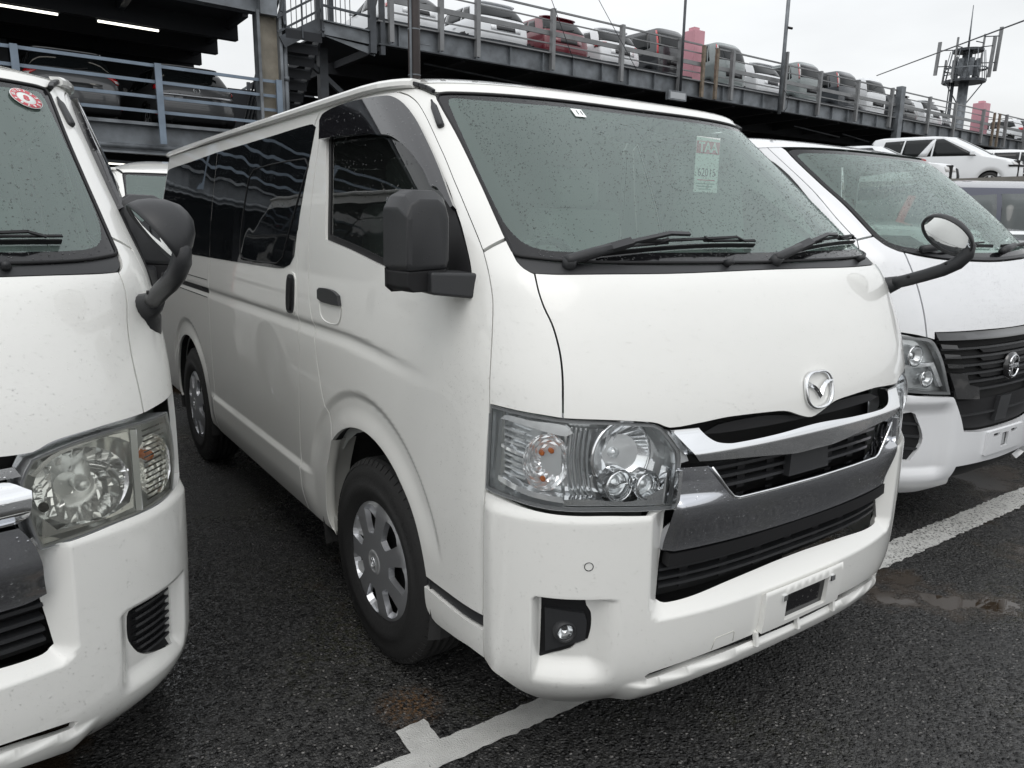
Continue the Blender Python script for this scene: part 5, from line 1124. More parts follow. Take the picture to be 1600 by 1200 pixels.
        if True:
            if clad: patch(S, 'sill_cladding', M['plastic_dark'], root, sidep(S, [(-.85, z0+.01), (.95, z0+.01), (.95, z0+.13), (-.85, z0+.13)], sx), 4, 1, off=.012)
            for wy in K['wheels'][:2]:
                m = MB(); n_ = 18; V = []; F = []
                for i in range(n_+1):
                    t = -.25+(PI+.5)*i/n_
                    for rr_, of in (((r_*.98, .012), (r_*.98+.055, .014), (r_*.98+.06, -.01)) if clad else ((r_*1.0, -.03), (r_*1.0, .007), (r_*1.0+.13, .005))):
                        y_, z_ = wy+rr_*math.cos(t), r_+rr_*math.sin(t); z_ = max(z_, z0+.005); p_ = S.P(np.array(S.AF+S.ref-y_), np.array(z_), of); V.append((p_[0]*sx, p_[1], p_[2]))
                for i in range(n_):
                    for j in (0, 1): F.append((i*3+j, i*3+j+1, i*3+j+4, i*3+j+3))
                m.add(V, F, True); m.build('arch_cladding' if clad else 'arch_lip', M['plastic_dark'] if clad else paint, root)
    # tail
    lz = bz-.02
    if lamps == 'wide':
        for s_ in (1, -1):
            patch(S, 'tail_lamp', M['tail_red'], root, rearp(S, s_*.60, s_*1.12, lz-.14, lz+.005, s_*.42, s_*1.14), 6, 3, off=.014)
            patch(S, 'reversing_lamp', M['tail_clear'], root, rearp(S, s_*.58, s_*.80, lz-.12, lz-.06, s_*.55, s_*.80), 3, 2, off=.018)
    elif lamps == 'tall':
        for s_ in (1, -1): patch(S, 'tail_lamp', M['tail_red'], root, rearp(S, s_*.74, s_*.92, bz-.25, z1-.10), 3, 6, off=.014)
    elif lamps == 'small':
        for s_ in (1, -1): patch(S, 'tail_lamp', M['tail_red'], root, rearp(S, s_*.62, s_*1.02, lz-.10, lz, s_*.70, s_*1.06), 4, 3, off=.014)
    patch(S, 'tailgate_recess', paint if kind == 'hatch' else M['plastic_dark'] if kind == 'box' else paint, root, rearp(S, -.34, .34, .72, .88), 6, 2, off=.008)
    patch(S, 'number_plate_recess', M['plastic'], root, rearp(S, -.22, .22, .74, .86), 4, 2, off=.012)
    bump = M['plastic_dark'] if clad else paint
    patch(S, 'rear_bumper', bump, root, rearp(S, -1.2, 1.2, z0+.03, z0+.24), 16, 3, off=.035)
    if kind != 'box':
        for s_ in (1, -1): patch(S, 'rear_reflector', M['tail_red'], root, rearp(S, s_*.66, s_*.80, z0+.17, z0+.22), 2, 1, off=.045)
    if spoiler and kind != 'box':
        P_ = [S.P(np.array(float(S.qend(z1))-abs(c)), np.array(z1-.03), .0)*np.array([1 if c >= 0 else -1, 1, 1]) for c in np.linspace(-.70, .70, 13)]
        V = []; F = []
        for p in P_:
            for dy, dz in ((.10, .06), (-.12, .035), (-.12, .015), (.05, -.02)): V.append((p[0], p[1]+dy, p[2]+dz))
        for i in range(12):
            for j in range(4): F.append((i*4+j, i*4+(j+1) % 4, (i+1)*4+(j+1) % 4, (i+1)*4+j))
        F += [(0, 1, 2, 3), tuple(48+j for j in range(4))]; m = MB(); m.add(V, F); m.build('spoiler', paint, root)
    if badge:
        p = S.P(np.array(float(S.qend(.96))), np.array(.96), .012); m = MB(); m.lathe([(.035, 0), (.055, .006), (.06, 0)], 18, axis_mat(p, (0, -1, .1))); m.build('tail_badge', M['chrome'], root)
    p = S.P(np.array(float(S.qend(a[0]+.02))), np.array(a[0]+.02), .02); m = MB(); m.bar(tuple(p), (p[0]+.30, p[1]+.02, p[2]+.06), .02, .02); m.build('rear_wiper', M['plastic_dark'], root)
    if rails:
        for sx in (1, -1): m = MB(); x_ = sx*(S.f('w', z1)-.06); m.tube([(x_, -1.3, z1+.04), (x_, -1.2, z1+.11), (x_, .0, z1+.13), (x_, .2, z1+.05)], .018, 6); m.build('roof_rail', M['plastic'], root)
    if red_hoop:
        for s_ in (1, -1): patch(S, 'tail_lamp', M['tail_red'], root, rearp(S, s_*.83, s_*.92, bz+.0, z1-.09, s_*.72, s_*.82), 2, 7, off=.014); patch(S, 'lamp_inset', M['tail_clear'], root, rearp(S, s_*.74, s_*.83, bz+.02, z1-.14, s_*.64, s_*.72), 2, 5, off=.012)
    # nose
    for s_ in (1, -1): patch(S, 'headlight', M['tail_clear'], root, frontp(S, s_*.42, s_*.86, bz-.34, bz-.20, s_*.50, s_*.90), 5, 2, off=.008)
    patch(S, 'grille', M['plastic_dark'], root, frontp(S, -.40, .40, z0+.24, bz-.22), 8, 5, off=.008)
    m = MB()
    patch(S, 'lower_intake', M['plastic_dark'], root, frontp(S, -.62, .62, z0+.04, z0+.16), 10, 2, off=.010)
    return S
def dup(root, loc=None, rz=None):
    def cp(o, par):
        c_ = o.copy(); COL.objects.link(c_); c_.parent = par
        for ch in o.children: cp(ch, c_)
        return c_
    r = cp(root, None)
    if loc is not None: r.location = loc
    if rz is not None: r.rotation_euler = (0, 0, rz)
    return r
# ------------------------------------------------------------------ ground
def asphalt():
    m = bpy.data.materials.new('wet_asphalt'); m.use_nodes = True; nt = m.node_tree; N = nt.nodes; L = nt.links; b = N['Principled BSDF']
    tc = N.new('ShaderNodeTexCoord'); V = tc.outputs['Object']
    def noise(s, d=4, r=.55, vec=V):
        n = N.new('ShaderNodeTexNoise'); n.inputs['Scale'].default_value = s; n.inputs['Detail'].default_value = d; n.inputs['Roughness'].default_value = r; L.new(vec, n.inputs['Vector']); return n.outputs[0]
    def mr(v, a, b_, c, d):
        n = N.new('ShaderNodeMapRange'); n.inputs['From Min'].default_value = a; n.inputs['From Max'].default_value = b_; n.inputs['To Min'].default_value = c; n.inputs['To Max'].default_value = d; L.new(v, n.inputs['Value']); return n.outputs[0]
    def mul(a, b_, op='MULTIPLY'):
        n = N.new('ShaderNodeMath'); n.operation = op
        for i, x in enumerate((a, b_)):
            if isinstance(x, (int, float)): n.inputs[i].default_value = x
            else: L.new(x, n.inputs[i])
        return n.outputs[0]
    def mixc(f, a, b_):
        n = N.new('ShaderNodeMix'); n.data_type = 'RGBA'
        if isinstance(f, float): n.inputs[0].default_value = f
        else: L.new(f, n.inputs[0])
        for k, x in ((6, a), (7, b_)):
            if isinstance(x, tuple): n.inputs[k].default_value = (*x, 1)
            else: L.new(x, n.inputs[k])
        return n.outputs[2]
    wob = N.new('ShaderNodeTexNoise'); wob.inputs['Scale'].default_value = 60; L.new(V, wob.inputs['Vector'])
    va = N.new('ShaderNodeVectorMath'); va.operation = 'MULTIPLY_ADD'; va.inputs[1].default_value = (.008,)*3; L.new(wob.outputs['Color'], va.inputs[0]); L.new(V, va.inputs[2])
    v1 = N.new('ShaderNodeTexVoronoi'); v1.inputs['Scale'].default_value = 82; L.new(va.outputs[0], v1.inputs['Vector'])
    v2 = N.new('ShaderNodeTexVoronoi'); v2.inputs['Scale'].default_value = 210; L.new(va.outputs[0], v2.inputs['Vector'])
    sp = N.new('ShaderNodeSeparateColor'); L.new(v1.outputs['Color'], sp.inputs[0])
    sp2 = N.new('ShaderNodeSeparateColor'); L.new(v2.outputs['Color'], sp2.inputs[0])
    stone = mr(sp.outputs[0], .1, 1, .007, .062)
    light = mr(sp.outputs[1], .90, .96, 0, 1)
    c = mixc(mul(light, mr(v1.outputs['Distance'], .30, .45, 1, 0)), stone_c(N, L, stone), (.26, .25, .24))
    big = noise(.55, 5); c = mixc(mr(big, .42, .62, 0, .45), c, (.012, .012, .012))
    moss = mul(mr(noise(1.6, 4), .52, .68, 0, .5), mr(noise(40, 3), .45, .6, 0, 1)); c = mixc(moss, c, (.035, .036, .012))
    c = mixc(mr(sp2.outputs[2], .955, .965, 0, .8), c, (.10, .098, .09))
    # rusty grit by the line
    d = N.new('ShaderNodeVectorMath'); d.operation = 'DISTANCE'; d.inputs[1].default_value = (.872, .315, 0); L.new(V, d.inputs[0])
    rust = mul(mr(d.outputs['Value'], .03, .12, 1, 0), mr(noise(70, 3), .42, .60, 0, .5)); c = mixc(rust, c, (.22, .11, .035))
    # standing water
    ms = N.new('ShaderNodeMapping'); ms.inputs['Location'].default_value = (1.556, .178, 0); ms.inputs['Rotation'].default_value = (0, 0, .75); L.new(V, ms.inputs[0]); 
    sc = N.new('ShaderNodeVectorMath'); sc.operation = 'MULTIPLY'; sc.inputs[1].default_value = (1, 2.1, 0); L.new(ms.outputs[0], sc.inputs[0])
    ln = N.new('ShaderNodeVectorMath'); ln.operation = 'LENGTH'; L.new(sc.outputs[0], ln.inputs[0])
    edge = mul(ln.outputs['Value'], mul(mul(noise(9, 3), .5), mul(noise(45, 2), .14), 'ADD'), 'ADD')
    pud = mr(edge, .44, .50, 1, 0); pud2 = mr(mul(noise(.8, 3), mul(noise(14, 2), .12), 'ADD'), .655, .70, 0, 1)
    pud = mul(pud, pud2, 'MAXIMUM')
    c = mixc(mul(pud, .9), c, (.032, .022, .014))
    L.new(c, b.inputs['Base Color'])
    wet = mr(noise(.9, 3), .40, .60, .38, .16)
    rgh = mul(wet, mul(mr(sp.outputs[2], 0, 1, -.08, .12), 0, 'ADD'), 'ADD')
    fin = N.new('ShaderNodeMix'); fin.data_type = 'FLOAT'; L.new(pud, fin.inputs[0]); L.new(rgh, fin.inputs[2]); fin.inputs[3].default_value = .02; L.new(fin.outputs[0], b.inputs['Roughness'])
    b.inputs['Specular IOR Level'].default_value = .42
    h1 = mul(mr(v1.outputs['Distance'], 0, .55, 1, 0), mr(sp.outputs[1], 0, 1, .4, 1)); h2 = mul(mr(v2.outputs['Distance'], 0, .6, 1, 0), .35)
    h = mul(mul(h1, h2, 'ADD'), mr(pud, 0, 1, 1, .0))
    bp = N.new('ShaderNodeBump'); bp.inputs['Strength'].default_value = 1.0; bp.inputs['Distance'].default_value = .010; L.new(h, bp.inputs['Height']); L.new(bp.outputs[0], b.inputs['Normal'])
    return m
def stone_c(N, L, v):
    n = N.new('ShaderNodeCombineXYZ')
    for i in range(3): L.new(v, n.inputs[i])
    vm = N.new('ShaderNodeVectorMath'); vm.operation = 'MULTIPLY'; vm.inputs[1].default_value = (1.0, .99, .97); L.new(n.outputs[0], vm.inputs[0]); return vm.outputs[0]
M['asphalt'] = asphalt()
g = mesh('asphalt_ground', [(-400, -400, 0), (400, -400, 0), (400, 400, 0), (-400, 400, 0)], [(0, 1, 2, 3)])
g = link('asphalt_ground', g, M['asphalt']); tag(g, kind='structure')
def line_mat():
    m = mat('road_paint', (.52, .52, .50), .5, bump=(220, .5, 3), var=(14, .12)); nt = m.node_tree; N = nt.nodes; L = nt.links; b = N['Principled BSDF']
    old = b.inputs['Base Color'].links[0].from_socket
    tc = N.new('ShaderNodeTexCoord'); n1 = N.new('ShaderNodeTexNoise'); n1.inputs['Scale'].default_value = 95; n1.inputs['Detail'].default_value = 5; n1.inputs['Roughness'].default_value = .7; L.new(tc.outputs['Object'], n1.inputs['Vector'])
    n2 = N.new('ShaderNodeTexNoise'); n2.inputs['Scale'].default_value = 2.2; L.new(tc.outputs['Object'], n2.inputs['Vector'])
    sx = N.new('ShaderNodeSeparateXYZ'); L.new(tc.outputs['Object'], sx.inputs[0])
    wear = N.new('ShaderNodeMapRange'); wear.inputs['From Min'].default_value = .9; wear.inputs['From Max'].default_value = -1.8; wear.inputs['To Min'].default_value = -.02; wear.inputs['To Max'].default_value = .10; L.new(sx.outputs[0], wear.inputs['Value'])
    a = N.new('ShaderNodeMath'); a.operation = 'ADD'; L.new(n1.outputs[0], a.inputs[0]); L.new(wear.outputs[0], a.inputs[1])
    a2 = N.new('ShaderNodeMath'); a2.operation = 'MULTIPLY_ADD'; a2.inputs[1].default_value = .12; L.new(n2.outputs[0], a2.inputs[0]); L.new(a.outputs[0], a2.inputs[2])
    r = N.new('ShaderNodeMapRange'); r.inputs['From Min'].default_value = .70; r.inputs['From Max'].default_value = .73; L.new(a2.outputs[0], r.inputs['Value'])
    mx = N.new('ShaderNodeMix'); mx.data_type = 'RGBA'; L.new(r.outputs[0], mx.inputs[0]); L.new(old, mx.inputs[6]); mx.inputs[7].default_value = (.03, .03, .03, 1); L.new(mx.outputs[2], b.inputs['Base Color'])
    return m
M['road'] = line_mat()
def ragged(name, pts, z=.004, amp=.005, step=.022):
    P = []
    for i in range(len(pts)):
        a, b = np.array(pts[i]), np.array(pts[(i+1) % len(pts)]); L_ = np.linalg.norm(b-a); k = max(1, int(L_/step)); nn = np.array([a[1]-b[1], b[0]-a[0]])/L_
        for j in range(k):
            amp_ = amp*(1+.5*(a+(b-a)*j/k < -1.2)[0])
            P.append(a+(b-a)*j/k + nn*(random.uniform(-1, 1)*amp_ if j else 0))
    o = link(name, mesh(name, [(p[0], p[1], z) for p in P], [tuple(range(len(P)))]), M['road']); tag(o, kind='structure'); return o
ragged('painted_bay_line', [(6, .612), (-12, .575), (-12, .462), (-1.6, .455), (.5, .507), (1.07, .505), (6, .51)][::-1])
ragged('painted_tee_mark', [(.962, .403), (.866, .397), (.870, .512), (.966, .512)][::-1], z=.0038)
ragged('painted_tee_mark', [(-1.33, .375), (-1.43, .375), (-1.43, .47), (-1.33, .47)], z=.0038)
ragged('painted_tee_mark', [(3.3, .40), (3.2, .40), (3.2, .503), (3.3, .503)], z=.0038)
# loose grit scattered on the asphalt near the camera
g_ = np.random.default_rng(3); m = MB()
for i in range(900):
    x_, y_ = g_.uniform(-2.6, 1.6), g_.uniform(-1.0, 1.7); r_ = g_.uniform(.0015, .005); a_ = g_.uniform(0, 6)
    V = [(x_+r_*math.cos(a_+t)*g_.uniform(.7, 1.2), y_+r_*math.sin(a_+t)*g_.uniform(.7, 1.2), -.001) for t in (0, 1.6, 3.1, 4.7)] + [(x_+g_.uniform(-.3, .3)*r_, y_, r_*g_.uniform(.5, .9))]
    m.add(V, [(0, 1, 4), (1, 2, 4), (2, 3, 4), (3, 0, 4)])
o = m.build('loose_grit', mat('grit', (.075, .072, .068), .45, var=(200, .5))); tag(o, 'scattered loose grit and small stones on the wet asphalt', 'grit', kind='stuff')

# ------------------------------------------------------------------ front row of vans
S0 = Surf(VT, van_disp)
van = empty('delivery_van'); tag(van, 'white cab-over van with oval winged badge and chrome grille, in the middle', 'van', 'white vans parked in the front row')
make_van(van, S0, mirrors=(1,), fine=(1,)); stalk_mirror(van, S0); van_beads(S0, van, 5)
SL = Surf(VT, left_disp)
lv = empty('delivery_van', (2.293, -.589, 0), .0264); tag(lv, 'white cab-over van cut off by the left edge, round sticker on its windscreen', 'van', 'white vans parked in the front row')
make_van(lv, SL, old=True, fine=(-1,), mirrors=(1, -1), tuck=.075); stalk_mirror(lv, SL, deep=True); lv.rotation_euler = (-.0058, -.0138, .0264)
bv = dup(lv, (.06, -5.45, 0), 0); bv.rotation_euler = (0, 0, 0); tag(bv, 'white cab-over van in the second row, seen between the two nearest vans', 'van')
van_beads(SL, lv, 15, -.95, -.05, n=.55)
# stickers behind the glass of the middle van
def on_glass(S, q, z, off=-.007):
    p = Vector(S.P(np.array(q), np.array(z))); n = Vector(S.N(np.array(q), np.array(z))); u = Vector(S.P(np.array(q), np.array(z+.01)))-Vector(S.P(np.array(q), np.array(z-.01)))
    u = (u-n*u.dot(n)).normalized(); x = u.cross(n).normalized(); return frame_mat(p+n*off, x, u, n)
def card(name, w, h, Mx, mt, par, t=.0006, r=0):
    m = MB(); m.box(-w/2, w/2, -h/2, h/2, 0, t, Mx); return m.build(name, mt, par)
M['stk'] = mat('glass_sticker', (.92, .95, .93), .4); M['stk_red'] = mat('sticker_red', (.62, .04, .08), .4); M['stk_ink'] = mat('sticker_ink', (.01, .02, .02), .4)
tk = empty('auction_ticket'); tag(tk, 'pale paper ticket with a red heading and number inside the middle windscreen', 'ticket')
tk.matrix_world = frame_mat((-.258, .350, 1.650), (-1, 0, 0), (0, 0, 1), (0, 1, 0)); I4 = Matrix.Identity(4)
card('ticket_sheet', .118, .180, I4, M['stk'], tk)
card('ticket_heading', .114, .040, Matrix.Translation((0, .056, .0008)), M['stk_red'], tk)
text_part('heading_text', 'TAA', .044, Matrix.Translation((0, .055, .0018)), M['stk'], tk, sx=1.1, bold=.0012)
text_part('ticket_number', '62015', .038, Matrix.Translation((0, -.026, .0012)), M['stk_ink'], tk, sx=.95)
card('ticket_rule', .085, .003, Matrix.Translation((.0, -.050, .0008)), M['stk_red'], tk)
for k in range(3): card('ticket_print', .09-.015*k, .005, Matrix.Translation((-.004, -.062-.009*k, .0008)), mat('faint_ink', (.35, .45, .42), .5) if k == 0 else bpy.data.materials['faint_ink'], tk)
st_ = empty('inspection_sticker'); tag(st_, 'small square pale sticker at the top of the middle windscreen', 'sticker'); st_.matrix_world = on_glass(S0, .27, 1.775, -.001)
card('sticker_face', .040, .040, I4, M['stk'], st_); text_part('sticker_figure', '11', .03, Matrix.Translation((.004, 0, .001)), M['stk_ink'], st_)
# round red-rimmed sticker on the left van
bpy.context.view_layer.update(); Mg = lv.matrix_world @ on_glass(SL, -.585, 1.765, .001)
rs = empty('round_sticker'); tag(rs, 'round sticker with a red figured rim on the left van windscreen', 'sticker'); rs.matrix_world = Mg
m = MB(); m.lathe([(0, .0006), (.040, .0006), (.040, 0)], 40); m.build('sticker_disc', M['paper'], rs)
m = MB(); m.lathe([(.024, .0012), (.038, .0012), (.038, .0008)], 40); m.build('sticker_ring', M['paper_red'], rs)
for k in range(12):
    a = -2*PI*k/12+PI/2; text_part('ring_figure', str((k+1)), .0125, Matrix.Translation((.031*math.cos(a), .031*math.sin(a), .0018)) @ Matrix.Rotation(a-PI/2, 4, 'Z'), M['paper'], rs, bold=.0004)
text_part('sticker_figure', '8', .030, Matrix.Translation((0, 0, .0014)), M['paper_red'], rs, bold=.001)

# ------------------------------------------------------------------ right-hand wide van with the black slatted grille
VT2 = {k: list(v) for k, v in VT.items()}
VT2['yf'] = [.90,.95,.99,1.01,1.015,1.02,1.02,1.02,1.015,1.00,.985,.965,.925,.885,.855,.80,.69,.57,.445,.31,.21]
def cara_disp(q, z, p):
    A = np.abs(q); side = sst(.95, 1.10, A); d = 0*z; y = p[..., 1]
    bm = 1-sst(.70, .74, z); d = d+.012*bm*(1-sst(.93, 1.02, A))
    g = np.maximum(A-np.interp(z, [.50, .955], [.335, .53]), 0); dz = np.maximum(.50-z, 0)
    # sculpted cheek: hexagonal hollow round the fog vent
    u = np.clip((A-.40)/.06, 0, 1)*np.clip((.90-A)/.05, 0, 1)*np.clip((z-.30)/.05, 0, 1)*np.clip((.67-z)/.05, 0, 1); d = d-.030*u
    return d
SR = Surf(VT2, cara_disp)
cv_ = empty('delivery_van', (-2.3, -.45, 0), 0); tag(cv_, 'white van on the right with a black slatted grille and round badge', 'van', 'white vans parked in the front row')
PW = mat('cool_white_paint', (.79, .80, .815), .34, coat=1, drops=.12, spec=.4, coat_rough=.015)
def make_wide(root, S):
    P_ = lambda n, poly, mt, par=root, **k: panel(S, n, poly, mt, par, **{**dict(step=.02), **k})
    q = lambda a, z: (S.a2q(a, z), z)
    gl = [(0, 1.838), q(.33, 1.838), q(.55, 1.838), q(.66, 1.836), q(.70, 1.825), q(.705, 1.77), q(.695, 1.65), q(.678, 1.57), q(.671, 1.483), q(.665, 1.41), q(.645, 1.375), q(.60, 1.349), q(.52, 1.331), q(.40, 1.314), q(.25, 1.305), (0, 1.298)]
    gi = [(0, 1.818), q(.33, 1.818), q(.55, 1.816), q(.64, 1.812), q(.672, 1.80), q(.675, 1.76), q(.668, 1.65), q(.652, 1.57), q(.645, 1.483), q(.630, 1.41), q(.59, 1.378), q(.50, 1.362), q(.40, 1.352), q(.25, 1.345), (0, 1.340)]
    ws = P_('windscreen', sym(gi), M['wind'], depth=0, gap=-.002, off=-.004, step=.04)
    P_('black_border', sym(gl), M['frit'], par=ws, holes=[sym(gi)], off=-.004, gap=.003, depth=.01)
    P_('cowl', sym([(0, 1.318), (.25, 1.325), (.40, 1.334), (.50, 1.345), (.575, 1.352), (.585, 1.345), (.52, 1.333), (.40, 1.316), (.25, 1.307), (0, 1.300)]), M['plastic'], par=ws, off=.002, depth=.01)
    hb = [(0, 1.296), q(.25, 1.303), q(.40, 1.312), q(.52, 1.329), q(.578, 1.343), (.583, 1.30), (.5815, 1.2431), (.576, 1.0761), (.5706, .9690), (.5306, .9575), (.529, .9905), (.2825, .989), (0, .985)]
    P_('bonnet', sym(hb), PW)
    for sg in (1, -1):
        s2 = (lambda L_: L_) if sg == 1 else mir
        P_('corner_panel', s2([q(.7743, 1.3928), q(.672, 1.4112), q(.648, 1.374), q(.602, 1.348), q(.580, 1.343), (.585, 1.30), (.5835, 1.2431), (.578, 1.0761), (.5726, .9690), (.6367, .982), (.80, .998), (.955, 1.00), (.955, 1.02), (.9475, 1.07), (.9269, 1.13), (.9023, 1.19), (.8835, 1.236), (.8715, 1.2658), q(.82, 1.33)]), PW, corner=50)
        P_('windscreen_pillar', s2([q(.7743, 1.3948), q(.672, 1.4132), q(.68, 1.483), q(.687, 1.57), q(.703, 1.65), q(.713, 1.77), q(.708, 1.828), q(.72, 1.85), q(.80, 1.85), q(.79, 1.76), q(.775, 1.62), q(.785, 1.5)]), PW)
        wn = [(A2(S, -.35, 1.78), 1.78), (A2(S, .0, 1.80), 1.80), q(.86, 1.78), q(.83, 1.70), q(.84, 1.60), q(.86, 1.50), q(.90, 1.40), q(.97, 1.30), (1.04, 1.27), (A2(S, .2, 1.28), 1.28), (A2(S, -.40, 1.30), 1.30)]
        fd = [q(.802, 1.85), q(.792, 1.76), q(.777, 1.62), q(.787, 1.5), q(.776, 1.39), q(.822, 1.33), (.8735, 1.2658), (.8855, 1.236), (.905, 1.19), (.929, 1.13), (.95, 1.07), (.957, 1.02), (.96, .80), (1.0, .45), (1.0, .30), (1.37, .30)] + circ(-.02, .36, .40, .05, 2.2, 12) + [(2.20, .9), (2.22, 1.25), (A2(S, -.45, 1.6), 1.6), (A2(S, -.47, 1.85), 1.85)]
        d_ = P_('front_door', s2(fd), PW, holes=[s2(wn)], corner=45, step=.05); P_('door_window', s2(wn), M['door_glass'], par=d_, off=-.012, depth=0, gap=-.004, step=.08)
        sd = P_('side_panel', s2([(A2(S, -.475, 1.85), 1.85), (2.225, 1.25), (2.205, .9), (2.10, .70), (2.17, .30), (3.93, .30)] + circ(-2.60, .36, .40, -.1, PI+.1, 16) + [(4.8, .32), (5.4, .4), (5.38, 1.0), (5.34, 1.85)]), PW, corner=45, step=.08)
        P_('side_window', s2([(2.32, 1.28), (5.1, 1.27), (5.0, 1.77), (A2(S, -.60, 1.78), 1.78)]), M['privacy'], par=sd, off=.003, depth=.004, step=.1)
        P_('rear_panel', s2([(5.41, .35), (6.14, .35), (6.14, 1.85), (5.35, 1.85)]), PW, step=.08)
        lp = [(.9, .985), (.80, .985), (.6367, .972), (.532, .950), (.4258, .700), (.62, .715), (.92, .745)]
        hl = P_('headlight', s2(lp), M['lampgrey'], off=-.05, depth=0, gap=-.006, disp=False, step=.05)
        P_('lamp_surround', s2(lp), M['lampbody'], par=hl, holes=[s2([(.885, .970), (.80, .970), (.64, .958), (.545, .938), (.448, .716), (.62, .730), (.90, .76)])], off=-.004, depth=.03, gap=.001, disp=False, corner=60)
        P_('lens', s2(lp), M['lens'], par=hl, off=0, depth=0, gap=.002, disp=False, step=.04)
        for q_, z_, r_ in ((.62, .885, .046), (.555, .782, .040)):
            nn = Vector(S.raw(np.array(q_*sg), np.array(z_), 0, False)[1])*.3+Vector((0, .7, 0)); Mx = axis_mat(Vector(S.P(np.array(q_*sg), np.array(z_), -.012, False)), nn.normalized())
            m = MB(); m.lathe([(r_+.004, 0), (r_, .002)] + [(r_*math.sqrt(t), -.035*(1-t)) for t in (.9, .7, .5, .3, .1, .02)], 26, Mx); m.build('reflector_bowl', M['reflector'], hl)
            m = MB(); m.tube([Mx @ Vector((r_*math.cos(t), r_*math.sin(t), 0)) for t in np.linspace(0, 2*PI, 26)], .004, 6, False); m.lathe([(r_*.5*math.cos(t), -.02+.012*math.sin(t)) for t in (0, .5, 1, 1.5)]+[(0, -.008)], 18, Mx); m.build('projector', M['chrome'], hl)
        P_('bright_trim', s2([(.46, .742), (.52, .855), (.70, .842), (.88, .855), (.88, .840), (.70, .826), (.535, .838), (.478, .738)]), M['reflector'], par=hl, off=-.02, depth=.02, disp=False, gap=0)
        fg = [(.6132, .622), (.5883, .614), (.539, .5147), (.5381, .468), (.5901, .384), (.70, .39), (.74, .46), (.73, .60)]
        wheel(root, .735*sg, -.02, sg, cover='dark', n=36); wheel(root, .735*sg, -2.60, sg, cover='dark', n=36)
    fg = [(.6132, .622), (.5883, .614), (.539, .5147), (.5381, .468), (.5901, .384), (.70, .39), (.74, .46), (.73, .60)]
    half = [(0, .498), (.20, .502), (.335, .518), (.36, .58), (.415, .683), (.4258, .694), (.62, .709), (.93, .738), (.955, .60), (.998, .44), (.998, .31), (.86, .27), (.72, .235), (.60, .214), (.4893, .212), (.42, .230), (.3421, .250), (.3646, .2873), (.3473, .3424), (.20, .338), (0, .332)]
    bp = P_('front_bumper', sym(half), PW, holes=[fg, mir(fg)], corner=40, depth=.03)
    for sg in (1, -1):
        f2 = fg if sg == 1 else mir(fg); fv = P_('fog_vent', f2, M['plastic_dark'], par=bp, off=-.02, depth=0, gap=-.006)
        for z_ in (.44, .50, .56): m = MB(); m.bar(tuple(S.P(np.array(.545*sg), np.array(z_), -.012)), tuple(S.P(np.array(.73*sg), np.array(z_+.01), -.012)), .01, .012); m.build('vent_bar', M['plastic'], fv)
    P_('air_dam', sym([(0, .345), (.355, .352), (.375, .285), (.35, .245), (0, .25)]), M['plastic_dark'], off=-.03, depth=0)
    # grille: black tapering shield with proud slats, side blades, badge
    gs = [(0, .984), (.529, .990), (.527, .955), (.335, .520), (.20, .503), (0, .499)]
    P_('grille_shadow', sym(gs), M['under'], off=-.035, depth=0, disp=False, gap=-.01)
    GB = mat('gloss_black', (.01, .01, .011), .08, coat=1)
    P_('grille_top_bar', sym([(0, .984), (.529, .990), (.524, .955), (0, .945)]), GB, off=lambda q, z: .004+.014*sst(.985, .95, z), depth=.03, disp=False, gap=0)
    for k in range(6):
        z_ = .918-.040*k; w0 = float(np.interp(z_, [.52, .955], [.345, .518]))-.004; w1 = float(np.interp(z_-.012, [.52, .955], [.345, .518]))-.004
        P_('grille_slat', sym([(0, z_-.006), (w0, z_), (w1, z_-.010), (0, z_-.016)]), M['plastic'], off=-.004, depth=.03, disp=False, gap=0, step=.05)
        if k < 4: P_('slat_ribs', sym([(0, z_-.018), (.25, z_-.014), (.22, z_-.034), (0, z_-.038)]), M['rubber'], off=-.016, depth=.01, disp=False, gap=0, step=.05)
    for sg in (1, -1):
        s2 = (lambda L_: L_) if sg == 1 else mir
        for k in range(3): z_ = .938-.045*k; w0 = float(np.interp(z_, [.52, .955], [.345, .518])); P_('side_blade', s2([(w0-.004, z_), (w0-.09, z_-.008), (w0-.10, z_-.026), (w0-.012, z_-.020)]), GB, off=.006, depth=.02, disp=False, gap=0)
        P_('side_blade', s2([(.458, .805), (.36, .795), (.335, .74), (.27, .725), (.255, .665), (.400, .68)]), GB, off=.010, depth=.02, disp=False, gap=0)
    P_('lower_mesh', sym([(0, .655), (.385, .665), (.34, .525), (.20, .508), (0, .504)]), M['plastic_dark'], off=-.02, depth=0, disp=False)
    P_('lower_bar', sym([(0, .585), (.365, .592), (.362, .584), (0, .577)]), M['plastic'], off=-.008, depth=.02, disp=False, gap=0)
    P_('radar_cover', [(-.05, .655), (.06, .655), (.09, .53), (-.02, .528)], M['plastic'], off=.0, depth=.02, disp=False)
    nn = Vector(S.N(np.array(.0), np.array(.80), 0, False)); Mx = axis_mat(Vector(S.P(np.array(.0), np.array(.80), .008, False)), nn)
    bd = empty('round_badge'); bd.parent = root
    m = MB(); m.lathe([(0, 0), (.060, .0), (.062, -.02)], 32, Mx @ Matrix.Diagonal((1, 1.1, 1, 1))); m.build('badge_plate', GB, bd)
    for a0, a1 in ((.35, PI-.35), (PI+.35, 2*PI-.35)): m = MB(); m.tube([Mx @ Vector((.050*math.cos(t), .052*math.sin(t), .006)) for t in np.linspace(a0, a1, 18)], .005, 6); m.build('badge_arc', M['chrome'], bd)
    text_part('badge_letters', 'NISSAN', .028, Mx @ Matrix.Translation((0, 0, .006)), M['chrome'], bd, ext=.002, bold=.0006, sx=.95)
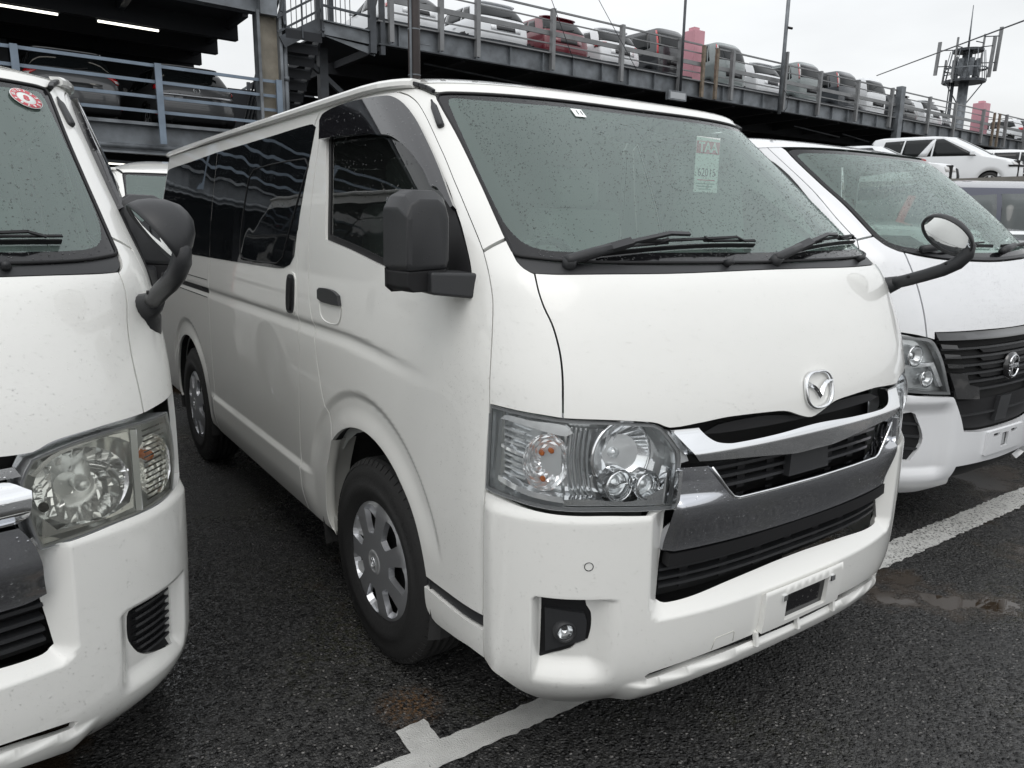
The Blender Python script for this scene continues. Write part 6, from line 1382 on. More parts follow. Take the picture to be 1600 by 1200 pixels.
    pl = P_('plate_mount', [(-.17, .375), (.17, .375), (.17, .49), (-.17, .49)], PW, off=.014, depth=.02, holes=[[(-.02, .40), (.045, .40), (.045, .47), (-.02, .47)], [(-.10, .462), (-.04, .462), (-.04, .478), (-.10, .478)], [(.065, .462), (.125, .462), (.125, .478), (.065, .478)]], gap=0)
    P_('plate_shadow', [(-.14, .385), (.14, .385), (.14, .485), (-.14, .485)], M['plastic_dark'], par=pl, off=.002, depth=0)
    m = MB(); m.box(-.004, .03, 1.028, 1.036, .405, .46); m.build('plate_clip', M['hubbright'], pl)
    # wipers
    for q0, q1 in ((.50, -.05), (-.08, -.60)):
        wp = empty('wiper'); wp.parent = root
        P0 = Vector(S.P(np.array(q0), np.array(1.330+.03*abs(q0)), .018)); P1 = Vector(S.P(np.array(q0-.13), np.array(1.352), .034)); P2 = Vector(S.P(np.array(q0-.42), np.array(1.366), .034))
        m = MB(); m.tube([P0, P0.lerp(P1, .5), P1], [.018, .018, .014], 8); m.build('wiper_base', M['plastic'], wp); m = MB(); m.bar(P1, P2, .014, .008); m.build('wiper_arm', M['plastic'], wp)
        m = MB(); qs = np.linspace(q0-.05, q1, 10); B = S.P(qs, 1.362+.004*np.sin(np.linspace(0, 3, 10)), .010)
        for i in range(9): m.bar(tuple(B[i]), tuple(B[i+1]), .006, .016)
        m.build('wiper_blade', M['rubber'], wp)
    # roof, interior
    qs = np.concatenate([np.linspace(-6.15, -1.6, 34), np.linspace(-1.5, 1.5, 41), np.linspace(1.6, 6.15, 34)]); B = S.P(qs, 1.845+0*qs, .004, False); n = len(qs); V = []; F = []; sv = [1, .985, .95, .9, .8, .65, .45, .2, .05]
    for s_ in sv:
        C0 = np.stack([0*B[:, 0], np.clip(B[:, 1], -2.9, -1.25), B[:, 2]], 1); Q = C0+(B-C0)*s_; Q[:, 2] = 1.845+.15*(1-s_**2.4); V += [tuple(p) for p in Q]
    for i in range(len(sv)-1):
        for k in range(n-1): F.append((i*n+k, i*n+k+1, (i+1)*n+k+1, (i+1)*n+k))
    link('roof', mesh('roof', V, F, True), PW, root)
    m = MB(); m.box(-.72, .72, -3.5, .5, .24, .34); m.build('floor_pan', M['under'], root)
    for sg in (1, -1):
        P_('door_lining', [(.95*sg, 1.24), (6.14*sg, 1.24), (6.14*sg, .42), (.95*sg, .42)], M['trim'], off=-.14, disp=False, depth=0, step=.2)
        rbox('seat_back', M['trim'], root, (.38*sg, -.50, 1.15), (.48, .14, .62), .05); rbox('headrest', M['trim'], root, (.38*sg, -.52, 1.56), (.26, .10, .17), .04)
    P_('dashboard', sym([(0, 1.30), (.55, 1.30), (.85, 1.28), (.85, .6), (0, .6)]), M['dash'], off=-.36, disp=False, depth=0, step=.1)
    m = MB(); a_ = S.P(np.linspace(-.75, .75, 15), 1.33+np.zeros(15), -.03, False); a_[:, 2] = 1.30; b_ = a_*[.9, 0, 1]+[0, .35, .01]
    m.add([tuple(p) for p in a_]+[tuple(p) for p in b_], [(i, i+1, 16+i, 15+i) for i in range(14)], True); m.build('dash_top', mat('dash_paper', (.42, .46, .44), .8), root)
    for dz_ in (0,): m = MB(); m.tube([(.36+.18*math.cos(t), .25+.18*math.sin(t)*.5, 1.28+.18*math.sin(t)*.82) for t in np.linspace(0, 2*PI, 28)], .014, 6, False); m.build('steering_wheel', M['plastic'], root)
    m = MB(); m.box(-.10, .10, .20, .30, 1.75, 1.78); m.build('camera_pod', M['plastic_dark'], root, bevel=.008)
    beads(S, root, 11000, (-.64, .66), (1.35, 1.81), (.0010, .0034), None, off=-.0035, seed=31, name='windscreen_beads')
    beads(S, root, 6000, (-.30, .95), (1.0, 1.30), (.0008, .0026), None, seed=32)
make_wide(cv_, SR)
# ------------------------------------------------------------------ steel and concrete
def galv(name, col, v=.25, r=.5):
    return mat(name, col, r, metal=.35, var=(2.6, v*1.7, .08), bump=(60, .15, 3))
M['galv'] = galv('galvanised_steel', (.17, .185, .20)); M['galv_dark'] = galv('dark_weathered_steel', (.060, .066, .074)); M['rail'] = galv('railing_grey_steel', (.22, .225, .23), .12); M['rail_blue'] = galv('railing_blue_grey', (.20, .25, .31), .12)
M['rusty'] = mat('rust_stained_steel', (.17, .135, .10), .6, var=(6, .35)); M['shade'] = mat('deck_shade_black', (.022, .024, .028), .85); M['conc'] = mat('concrete_grey', (.22, .21, .19), .85, var=(1.3, .25), bump=(30, .3, 4))  # shade material: darkness under decks and indoors painted into its colour
M['pink'] = mat('pink_box_paint', (.60, .30, .35), .5, var=(3, .06)); M['tube'] = mat('lamp_tube', (1, 1, .95), .4, emis=((1, .97, .86), 2.2)); M['brown'] = mat('brown_pole_paint', (.05, .04, .038), .5, var=(4, .2)); M['signbox'] = mat('sign_box_white', (.42, .44, .46), .5)
th = math.atan(.04)
def DK(x, d=0, z=0):   # point on / behind the right deck's front plane
    return Vector((x, -16.23+.04*x-d, z))
# ---- right deck
Zb, Zt, Zr = 5.74, 6.285, 7.455
dk = empty('parking_deck', DK(-25, 0, 0)); tag(dk, 'long elevated steel parking deck with cars on it, across the back', 'parking deck')
def dpart(name, mt, fn, par=None, bevel=0):
    m = MB(); fn(m); o = m.build(name, mt, par or dk, bevel=bevel); 
    o.matrix_parent_inverse = Matrix.Translation(-Vector(dk.location)); return o
X0, X1 = -6.9, -47.5
dpart('fascia_web', M['galv'], lambda m: m.bar(DK(X0, .05, (Zb+Zt)/2), DK(X1, .05, (Zb+Zt)/2), .02, Zt-Zb-.04))
dpart('top_flange', M['rail'], lambda m: m.bar(DK(X0, -.03, Zt), DK(X1, -.03, Zt), .16, .035))
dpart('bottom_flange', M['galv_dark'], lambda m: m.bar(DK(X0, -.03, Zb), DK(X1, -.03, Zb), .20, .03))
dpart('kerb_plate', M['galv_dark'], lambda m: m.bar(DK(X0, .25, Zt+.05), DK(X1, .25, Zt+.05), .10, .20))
for i, x in enumerate(np.arange(X0-.6, X1, -1.18)): dpart('web_stiffener', M['galv'], lambda m: m.bar(DK(x, -.01, Zb+.02), DK(x, -.01, Zt-.02), .014, .11, (0, 1, 0)))
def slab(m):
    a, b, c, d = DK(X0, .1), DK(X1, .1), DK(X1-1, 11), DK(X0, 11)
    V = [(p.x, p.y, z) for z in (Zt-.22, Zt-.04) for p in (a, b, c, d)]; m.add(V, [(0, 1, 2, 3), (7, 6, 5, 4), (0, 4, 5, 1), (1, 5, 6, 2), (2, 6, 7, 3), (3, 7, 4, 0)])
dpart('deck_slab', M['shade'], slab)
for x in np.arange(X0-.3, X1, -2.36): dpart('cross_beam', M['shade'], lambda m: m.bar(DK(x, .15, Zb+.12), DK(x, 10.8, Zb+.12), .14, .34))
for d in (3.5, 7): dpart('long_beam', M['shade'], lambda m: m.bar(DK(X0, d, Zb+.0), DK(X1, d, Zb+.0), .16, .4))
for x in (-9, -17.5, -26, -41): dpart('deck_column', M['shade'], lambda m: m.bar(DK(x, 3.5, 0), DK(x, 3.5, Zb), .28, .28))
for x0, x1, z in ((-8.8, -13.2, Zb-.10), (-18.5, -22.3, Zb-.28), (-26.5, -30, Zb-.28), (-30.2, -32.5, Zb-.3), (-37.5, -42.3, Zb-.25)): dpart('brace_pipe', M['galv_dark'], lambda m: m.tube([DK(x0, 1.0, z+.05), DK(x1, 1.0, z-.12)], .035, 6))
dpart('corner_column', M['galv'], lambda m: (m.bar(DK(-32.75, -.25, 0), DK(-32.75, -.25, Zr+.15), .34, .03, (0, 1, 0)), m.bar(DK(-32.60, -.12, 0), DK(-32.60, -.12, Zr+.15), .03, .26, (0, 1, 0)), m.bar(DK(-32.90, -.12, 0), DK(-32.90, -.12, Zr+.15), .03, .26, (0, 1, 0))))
dpart('dark_backing', M['shade'], lambda m: m.bar(DK(X0+1.5, 11, 3.0), DK(X1-10, 11, 3.0), .2, 6.0))  # near-black sheet added to give the darkness under the deck
# ---- its guard rail
rl = empty('deck_railing', DK(-25, 0, Zt)); tag(rl, 'grey five-bar guard rail along the edge of the long deck', 'railing')
def rpart(name, mt, fn):
    m = MB(); fn(m); o = m.build(name, mt, rl); o.matrix_parent_inverse = Matrix.Translation(-Vector(rl.location)); return o
posts = [-7.25, -8.72, -9.88+1.0-1.0, -12.53, -15.34, -18.06, -20.84, -26.4, -29.24, -32.08, -35.6, -38.27, -41.47, -44.34, -46.9]
for x in posts: rpart('rail_post', M['rail'], lambda m: (m.bar(DK(x-.055, -.10, Zb+.08), DK(x-.055, -.10, Zr+.03), .012, .14, (0, 1, 0)), m.bar(DK(x+.055, -.10, Zb+.08), DK(x+.055, -.10, Zr+.03), .012, .14, (0, 1, 0)), m.bar(DK(x, -.165, Zb+.08), DK(x, -.165, Zr+.03), .11, .012, (0, 1, 0))))
for x in (-19.23, -19.95, -42.75, -43.4): rpart('rusty_post', M['rusty'], lambda m: m.bar(DK(x, -.12, Zb+.02), DK(x, -.12, Zr-.02), .11, .10, (0, 1, 0)))
gaps = [(-7.2, -19.23), (-19.95, -42.75), (-43.4, -47.4)]
for a, b in gaps:
    for z, w, h in ((Zr, .05, .05), (Zr-.27, .035, .035), (Zr-.62, .05, .13), (Zr-.90, .035, .035)): rpart('rail_bar', M['rail'], lambda m: m.bar(DK(a, -.02, z), DK(b, -.02, z), w, h))
# return railing descending at the far right end
for k in range(4): rpart('rail_bar', M['rail'], lambda m: m.bar(DK(-45.2, -1.0, Zr-.5-.32*k), DK(-50.5, -.2, Zr-.28-.30*k), .05, .06))
for x in (-45.2, -47.9): rpart('rail_post', M['rail'], lambda m: m.bar(DK(x, -.8, Zb-.3), DK(x, -.8, Zr-.2), .12, .12))
# pink boxes and poles on the deck
for (x, w, lab) in ((-19.3, .50, 'pale pink metal box standing upright on the long deck, nearer one'), (-42.4, .72, 'pale pink metal box standing upright on the long deck, far right one')):
    pb = empty('pink_box', DK(x, .45, 0)); tag(pb, lab, 'metal box', 'pink boxes on the deck')
    m = MB(); h = 7.98 if x > -30 else 7.92; m.box(-w/2, w/2, -.28, .28, 6.3, h); m.build('box_case', M['pink'], pb, bevel=.01); m = MB(); m.box(-.13, .13, -.13, .13, h, h+.12); m.build('box_cap', M['pink'], pb)
pp = empty('slim_lamp_pole', DK(-18.0, -.25, 0)); tag(pp, 'slim dark pole rising from the deck rail left of the pink box', 'pole'); m = MB(); m.tube([(0, 0, Zb-.1), (0, 0, 9.6)], .045, 8); m.build('pole_tube', M['galv_dark'], pp)
pp = empty('camera_pole', DK(-23.55, -.30, 0)); tag(pp, 'tall grey conduit pole with a small camera, fixed to the deck front', 'pole')
m = MB(); m.tube([(0, 0, Zb-.15), (0, 0, 10.6)], .07, 10); m.build('pole_tube', M['galv'], pp); m = MB(); m.bar((-.19, 0, Zb), (-.19, 0, Zr+.35), .13, .10); m.build('pole_stay', M['rail'], pp)
m = MB(); m.tube([(.0, .05, 8.62), (-.2, .12, 8.60)], .045, 8); m.build('camera_head', M['plastic_dark'], pp); m = MB(); m.tube([(-.06, .1, Zb+.7), (-.34, .1, Zb+.5), (-.32, .1, Zb+.1), (-.15, .1, Zb-.08)], .012, 5); m.build('loose_cable', M['plastic_dark'], pp)
sb = empty('sign_box', DK(-17.7, -.35, 5.62)); tag(sb, 'small grey rectangular light box hanging under the deck edge', 'light box'); m = MB(); m.box(-.42, .42, -.08, .08, -.16, .14); m.build('box_frame', M['galv'], sb, bevel=.01); m = MB(); m.box(-.35, .35, .078, .09, -.11, .09); m.build('box_panel', M['signbox'], sb)
for (x, d, z, L_, lab) in ((-24.2, 6, 4.55, 1.5, 'leftmost lit tube lamp under the long deck, just above the van roof'), (-27.2, 5, 4.75, 1.9, 'longest lit tube lamp under the long deck, tilted above the right van'), (-30.4, 6, 4.5, .7, 'short lit tube lamp far under the long deck')):
    f = empty('tube_lamp', DK(x, d, z)); tag(f, lab, 'tube lamp', 'lit tube lamps under the decks'); m = MB(); m.box(-L_/2, L_/2, -.03, .03, -.03, .03); m.build('tube', M['tube'], f)
# ---- stair and landing at the deck's near end
sr = empty('steel_stair', DK(-5.6, 0, 0)); tag(sr, 'dark steel stair and landing at the near end of the long deck', 'stair')
def spart(name, mt, fn):
    m = MB(); fn(m); o = m.build(name, mt, sr); o.matrix_parent_inverse = Matrix.Translation(-Vector(sr.location)); return o
spart('landing_beam', M['galv'], lambda m: (m.bar(DK(-5.45, 0, 5.92), DK(-6.85, 0, 5.86), .04, .30), m.bar(DK(-5.45, -.04, 6.07), DK(-6.85, -.04, 6.01), .10, .03)))
spart('landing_bracket', M['galv'], lambda m: m.add([DK(-5.45, .02, 5.76), DK(-6.85, .02, 5.66), DK(-6.85, .02, 5.46), DK(-5.45, .06, 5.76), DK(-6.85, .06, 5.66), DK(-6.85, .06, 5.46)], [(0, 1, 2), (5, 4, 3), (0, 3, 4, 1), (1, 4, 5, 2), (2, 5, 3, 0)]))
spart('landing_floor', M['galv_dark'], lambda m: m.add([DK(-5.45, 0, 5.80), DK(-6.85, 0, 5.74), DK(-6.85, 3, 5.74), DK(-5.45, 3, 5.80), DK(-5.45, 0, 5.84), DK(-6.85, 0, 5.78), DK(-6.85, 3, 5.78), DK(-5.45, 3, 5.84)], [(0, 1, 2, 3), (7, 6, 5, 4), (0, 4, 5, 1), (3, 2, 6, 7), (0, 3, 7, 4)]))
for x, w in ((-6.75, .16), (-7.02, .12)): spart('landing_post', M['galv_dark'], lambda m: m.bar(DK(x, -.05, 5.5), DK(x, -.05, 7.6), w, w, (0, 1, 0)))
for x in (-4.52, -5.45): spart('stringer', M['galv_dark'], lambda m: m.bar(DK(x, .0, 5.95), DK(x, 3.7, 2.9), .05, .32, (0, 0, 1)))
for k in range(13):
    t = k/12; p = DK(-4.54, .1+3.5*t, 5.78-2.85*t); q = DK(-5.43, .1+3.5*t, 5.78-2.85*t); spart('tread', M['galv_dark'], lambda m: m.bar(p, q, .24, .035)); spart('riser', M['shade'], lambda m: m.bar(p+Vector((0, .12, -.12)), q+Vector((0, .12, -.12)), .012, .20))
for dz in (.45, .75, 1.05): spart('stair_rail', M['galv_dark'], lambda m: m.bar(DK(-4.52, .0, 5.95+dz), DK(-4.52, 3.7, 2.9+dz), .045, .045))
for dz in (.30, .62): spart('stair_rail', M['galv_dark'], lambda m: m.bar(DK(-5.45, .0, 6.02+dz), DK(-4.35, .0, 5.35+dz), .05, .05))
spart('stringer', M['galv_dark'], lambda m: m.bar(DK(-5.45, .0, 6.02), DK(-4.45, .0, 5.45), .05, .26))
for k in range(4): t = k/3; spart('stair_post', M['galv_dark'], lambda m: m.bar(DK(-4.52, 3.7*t, 5.8-3.05*t), DK(-4.52, 3.7*t, 7.0-3.05*t), .05, .05))
spart('stair_post', M['galv_dark'], lambda m: m.bar(DK(-4.95, -.03, 5.6), DK(-4.95, -.03, 8.2), .035, .035))
spart('stair_post', M['galv_dark'], lambda m: m.bar(DK(-5.45, -.03, 5.7), DK(-5.45, -.03, 7.4), .06, .06))
for k in range(17): x = -4.50-.13*k; z0_ = 6.3 if x < -5.45 else 6.15+(x+5.45)*-.45; spart('baluster', M['galv_dark'], lambda m: m.bar(DK(x, .9, z0_-.3), DK(x, .9, 8.4), .016, .016))
spart('stair_rail', M['galv_dark'], lambda m: m.bar(DK(-4.45, -.05, 6.1), DK(-4.95, -.05, 8.2), .05, .05))
spart('landing_rail', M['galv_dark'], lambda m: m.bar(DK(-5.45, 0, 6.42), DK(-6.8, 0, 6.36), .05, .05))
for x in (-5.9, -6.25): spart('landing_post', M['galv_dark'], lambda m: m.bar(DK(x, 1.4, 5.8), DK(x, 1.4, 7.4), .14, .12))
spart('stair_column', M['galv_dark'], lambda m: (m.bar(DK(-5.9, 1.2, 0), DK(-5.9, 1.2, 5.7), .22, .22), m.bar(DK(-6.4, 1.2, 4.7), DK(-5.6, 1.2, 5.3), .12, .12)))
# ---- brown utility pole between
up = empty('utility_pole', (-3.49, -7.97, 0)); tag(up, 'dark brown round pole standing behind the middle van roof', 'pole')
m = MB(); m.tube([(0, 0, 0), (0, 0, 9)], .085, 16); m.build('pole_shaft', M['brown'], up); m = MB(); m.tube([(.09, .07, 0), (.09, .07, 9)], .018, 6); m.build('conduit', M['galv'], up)
for z in (3.45, 4.05): m = MB(); m.lathe([(.089, z-.008), (.089, z+.008)], 16); m.build('pole_band', M['galv'], up); m = MB(); m.tube([(-.08, .03, z-.18), (-.24, .03, z-.18)], .007, 5); m.build('step_peg', M['galv'], up)
# ---- left structure
KS = 1.3
def LK(x, d=0, z=0): return Vector((1.8+KS*(x-1.8), 2.165+KS*(-14.165+.1*x-d), 1.452+KS*(z-1.452)))
class MK(MB):
    def bar(s, p, q, w, h=None, up=(0, 0, 1)): return MB.bar(s, p, q, w*KS, (w if h is None else h)*KS, up)
    def tube(s, pts, r, n=8, cap=True): return MB.tube(s, pts, r*KS, n, cap)
ls = empty('parking_building', LK(0)); tag(ls, 'dark open-sided steel car park with two grey cars behind its rail, at left', 'car park')
def lpart(name, mt, fn, par=None):
    m = MK(); fn(m); o = m.build(name, mt, par or ls); o.matrix_parent_inverse = Matrix.Translation(-Vector(ls.location)); return o
lpart('front_column', mat('weathered_column', (.25, .225, .18), .6, var=(2.5, .35), bump=(40, .3, 3)), lambda m: m.bar(LK(-2.80, .03, 0), LK(-2.80, .03, 5.0), .40, .04, (0, 1, 0)))
for x in (-2.60, -3.00): lpart('column_flange', M['galv'], lambda m: m.bar(LK(x, -.02, 0), LK(x, -.02, 5.0), .05, .26, (0, 1, 0)))
lpart('drain_pipe', M['galv'], lambda m: (m.tube([LK(-3.10, -.02, 0), LK(-3.10, -.02, 6.5)], .055, 12), m.tube([LK(-3.10, -.02, 2.6), LK(-3.10, -.02, 2.68)], .07, 12), m.tube([LK(-3.10, -.02, 3.9), LK(-3.10, -.02, 3.98)], .07, 12)))
lpart('upper_beam', M['galv'], lambda m: (m.bar(LK(14, .05, 5.2), LK(-2.9, .05, 5.2), .03, .42), m.bar(LK(14, 0, 4.98), LK(-2.95, 0, 4.98), .24, .03), m.bar(LK(14, 0, 5.42), LK(-2.95, 0, 5.42), .24, .03)))
lpart('beam_bracket', M['galv'], lambda m: m.bar(LK(-2.80, -.05, 4.95), LK(-2.80, -.05, 5.75), .30, .22, (0, 1, 0)))
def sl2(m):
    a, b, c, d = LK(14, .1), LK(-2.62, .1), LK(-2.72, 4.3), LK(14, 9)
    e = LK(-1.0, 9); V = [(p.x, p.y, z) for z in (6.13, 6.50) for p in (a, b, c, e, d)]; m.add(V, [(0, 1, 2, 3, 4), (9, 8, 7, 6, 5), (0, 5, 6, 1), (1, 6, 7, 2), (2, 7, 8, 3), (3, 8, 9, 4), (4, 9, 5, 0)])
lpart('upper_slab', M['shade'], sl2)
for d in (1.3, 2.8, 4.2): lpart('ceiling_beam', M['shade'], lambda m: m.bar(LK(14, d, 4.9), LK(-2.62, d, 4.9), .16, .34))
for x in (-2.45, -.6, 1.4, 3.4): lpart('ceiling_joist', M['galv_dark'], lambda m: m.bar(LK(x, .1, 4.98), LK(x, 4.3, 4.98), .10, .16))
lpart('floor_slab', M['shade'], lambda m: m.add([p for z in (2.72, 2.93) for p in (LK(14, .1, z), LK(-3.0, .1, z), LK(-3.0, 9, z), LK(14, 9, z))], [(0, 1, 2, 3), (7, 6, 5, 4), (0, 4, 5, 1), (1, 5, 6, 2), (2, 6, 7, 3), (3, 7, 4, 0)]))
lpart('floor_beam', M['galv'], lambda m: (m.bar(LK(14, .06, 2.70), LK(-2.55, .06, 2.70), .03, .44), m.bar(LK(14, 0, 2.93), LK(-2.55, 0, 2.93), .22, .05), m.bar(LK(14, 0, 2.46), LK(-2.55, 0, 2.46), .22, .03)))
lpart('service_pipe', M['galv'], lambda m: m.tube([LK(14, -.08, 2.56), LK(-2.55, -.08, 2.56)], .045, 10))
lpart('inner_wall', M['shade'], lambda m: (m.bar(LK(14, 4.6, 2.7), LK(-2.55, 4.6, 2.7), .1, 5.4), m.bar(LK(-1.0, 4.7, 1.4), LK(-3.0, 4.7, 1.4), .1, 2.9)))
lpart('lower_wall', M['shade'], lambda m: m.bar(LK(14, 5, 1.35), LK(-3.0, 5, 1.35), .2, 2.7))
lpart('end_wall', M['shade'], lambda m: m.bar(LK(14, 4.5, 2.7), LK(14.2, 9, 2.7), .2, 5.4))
for x in (1.11, 3.1, 5.1): lpart('inner_column', M['galv_dark'], lambda m: m.bar(LK(x, 4.5, 0), LK(x, 4.5, 5.0), .25, .25, (0, 1, 0)))
rg = empty('car_park_railing', LK(0, 0, 3)); tag(rg, 'blue-grey four-bar guard rail on the upper floor of the left car park', 'railing')
def gpart(name, fn):
    m = MK(); fn(m); o = m.build(name, M['rail_blue'], rg); o.matrix_parent_inverse = Matrix.Translation(-Vector(rg.location)); return o
for z in (3.85, 3.60, 3.36, 3.13): gpart('rail_bar', lambda m: m.bar(LK(9, -.09, z), LK(-2.98, -.09, z), .035, .05))
for x in (5.1, 3.1, 1.11, -.87, -2.92): gpart('rail_post', lambda m: m.bar(LK(x, -.16, 2.62), LK(x, -.16, 3.88), .10, .05, (0, 1, 0)))
for (x, d, z, L_, lab) in ((.90, 1.32, 4.71, 1.1, 'lit tube lamp at the top left corner of the photo'), (-.73, 1.32, 4.71, .98, 'lit tube lamp on the left car park ceiling, right of another'), (.8, 6.0, 4.75, .5, 'small lit tube lamp seen between the rail bars at far left')):
    f = empty('tube_lamp', LK(x, d, z)); f.rotation_euler = (0, 0, math.atan(.1)); tag(f, lab, 'tube lamp', 'lit tube lamps under the decks'); L_ *= KS; m = MB(); m.box(-L_/2, L_/2, -.028, .028, -.04, .0); m.build('tube', M['tube'], f); m = MB(); m.box(-L_/2-.04, L_/2+.04, -.05, .05, 0, .04); m.build('lamp_fitting', M['galv_dark'], f)
f = empty('tube_lamp', (-1.32, -16.83, 2.55)); f.rotation_euler = (0, 0, .35); tag(f, 'lit tube lamp under the lower beam, above the white van behind', 'tube lamp', 'lit tube lamps under the decks'); m = MB(); m.box(-.9, .75, -.035, .035, -.03, .0); m.build('tube', M['tube'], f); m = MB(); m.box(-.95, .8, -.07, .07, 0, .06); m.build('lamp_fitting', M['galv_dark'], f)
# ramp railings in the gap behind the column
rr_ = empty('ramp_railing', (-6.4, -29, 1.1)); tag(rr_, 'sloping grey ramp railing seen in the gap beside the left column', 'railing')
for k in range(4): m = MB(); m.bar((1.3, 0, 3.85-.33*k), (-3.4, 0, 6.9-.33*k), .06, .09); m.build('rail_bar', M['galv'], rr_)
for x in (1.1, .1, -.9, -2.2): m = MB(); z = 3.95+(1.3-x)*.65; m.bar((x, 0, z-1.6), (x, 0, z+.05), .12, .12); m.build('rail_post', M['galv_dark'], rr_)
m = MB(); m.bar((1.6, 0, 2.0), (-3.4, 0, 5.3), .1, .5); m.build('ramp_beam', M['galv_dark'], rr_)
# ---- antenna mast far off
an = empty('antenna_mast', (-69.3, -32.6, 0)); tag(an, 'telecom mast with a ring of panel antennas on the skyline', 'mast')
m = MB(); m.tube([(0, 0, 0), (0, 0, 16.4)], [.46, .38], 14); m.build('mast_pole', M['galv'], an)
m = MB(); m.tube([(.78, -.55, 5), (.78, -.55, 14)], .14, 6); m.tube([(1.0, -.7, 5), (1.0, -.7, 14)], .05, 6)
m.build('cable_ladder', M['galv_dark'], an)
for z, r in ((13.7, 1.65), (16.2, 1.2)):
    m = MB(); m.lathe([(.4, z), (r, z), (r, z+.20), (.4, z+.20)], 20, None, False); m.build('platform', M['galv_dark'], an)
for k in range(12): a = 2*PI*k/12; m = MB(); m.tube([(1.65*math.cos(a), 1.65*math.sin(a), 13.8), (1.3*math.cos(a), 1.3*math.sin(a), 16.3)], .035, 5); m.build('cage_bar', M['galv'], an)
m = MB(); m.lathe([(1.6, 14.75), (1.65, 14.75), (1.65, 14.85), (1.6, 14.85)], 20, None, False); m.build('cage_hoop', M['galv'], an)
for k in range(7): a = 2*PI*k/7; m = MB(); m.bar((.9*math.cos(a), .9*math.sin(a), 14.2), (.9*math.cos(a), .9*math.sin(a), 15.6), .30, .25, (1, 0, 0)); m.build('radio_unit', M['galv'], an)
for k, (u, v, z0_, z1_) in enumerate(((-2.25, -.6, 14.4, 17.1), (-1.5, .8, 13.6, 17.2), (2.15, .6, 14.6, 18.1), (1.75, -1.0, 14.2, 17.9), (1.35, 1.2, 14.0, 17.2), (-.9, -1.8, 13.9, 15.9), (.9, -1.5, 14.0, 16.0), (.1, -1.9, 14.1, 16.2))):
    p = Vector((-.821*u+.571*v, .571*u+.82*v, 0)); w = .26 if k % 2 == 0 else .12; lean = Vector((-.821*.10, .571*.10, 0))
    m = MB(); m.bar((p.x, p.y, z0_), (p.x+lean.x, p.y+lean.y, z1_), w, .15, (1, 0, 0)); m.build('antenna_panel', M['rail'], an)
    for z in (z0_+.7, z1_-.7): m = MB(); m.tube([(p.x*.5, p.y*.5, z), (p.x, p.y, z)], .045, 5); m.build('antenna_bracket', M['galv_dark'], an)
m = MB(); m.tube([(0, 0, 16.3), (.1, 0, 19.9)], [.09, .03], 6); m.build('lightning_rod', M['galv'], an)
for s_ in (1, -1): m = MB(); m.tube([(-.3*s_, .2*s_, 12.0), (-1.3*s_, .9*s_, 13.7)], .05, 5); m.build('brace', M['galv'], an)
w_ = empty('overhead_wire', (-40, -20, 0)); tag(w_, 'thin overhead wire sloping up to the right in front of the mast', 'wire')
m = MB(); 
P = [(-48.89, -28.36, 11.42), (-34.12, -13.35, 9.78), (-32.56, -11.83, 9.67)]
m.tube([(p[0]+40, p[1]+20, p[2]) for p in P], .035, 5); m.build('wire_strand', M['galv_dark'], w_)
w2 = empty('stay_wire', (-8.7, -11.72, 0)); tag(w2, 'thin slack wires hanging in front of the deck railing above the middle van', 'wire')
m = MB(); m.tube([(-2.0, -3, 7.6), (-3.01, -2.94, 5.75)], .009, 4); m.tube([(-4.0, -3.3, 7.6), (-5.69, -3.29, 5.8)], .009, 4); m.build('wire_strand', M['galv_dark'], w2)
# ------------------------------------------------------------------ cars on the long deck, tails to the rail
c_white = cpaint((.74, .76, .78), 'car_white'); c_red = cpaint((.13, .008, .018), 'car_wine_red'); c_grey = cpaint((.055, .062, .070), 'car_dark_grey'); c_gg = cpaint((.20, .23, .23), 'car_grey_green'); c_dark = cpaint((.025, .028, .032), 'car_black'); c_navy = cpaint((.030, .034, .060), 'car_navy'); c_gun = cpaint((.085, .088, .092), 'car_gunmetal')
DZ = 6.27
def deckcar(x, kind, paint, label, z=DZ, dd=0, **k):
    r = empty({'suv': 'parked_suv', 'hatch': 'parked_hatchback', 'box': 'parked_kei_van', 'minivan': 'parked_minivan'}[kind], DK(x, 1.25-KIND[kind]['t']['yb'][2]*1+dd, z), PI+th)
    tag(r, label, {'suv': 'suv', 'hatch': 'car', 'box': 'kei van', 'minivan': 'minivan'}[kind], 'cars parked on the long deck')
    make_car(r, kind, paint, **k); return r
a = deckcar(-8.75, 'hatch', c_white, 'white hatchback with four tail pipes, nearest car on the long deck', clad=False, lamps='small')
for x_ in (-.66, -.52, .52, .66):
    m = MB(); m.tube([(x_, -2.05, .33), (x_, -2.20, .33)], [.055, .055], 14, False); m.lathe([(.045, 0), (.056, 0), (.056, .02)], 14, axis_mat((x_, -2.19, .33), (0, -1, 0))); m.build('tail_pipe', M['chrome'], a)
    m = MB(); m.lathe([(0, 0), (.05, 0)], 14, axis_mat((x_, -2.17, .33), (0, -1, 0))); m.build('pipe_bore', M['under'], a)
deckcar(-11.7, 'suv', c_white, 'white compact suv with black lower bumper, beside the wine red suv', lamps='small')
deckcar(-14.2, 'suv', c_red, 'wine red suv parked at the deck rail', lamps='small')
deckcar(-16.6, 'suv', c_white, 'white suv with dark raked roof, right of the wine red suv', lamps='wide')
deckcar(-19.3, 'box', c_dark, 'tall black box van with upright red lamp, left of the near pink box', lamps='tall', clad=False)
deckcar(-22.6, 'box', c_gg, 'grey green box car with red arched lamp, right of the near pink box', clad=False, lamps='none', red_hoop=True)
deckcar(-25.1, 'suv', c_white, 'white suv with bright red lamp behind the camera pole', lamps='small')
deckcar(-28.0, 'box', c_gg, 'grey green box car with red arched lamp, right of the camera pole', clad=False, lamps='none', red_hoop=True)
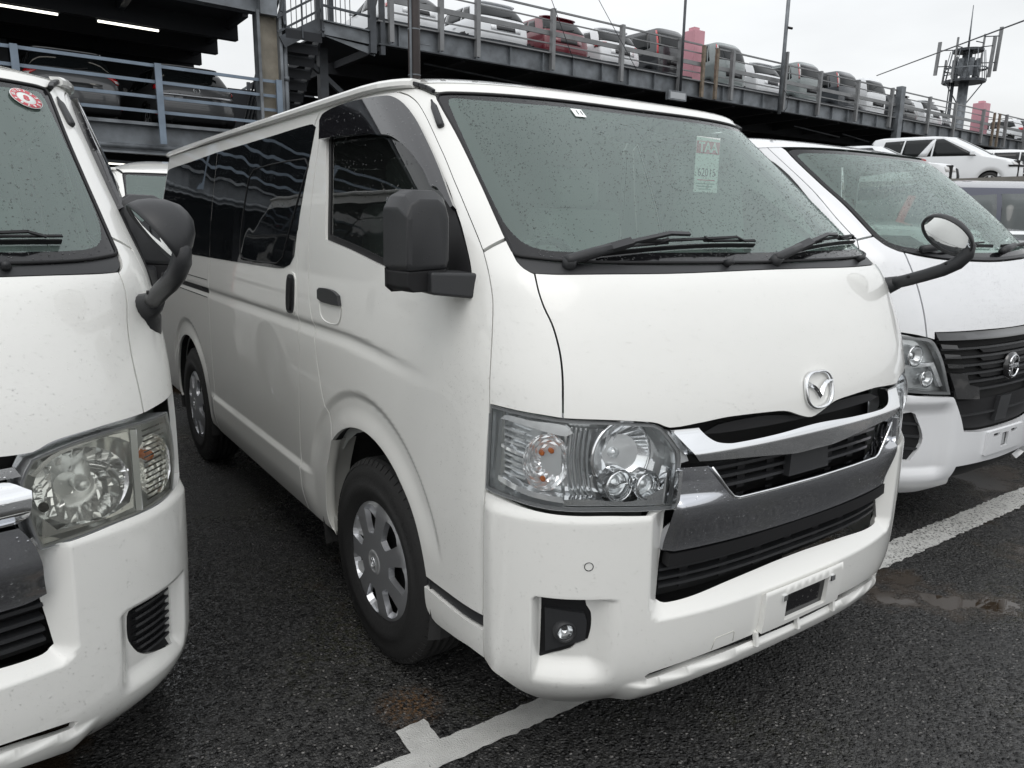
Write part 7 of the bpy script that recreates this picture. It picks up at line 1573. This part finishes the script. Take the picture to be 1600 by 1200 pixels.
deckcar(-31.0, 'box', c_grey, 'dark grey box car with red arched lamp, fourth from the far pink box', clad=False, lamps='none', red_hoop=True)
deckcar(-33.4, 'box', c_white, 'white box car with grey rear glass left of the heavy corner column', clad=False, lamps='none')
deckcar(-36.5, 'suv', c_dark, 'low black car behind the rail right of the corner column', lamps='small')
deckcar(-39.2, 'suv', c_white, 'white suv behind the rail below the telecom mast, left of it', lamps='small')
deckcar(-42.6, 'suv', c_grey, 'dark grey car partly hidden by the far pink box', lamps='small', dd=1)
deckcar(-50.2, 'suv', c_white, 'white large suv at the far right end of the deck', lamps='wide', rails=True, dd=-.6)
# ------------------------------------------------------------------ cars in the left car park
r = empty('parked_suv', (-.02, -19.9, 3.40), PI+.10); tag(r, 'dark grey suv with red and clear tail lamps behind the blue rail', 'suv', 'dark cars in the left car park'); make_car(r, 'suv', c_gun, lamps='wide', badge=False)
r = empty('parked_suv', (-2.62, -20.2, 3.40), PI+.10); tag(r, 'black grey suv with oval tail badge, behind the rail next to the column', 'suv', 'dark cars in the left car park'); S_ = make_car(r, 'suv', c_gun, lamps='small', badge=False)
p = S_.P(np.array(float(S_.qend(1.0))), np.array(1.0), .012); m = MB(); 
oval_badge(r, axis_mat((p[0], p[1]-.005, p[2]), (0, -1, .1)), .075, .06)
for x_ in (-.62, .62): m = MB(); m.tube([(x_, -2.2, .26), (x_, -2.36, .26)], .045, 14, False); m.build('tail_pipe', M['chrome'], r)
patch(S_, 'tailgate_trim', M['hubcap'], r, rearp(S_, -.62, .62, .84, .885), 10, 1, off=.02)
r = empty('parked_suv', (2.75, -19.7, 3.40), PI+.10); tag(r, 'dark suv with tall red lamp at the far left edge of the photo', 'suv', 'dark cars in the left car park'); make_car(r, 'suv', c_dark, lamps='tall', badge=False)
# ------------------------------------------------------------------ raised lot at right with minivans, and neighbours of the right van
rl_ = mesh('raised_lot', [], [])
m = MB(); m.box(-46, -17.5, -14.6, -1, 2.35, 2.62); m.box(-46, -17.6, -14.5, -1.1, 0, 2.35); o = m.build('raised_lot', M['conc']); tag(o, kind='structure')
mv = empty('parked_minivan', (-25.7, -11.7, 2.62), .36); tag(mv, 'large white minivan with an upright barred grille, facing right on the raised lot', 'minivan')
SM = make_car(mv, 'minivan', c_white, clad=False, lamps='wide', spoiler=False, win=GL_DARK)
for k in range(9): q_ = -.40+.10*k; m = MB(); a_ = SM.P(np.array(abs(q_)), np.array(.42), .02)*[1 if q_ >= 0 else -1, 1, 1]; b_ = SM.P(np.array(abs(q_)), np.array(.98), .02)*[1 if q_ >= 0 else -1, 1, 1]; m.bar(tuple(a_), tuple(b_), .03, .03, (0, 1, 0)); m.build('grille_bar', M['chrome'], mv)
for z_ in (.42, .6, .78, .96): m = MB(); pts = [tuple(SM.P(np.array(abs(q_)), np.array(z_), .018)*[1 if q_ >= 0 else -1, 1, 1]) for q_ in np.linspace(-.42, .42, 9)]; m.tube(pts, .014, 5); m.build('grille_bar', M['chrome'], mv)
for s_ in (1, -1): patch(SM, 'lamp_blade', M['plastic_dark'], mv, frontp(SM, s_*.46, s_*1.05, .80, .86, s_*.44, s_*1.1), 6, 2, off=.014)
for s_ in (1, -1): patch(SM, 'white_pillar', c_white, mv, sidep(SM, [(-.62, 1.19), (-.34, 1.19), (-.12, 1.72), (-.22, 1.72)], s_), 2, 4, off=.012)
h2 = empty('parked_hatchback', (-21.7, -11.5, 2.45), .40); tag(h2, 'white car nose with round badge peeping over the right van roof', 'car'); make_car(h2, 'hatch', c_white, clad=False, lamps='small')
m3 = empty('parked_minivan', (-32.3, -12.0, 2.62), .62); tag(m3, 'white minivan behind the large one at the right edge of the photo', 'minivan'); make_car(m3, 'minivan', c_white, clad=False, spoiler=False)
nb = empty('parked_box_car', (-7.545, -1.29, 0), .963); tag(nb, 'navy box-shaped car behind the right van, its side windows showing', 'car'); nb.scale = (1, 1, 1)
KIND['tall'] = dict(KIND['box']); tt = {k: list(v) for k, v in KIND['box']['t'].items()}; tt['z'] = [z*.93 for z in tt['z']]; tt['yf'] = [v+.5 for v in tt['yf']]; tt['y0'] = [v+.5 for v in tt['y0']]; tt['yb'] = [v-.5 for v in tt['yb']]; tt['w'] = [w*1.08 for w in tt['w']]; KIND['tall']['t'] = tt; KIND['tall']['belt'] = 1.155; KIND['tall']['wheels'] = (1.5, -1.4, .34)
make_car(nb, 'tall', c_navy, clad=False, lamps='tall', win=GL_GREY)
nh = empty('parked_minivan', (-4.75, -1.0, 0), 0); tag(nh, 'white low minivan in the bay right of the right van, only its windscreen edge showing', 'minivan')
kt = {k: list(v) for k, v in KIND['minivan']['t'].items()}; kt['z'] = [z*.80 for z in kt['z']]; KIND['lowvan'] = dict(KIND['minivan'], t=kt, belt=.92, crown=.07, rw=(.98, 1.33)); make_car(nh, 'lowvan', c_white, clad=False, spoiler=False)
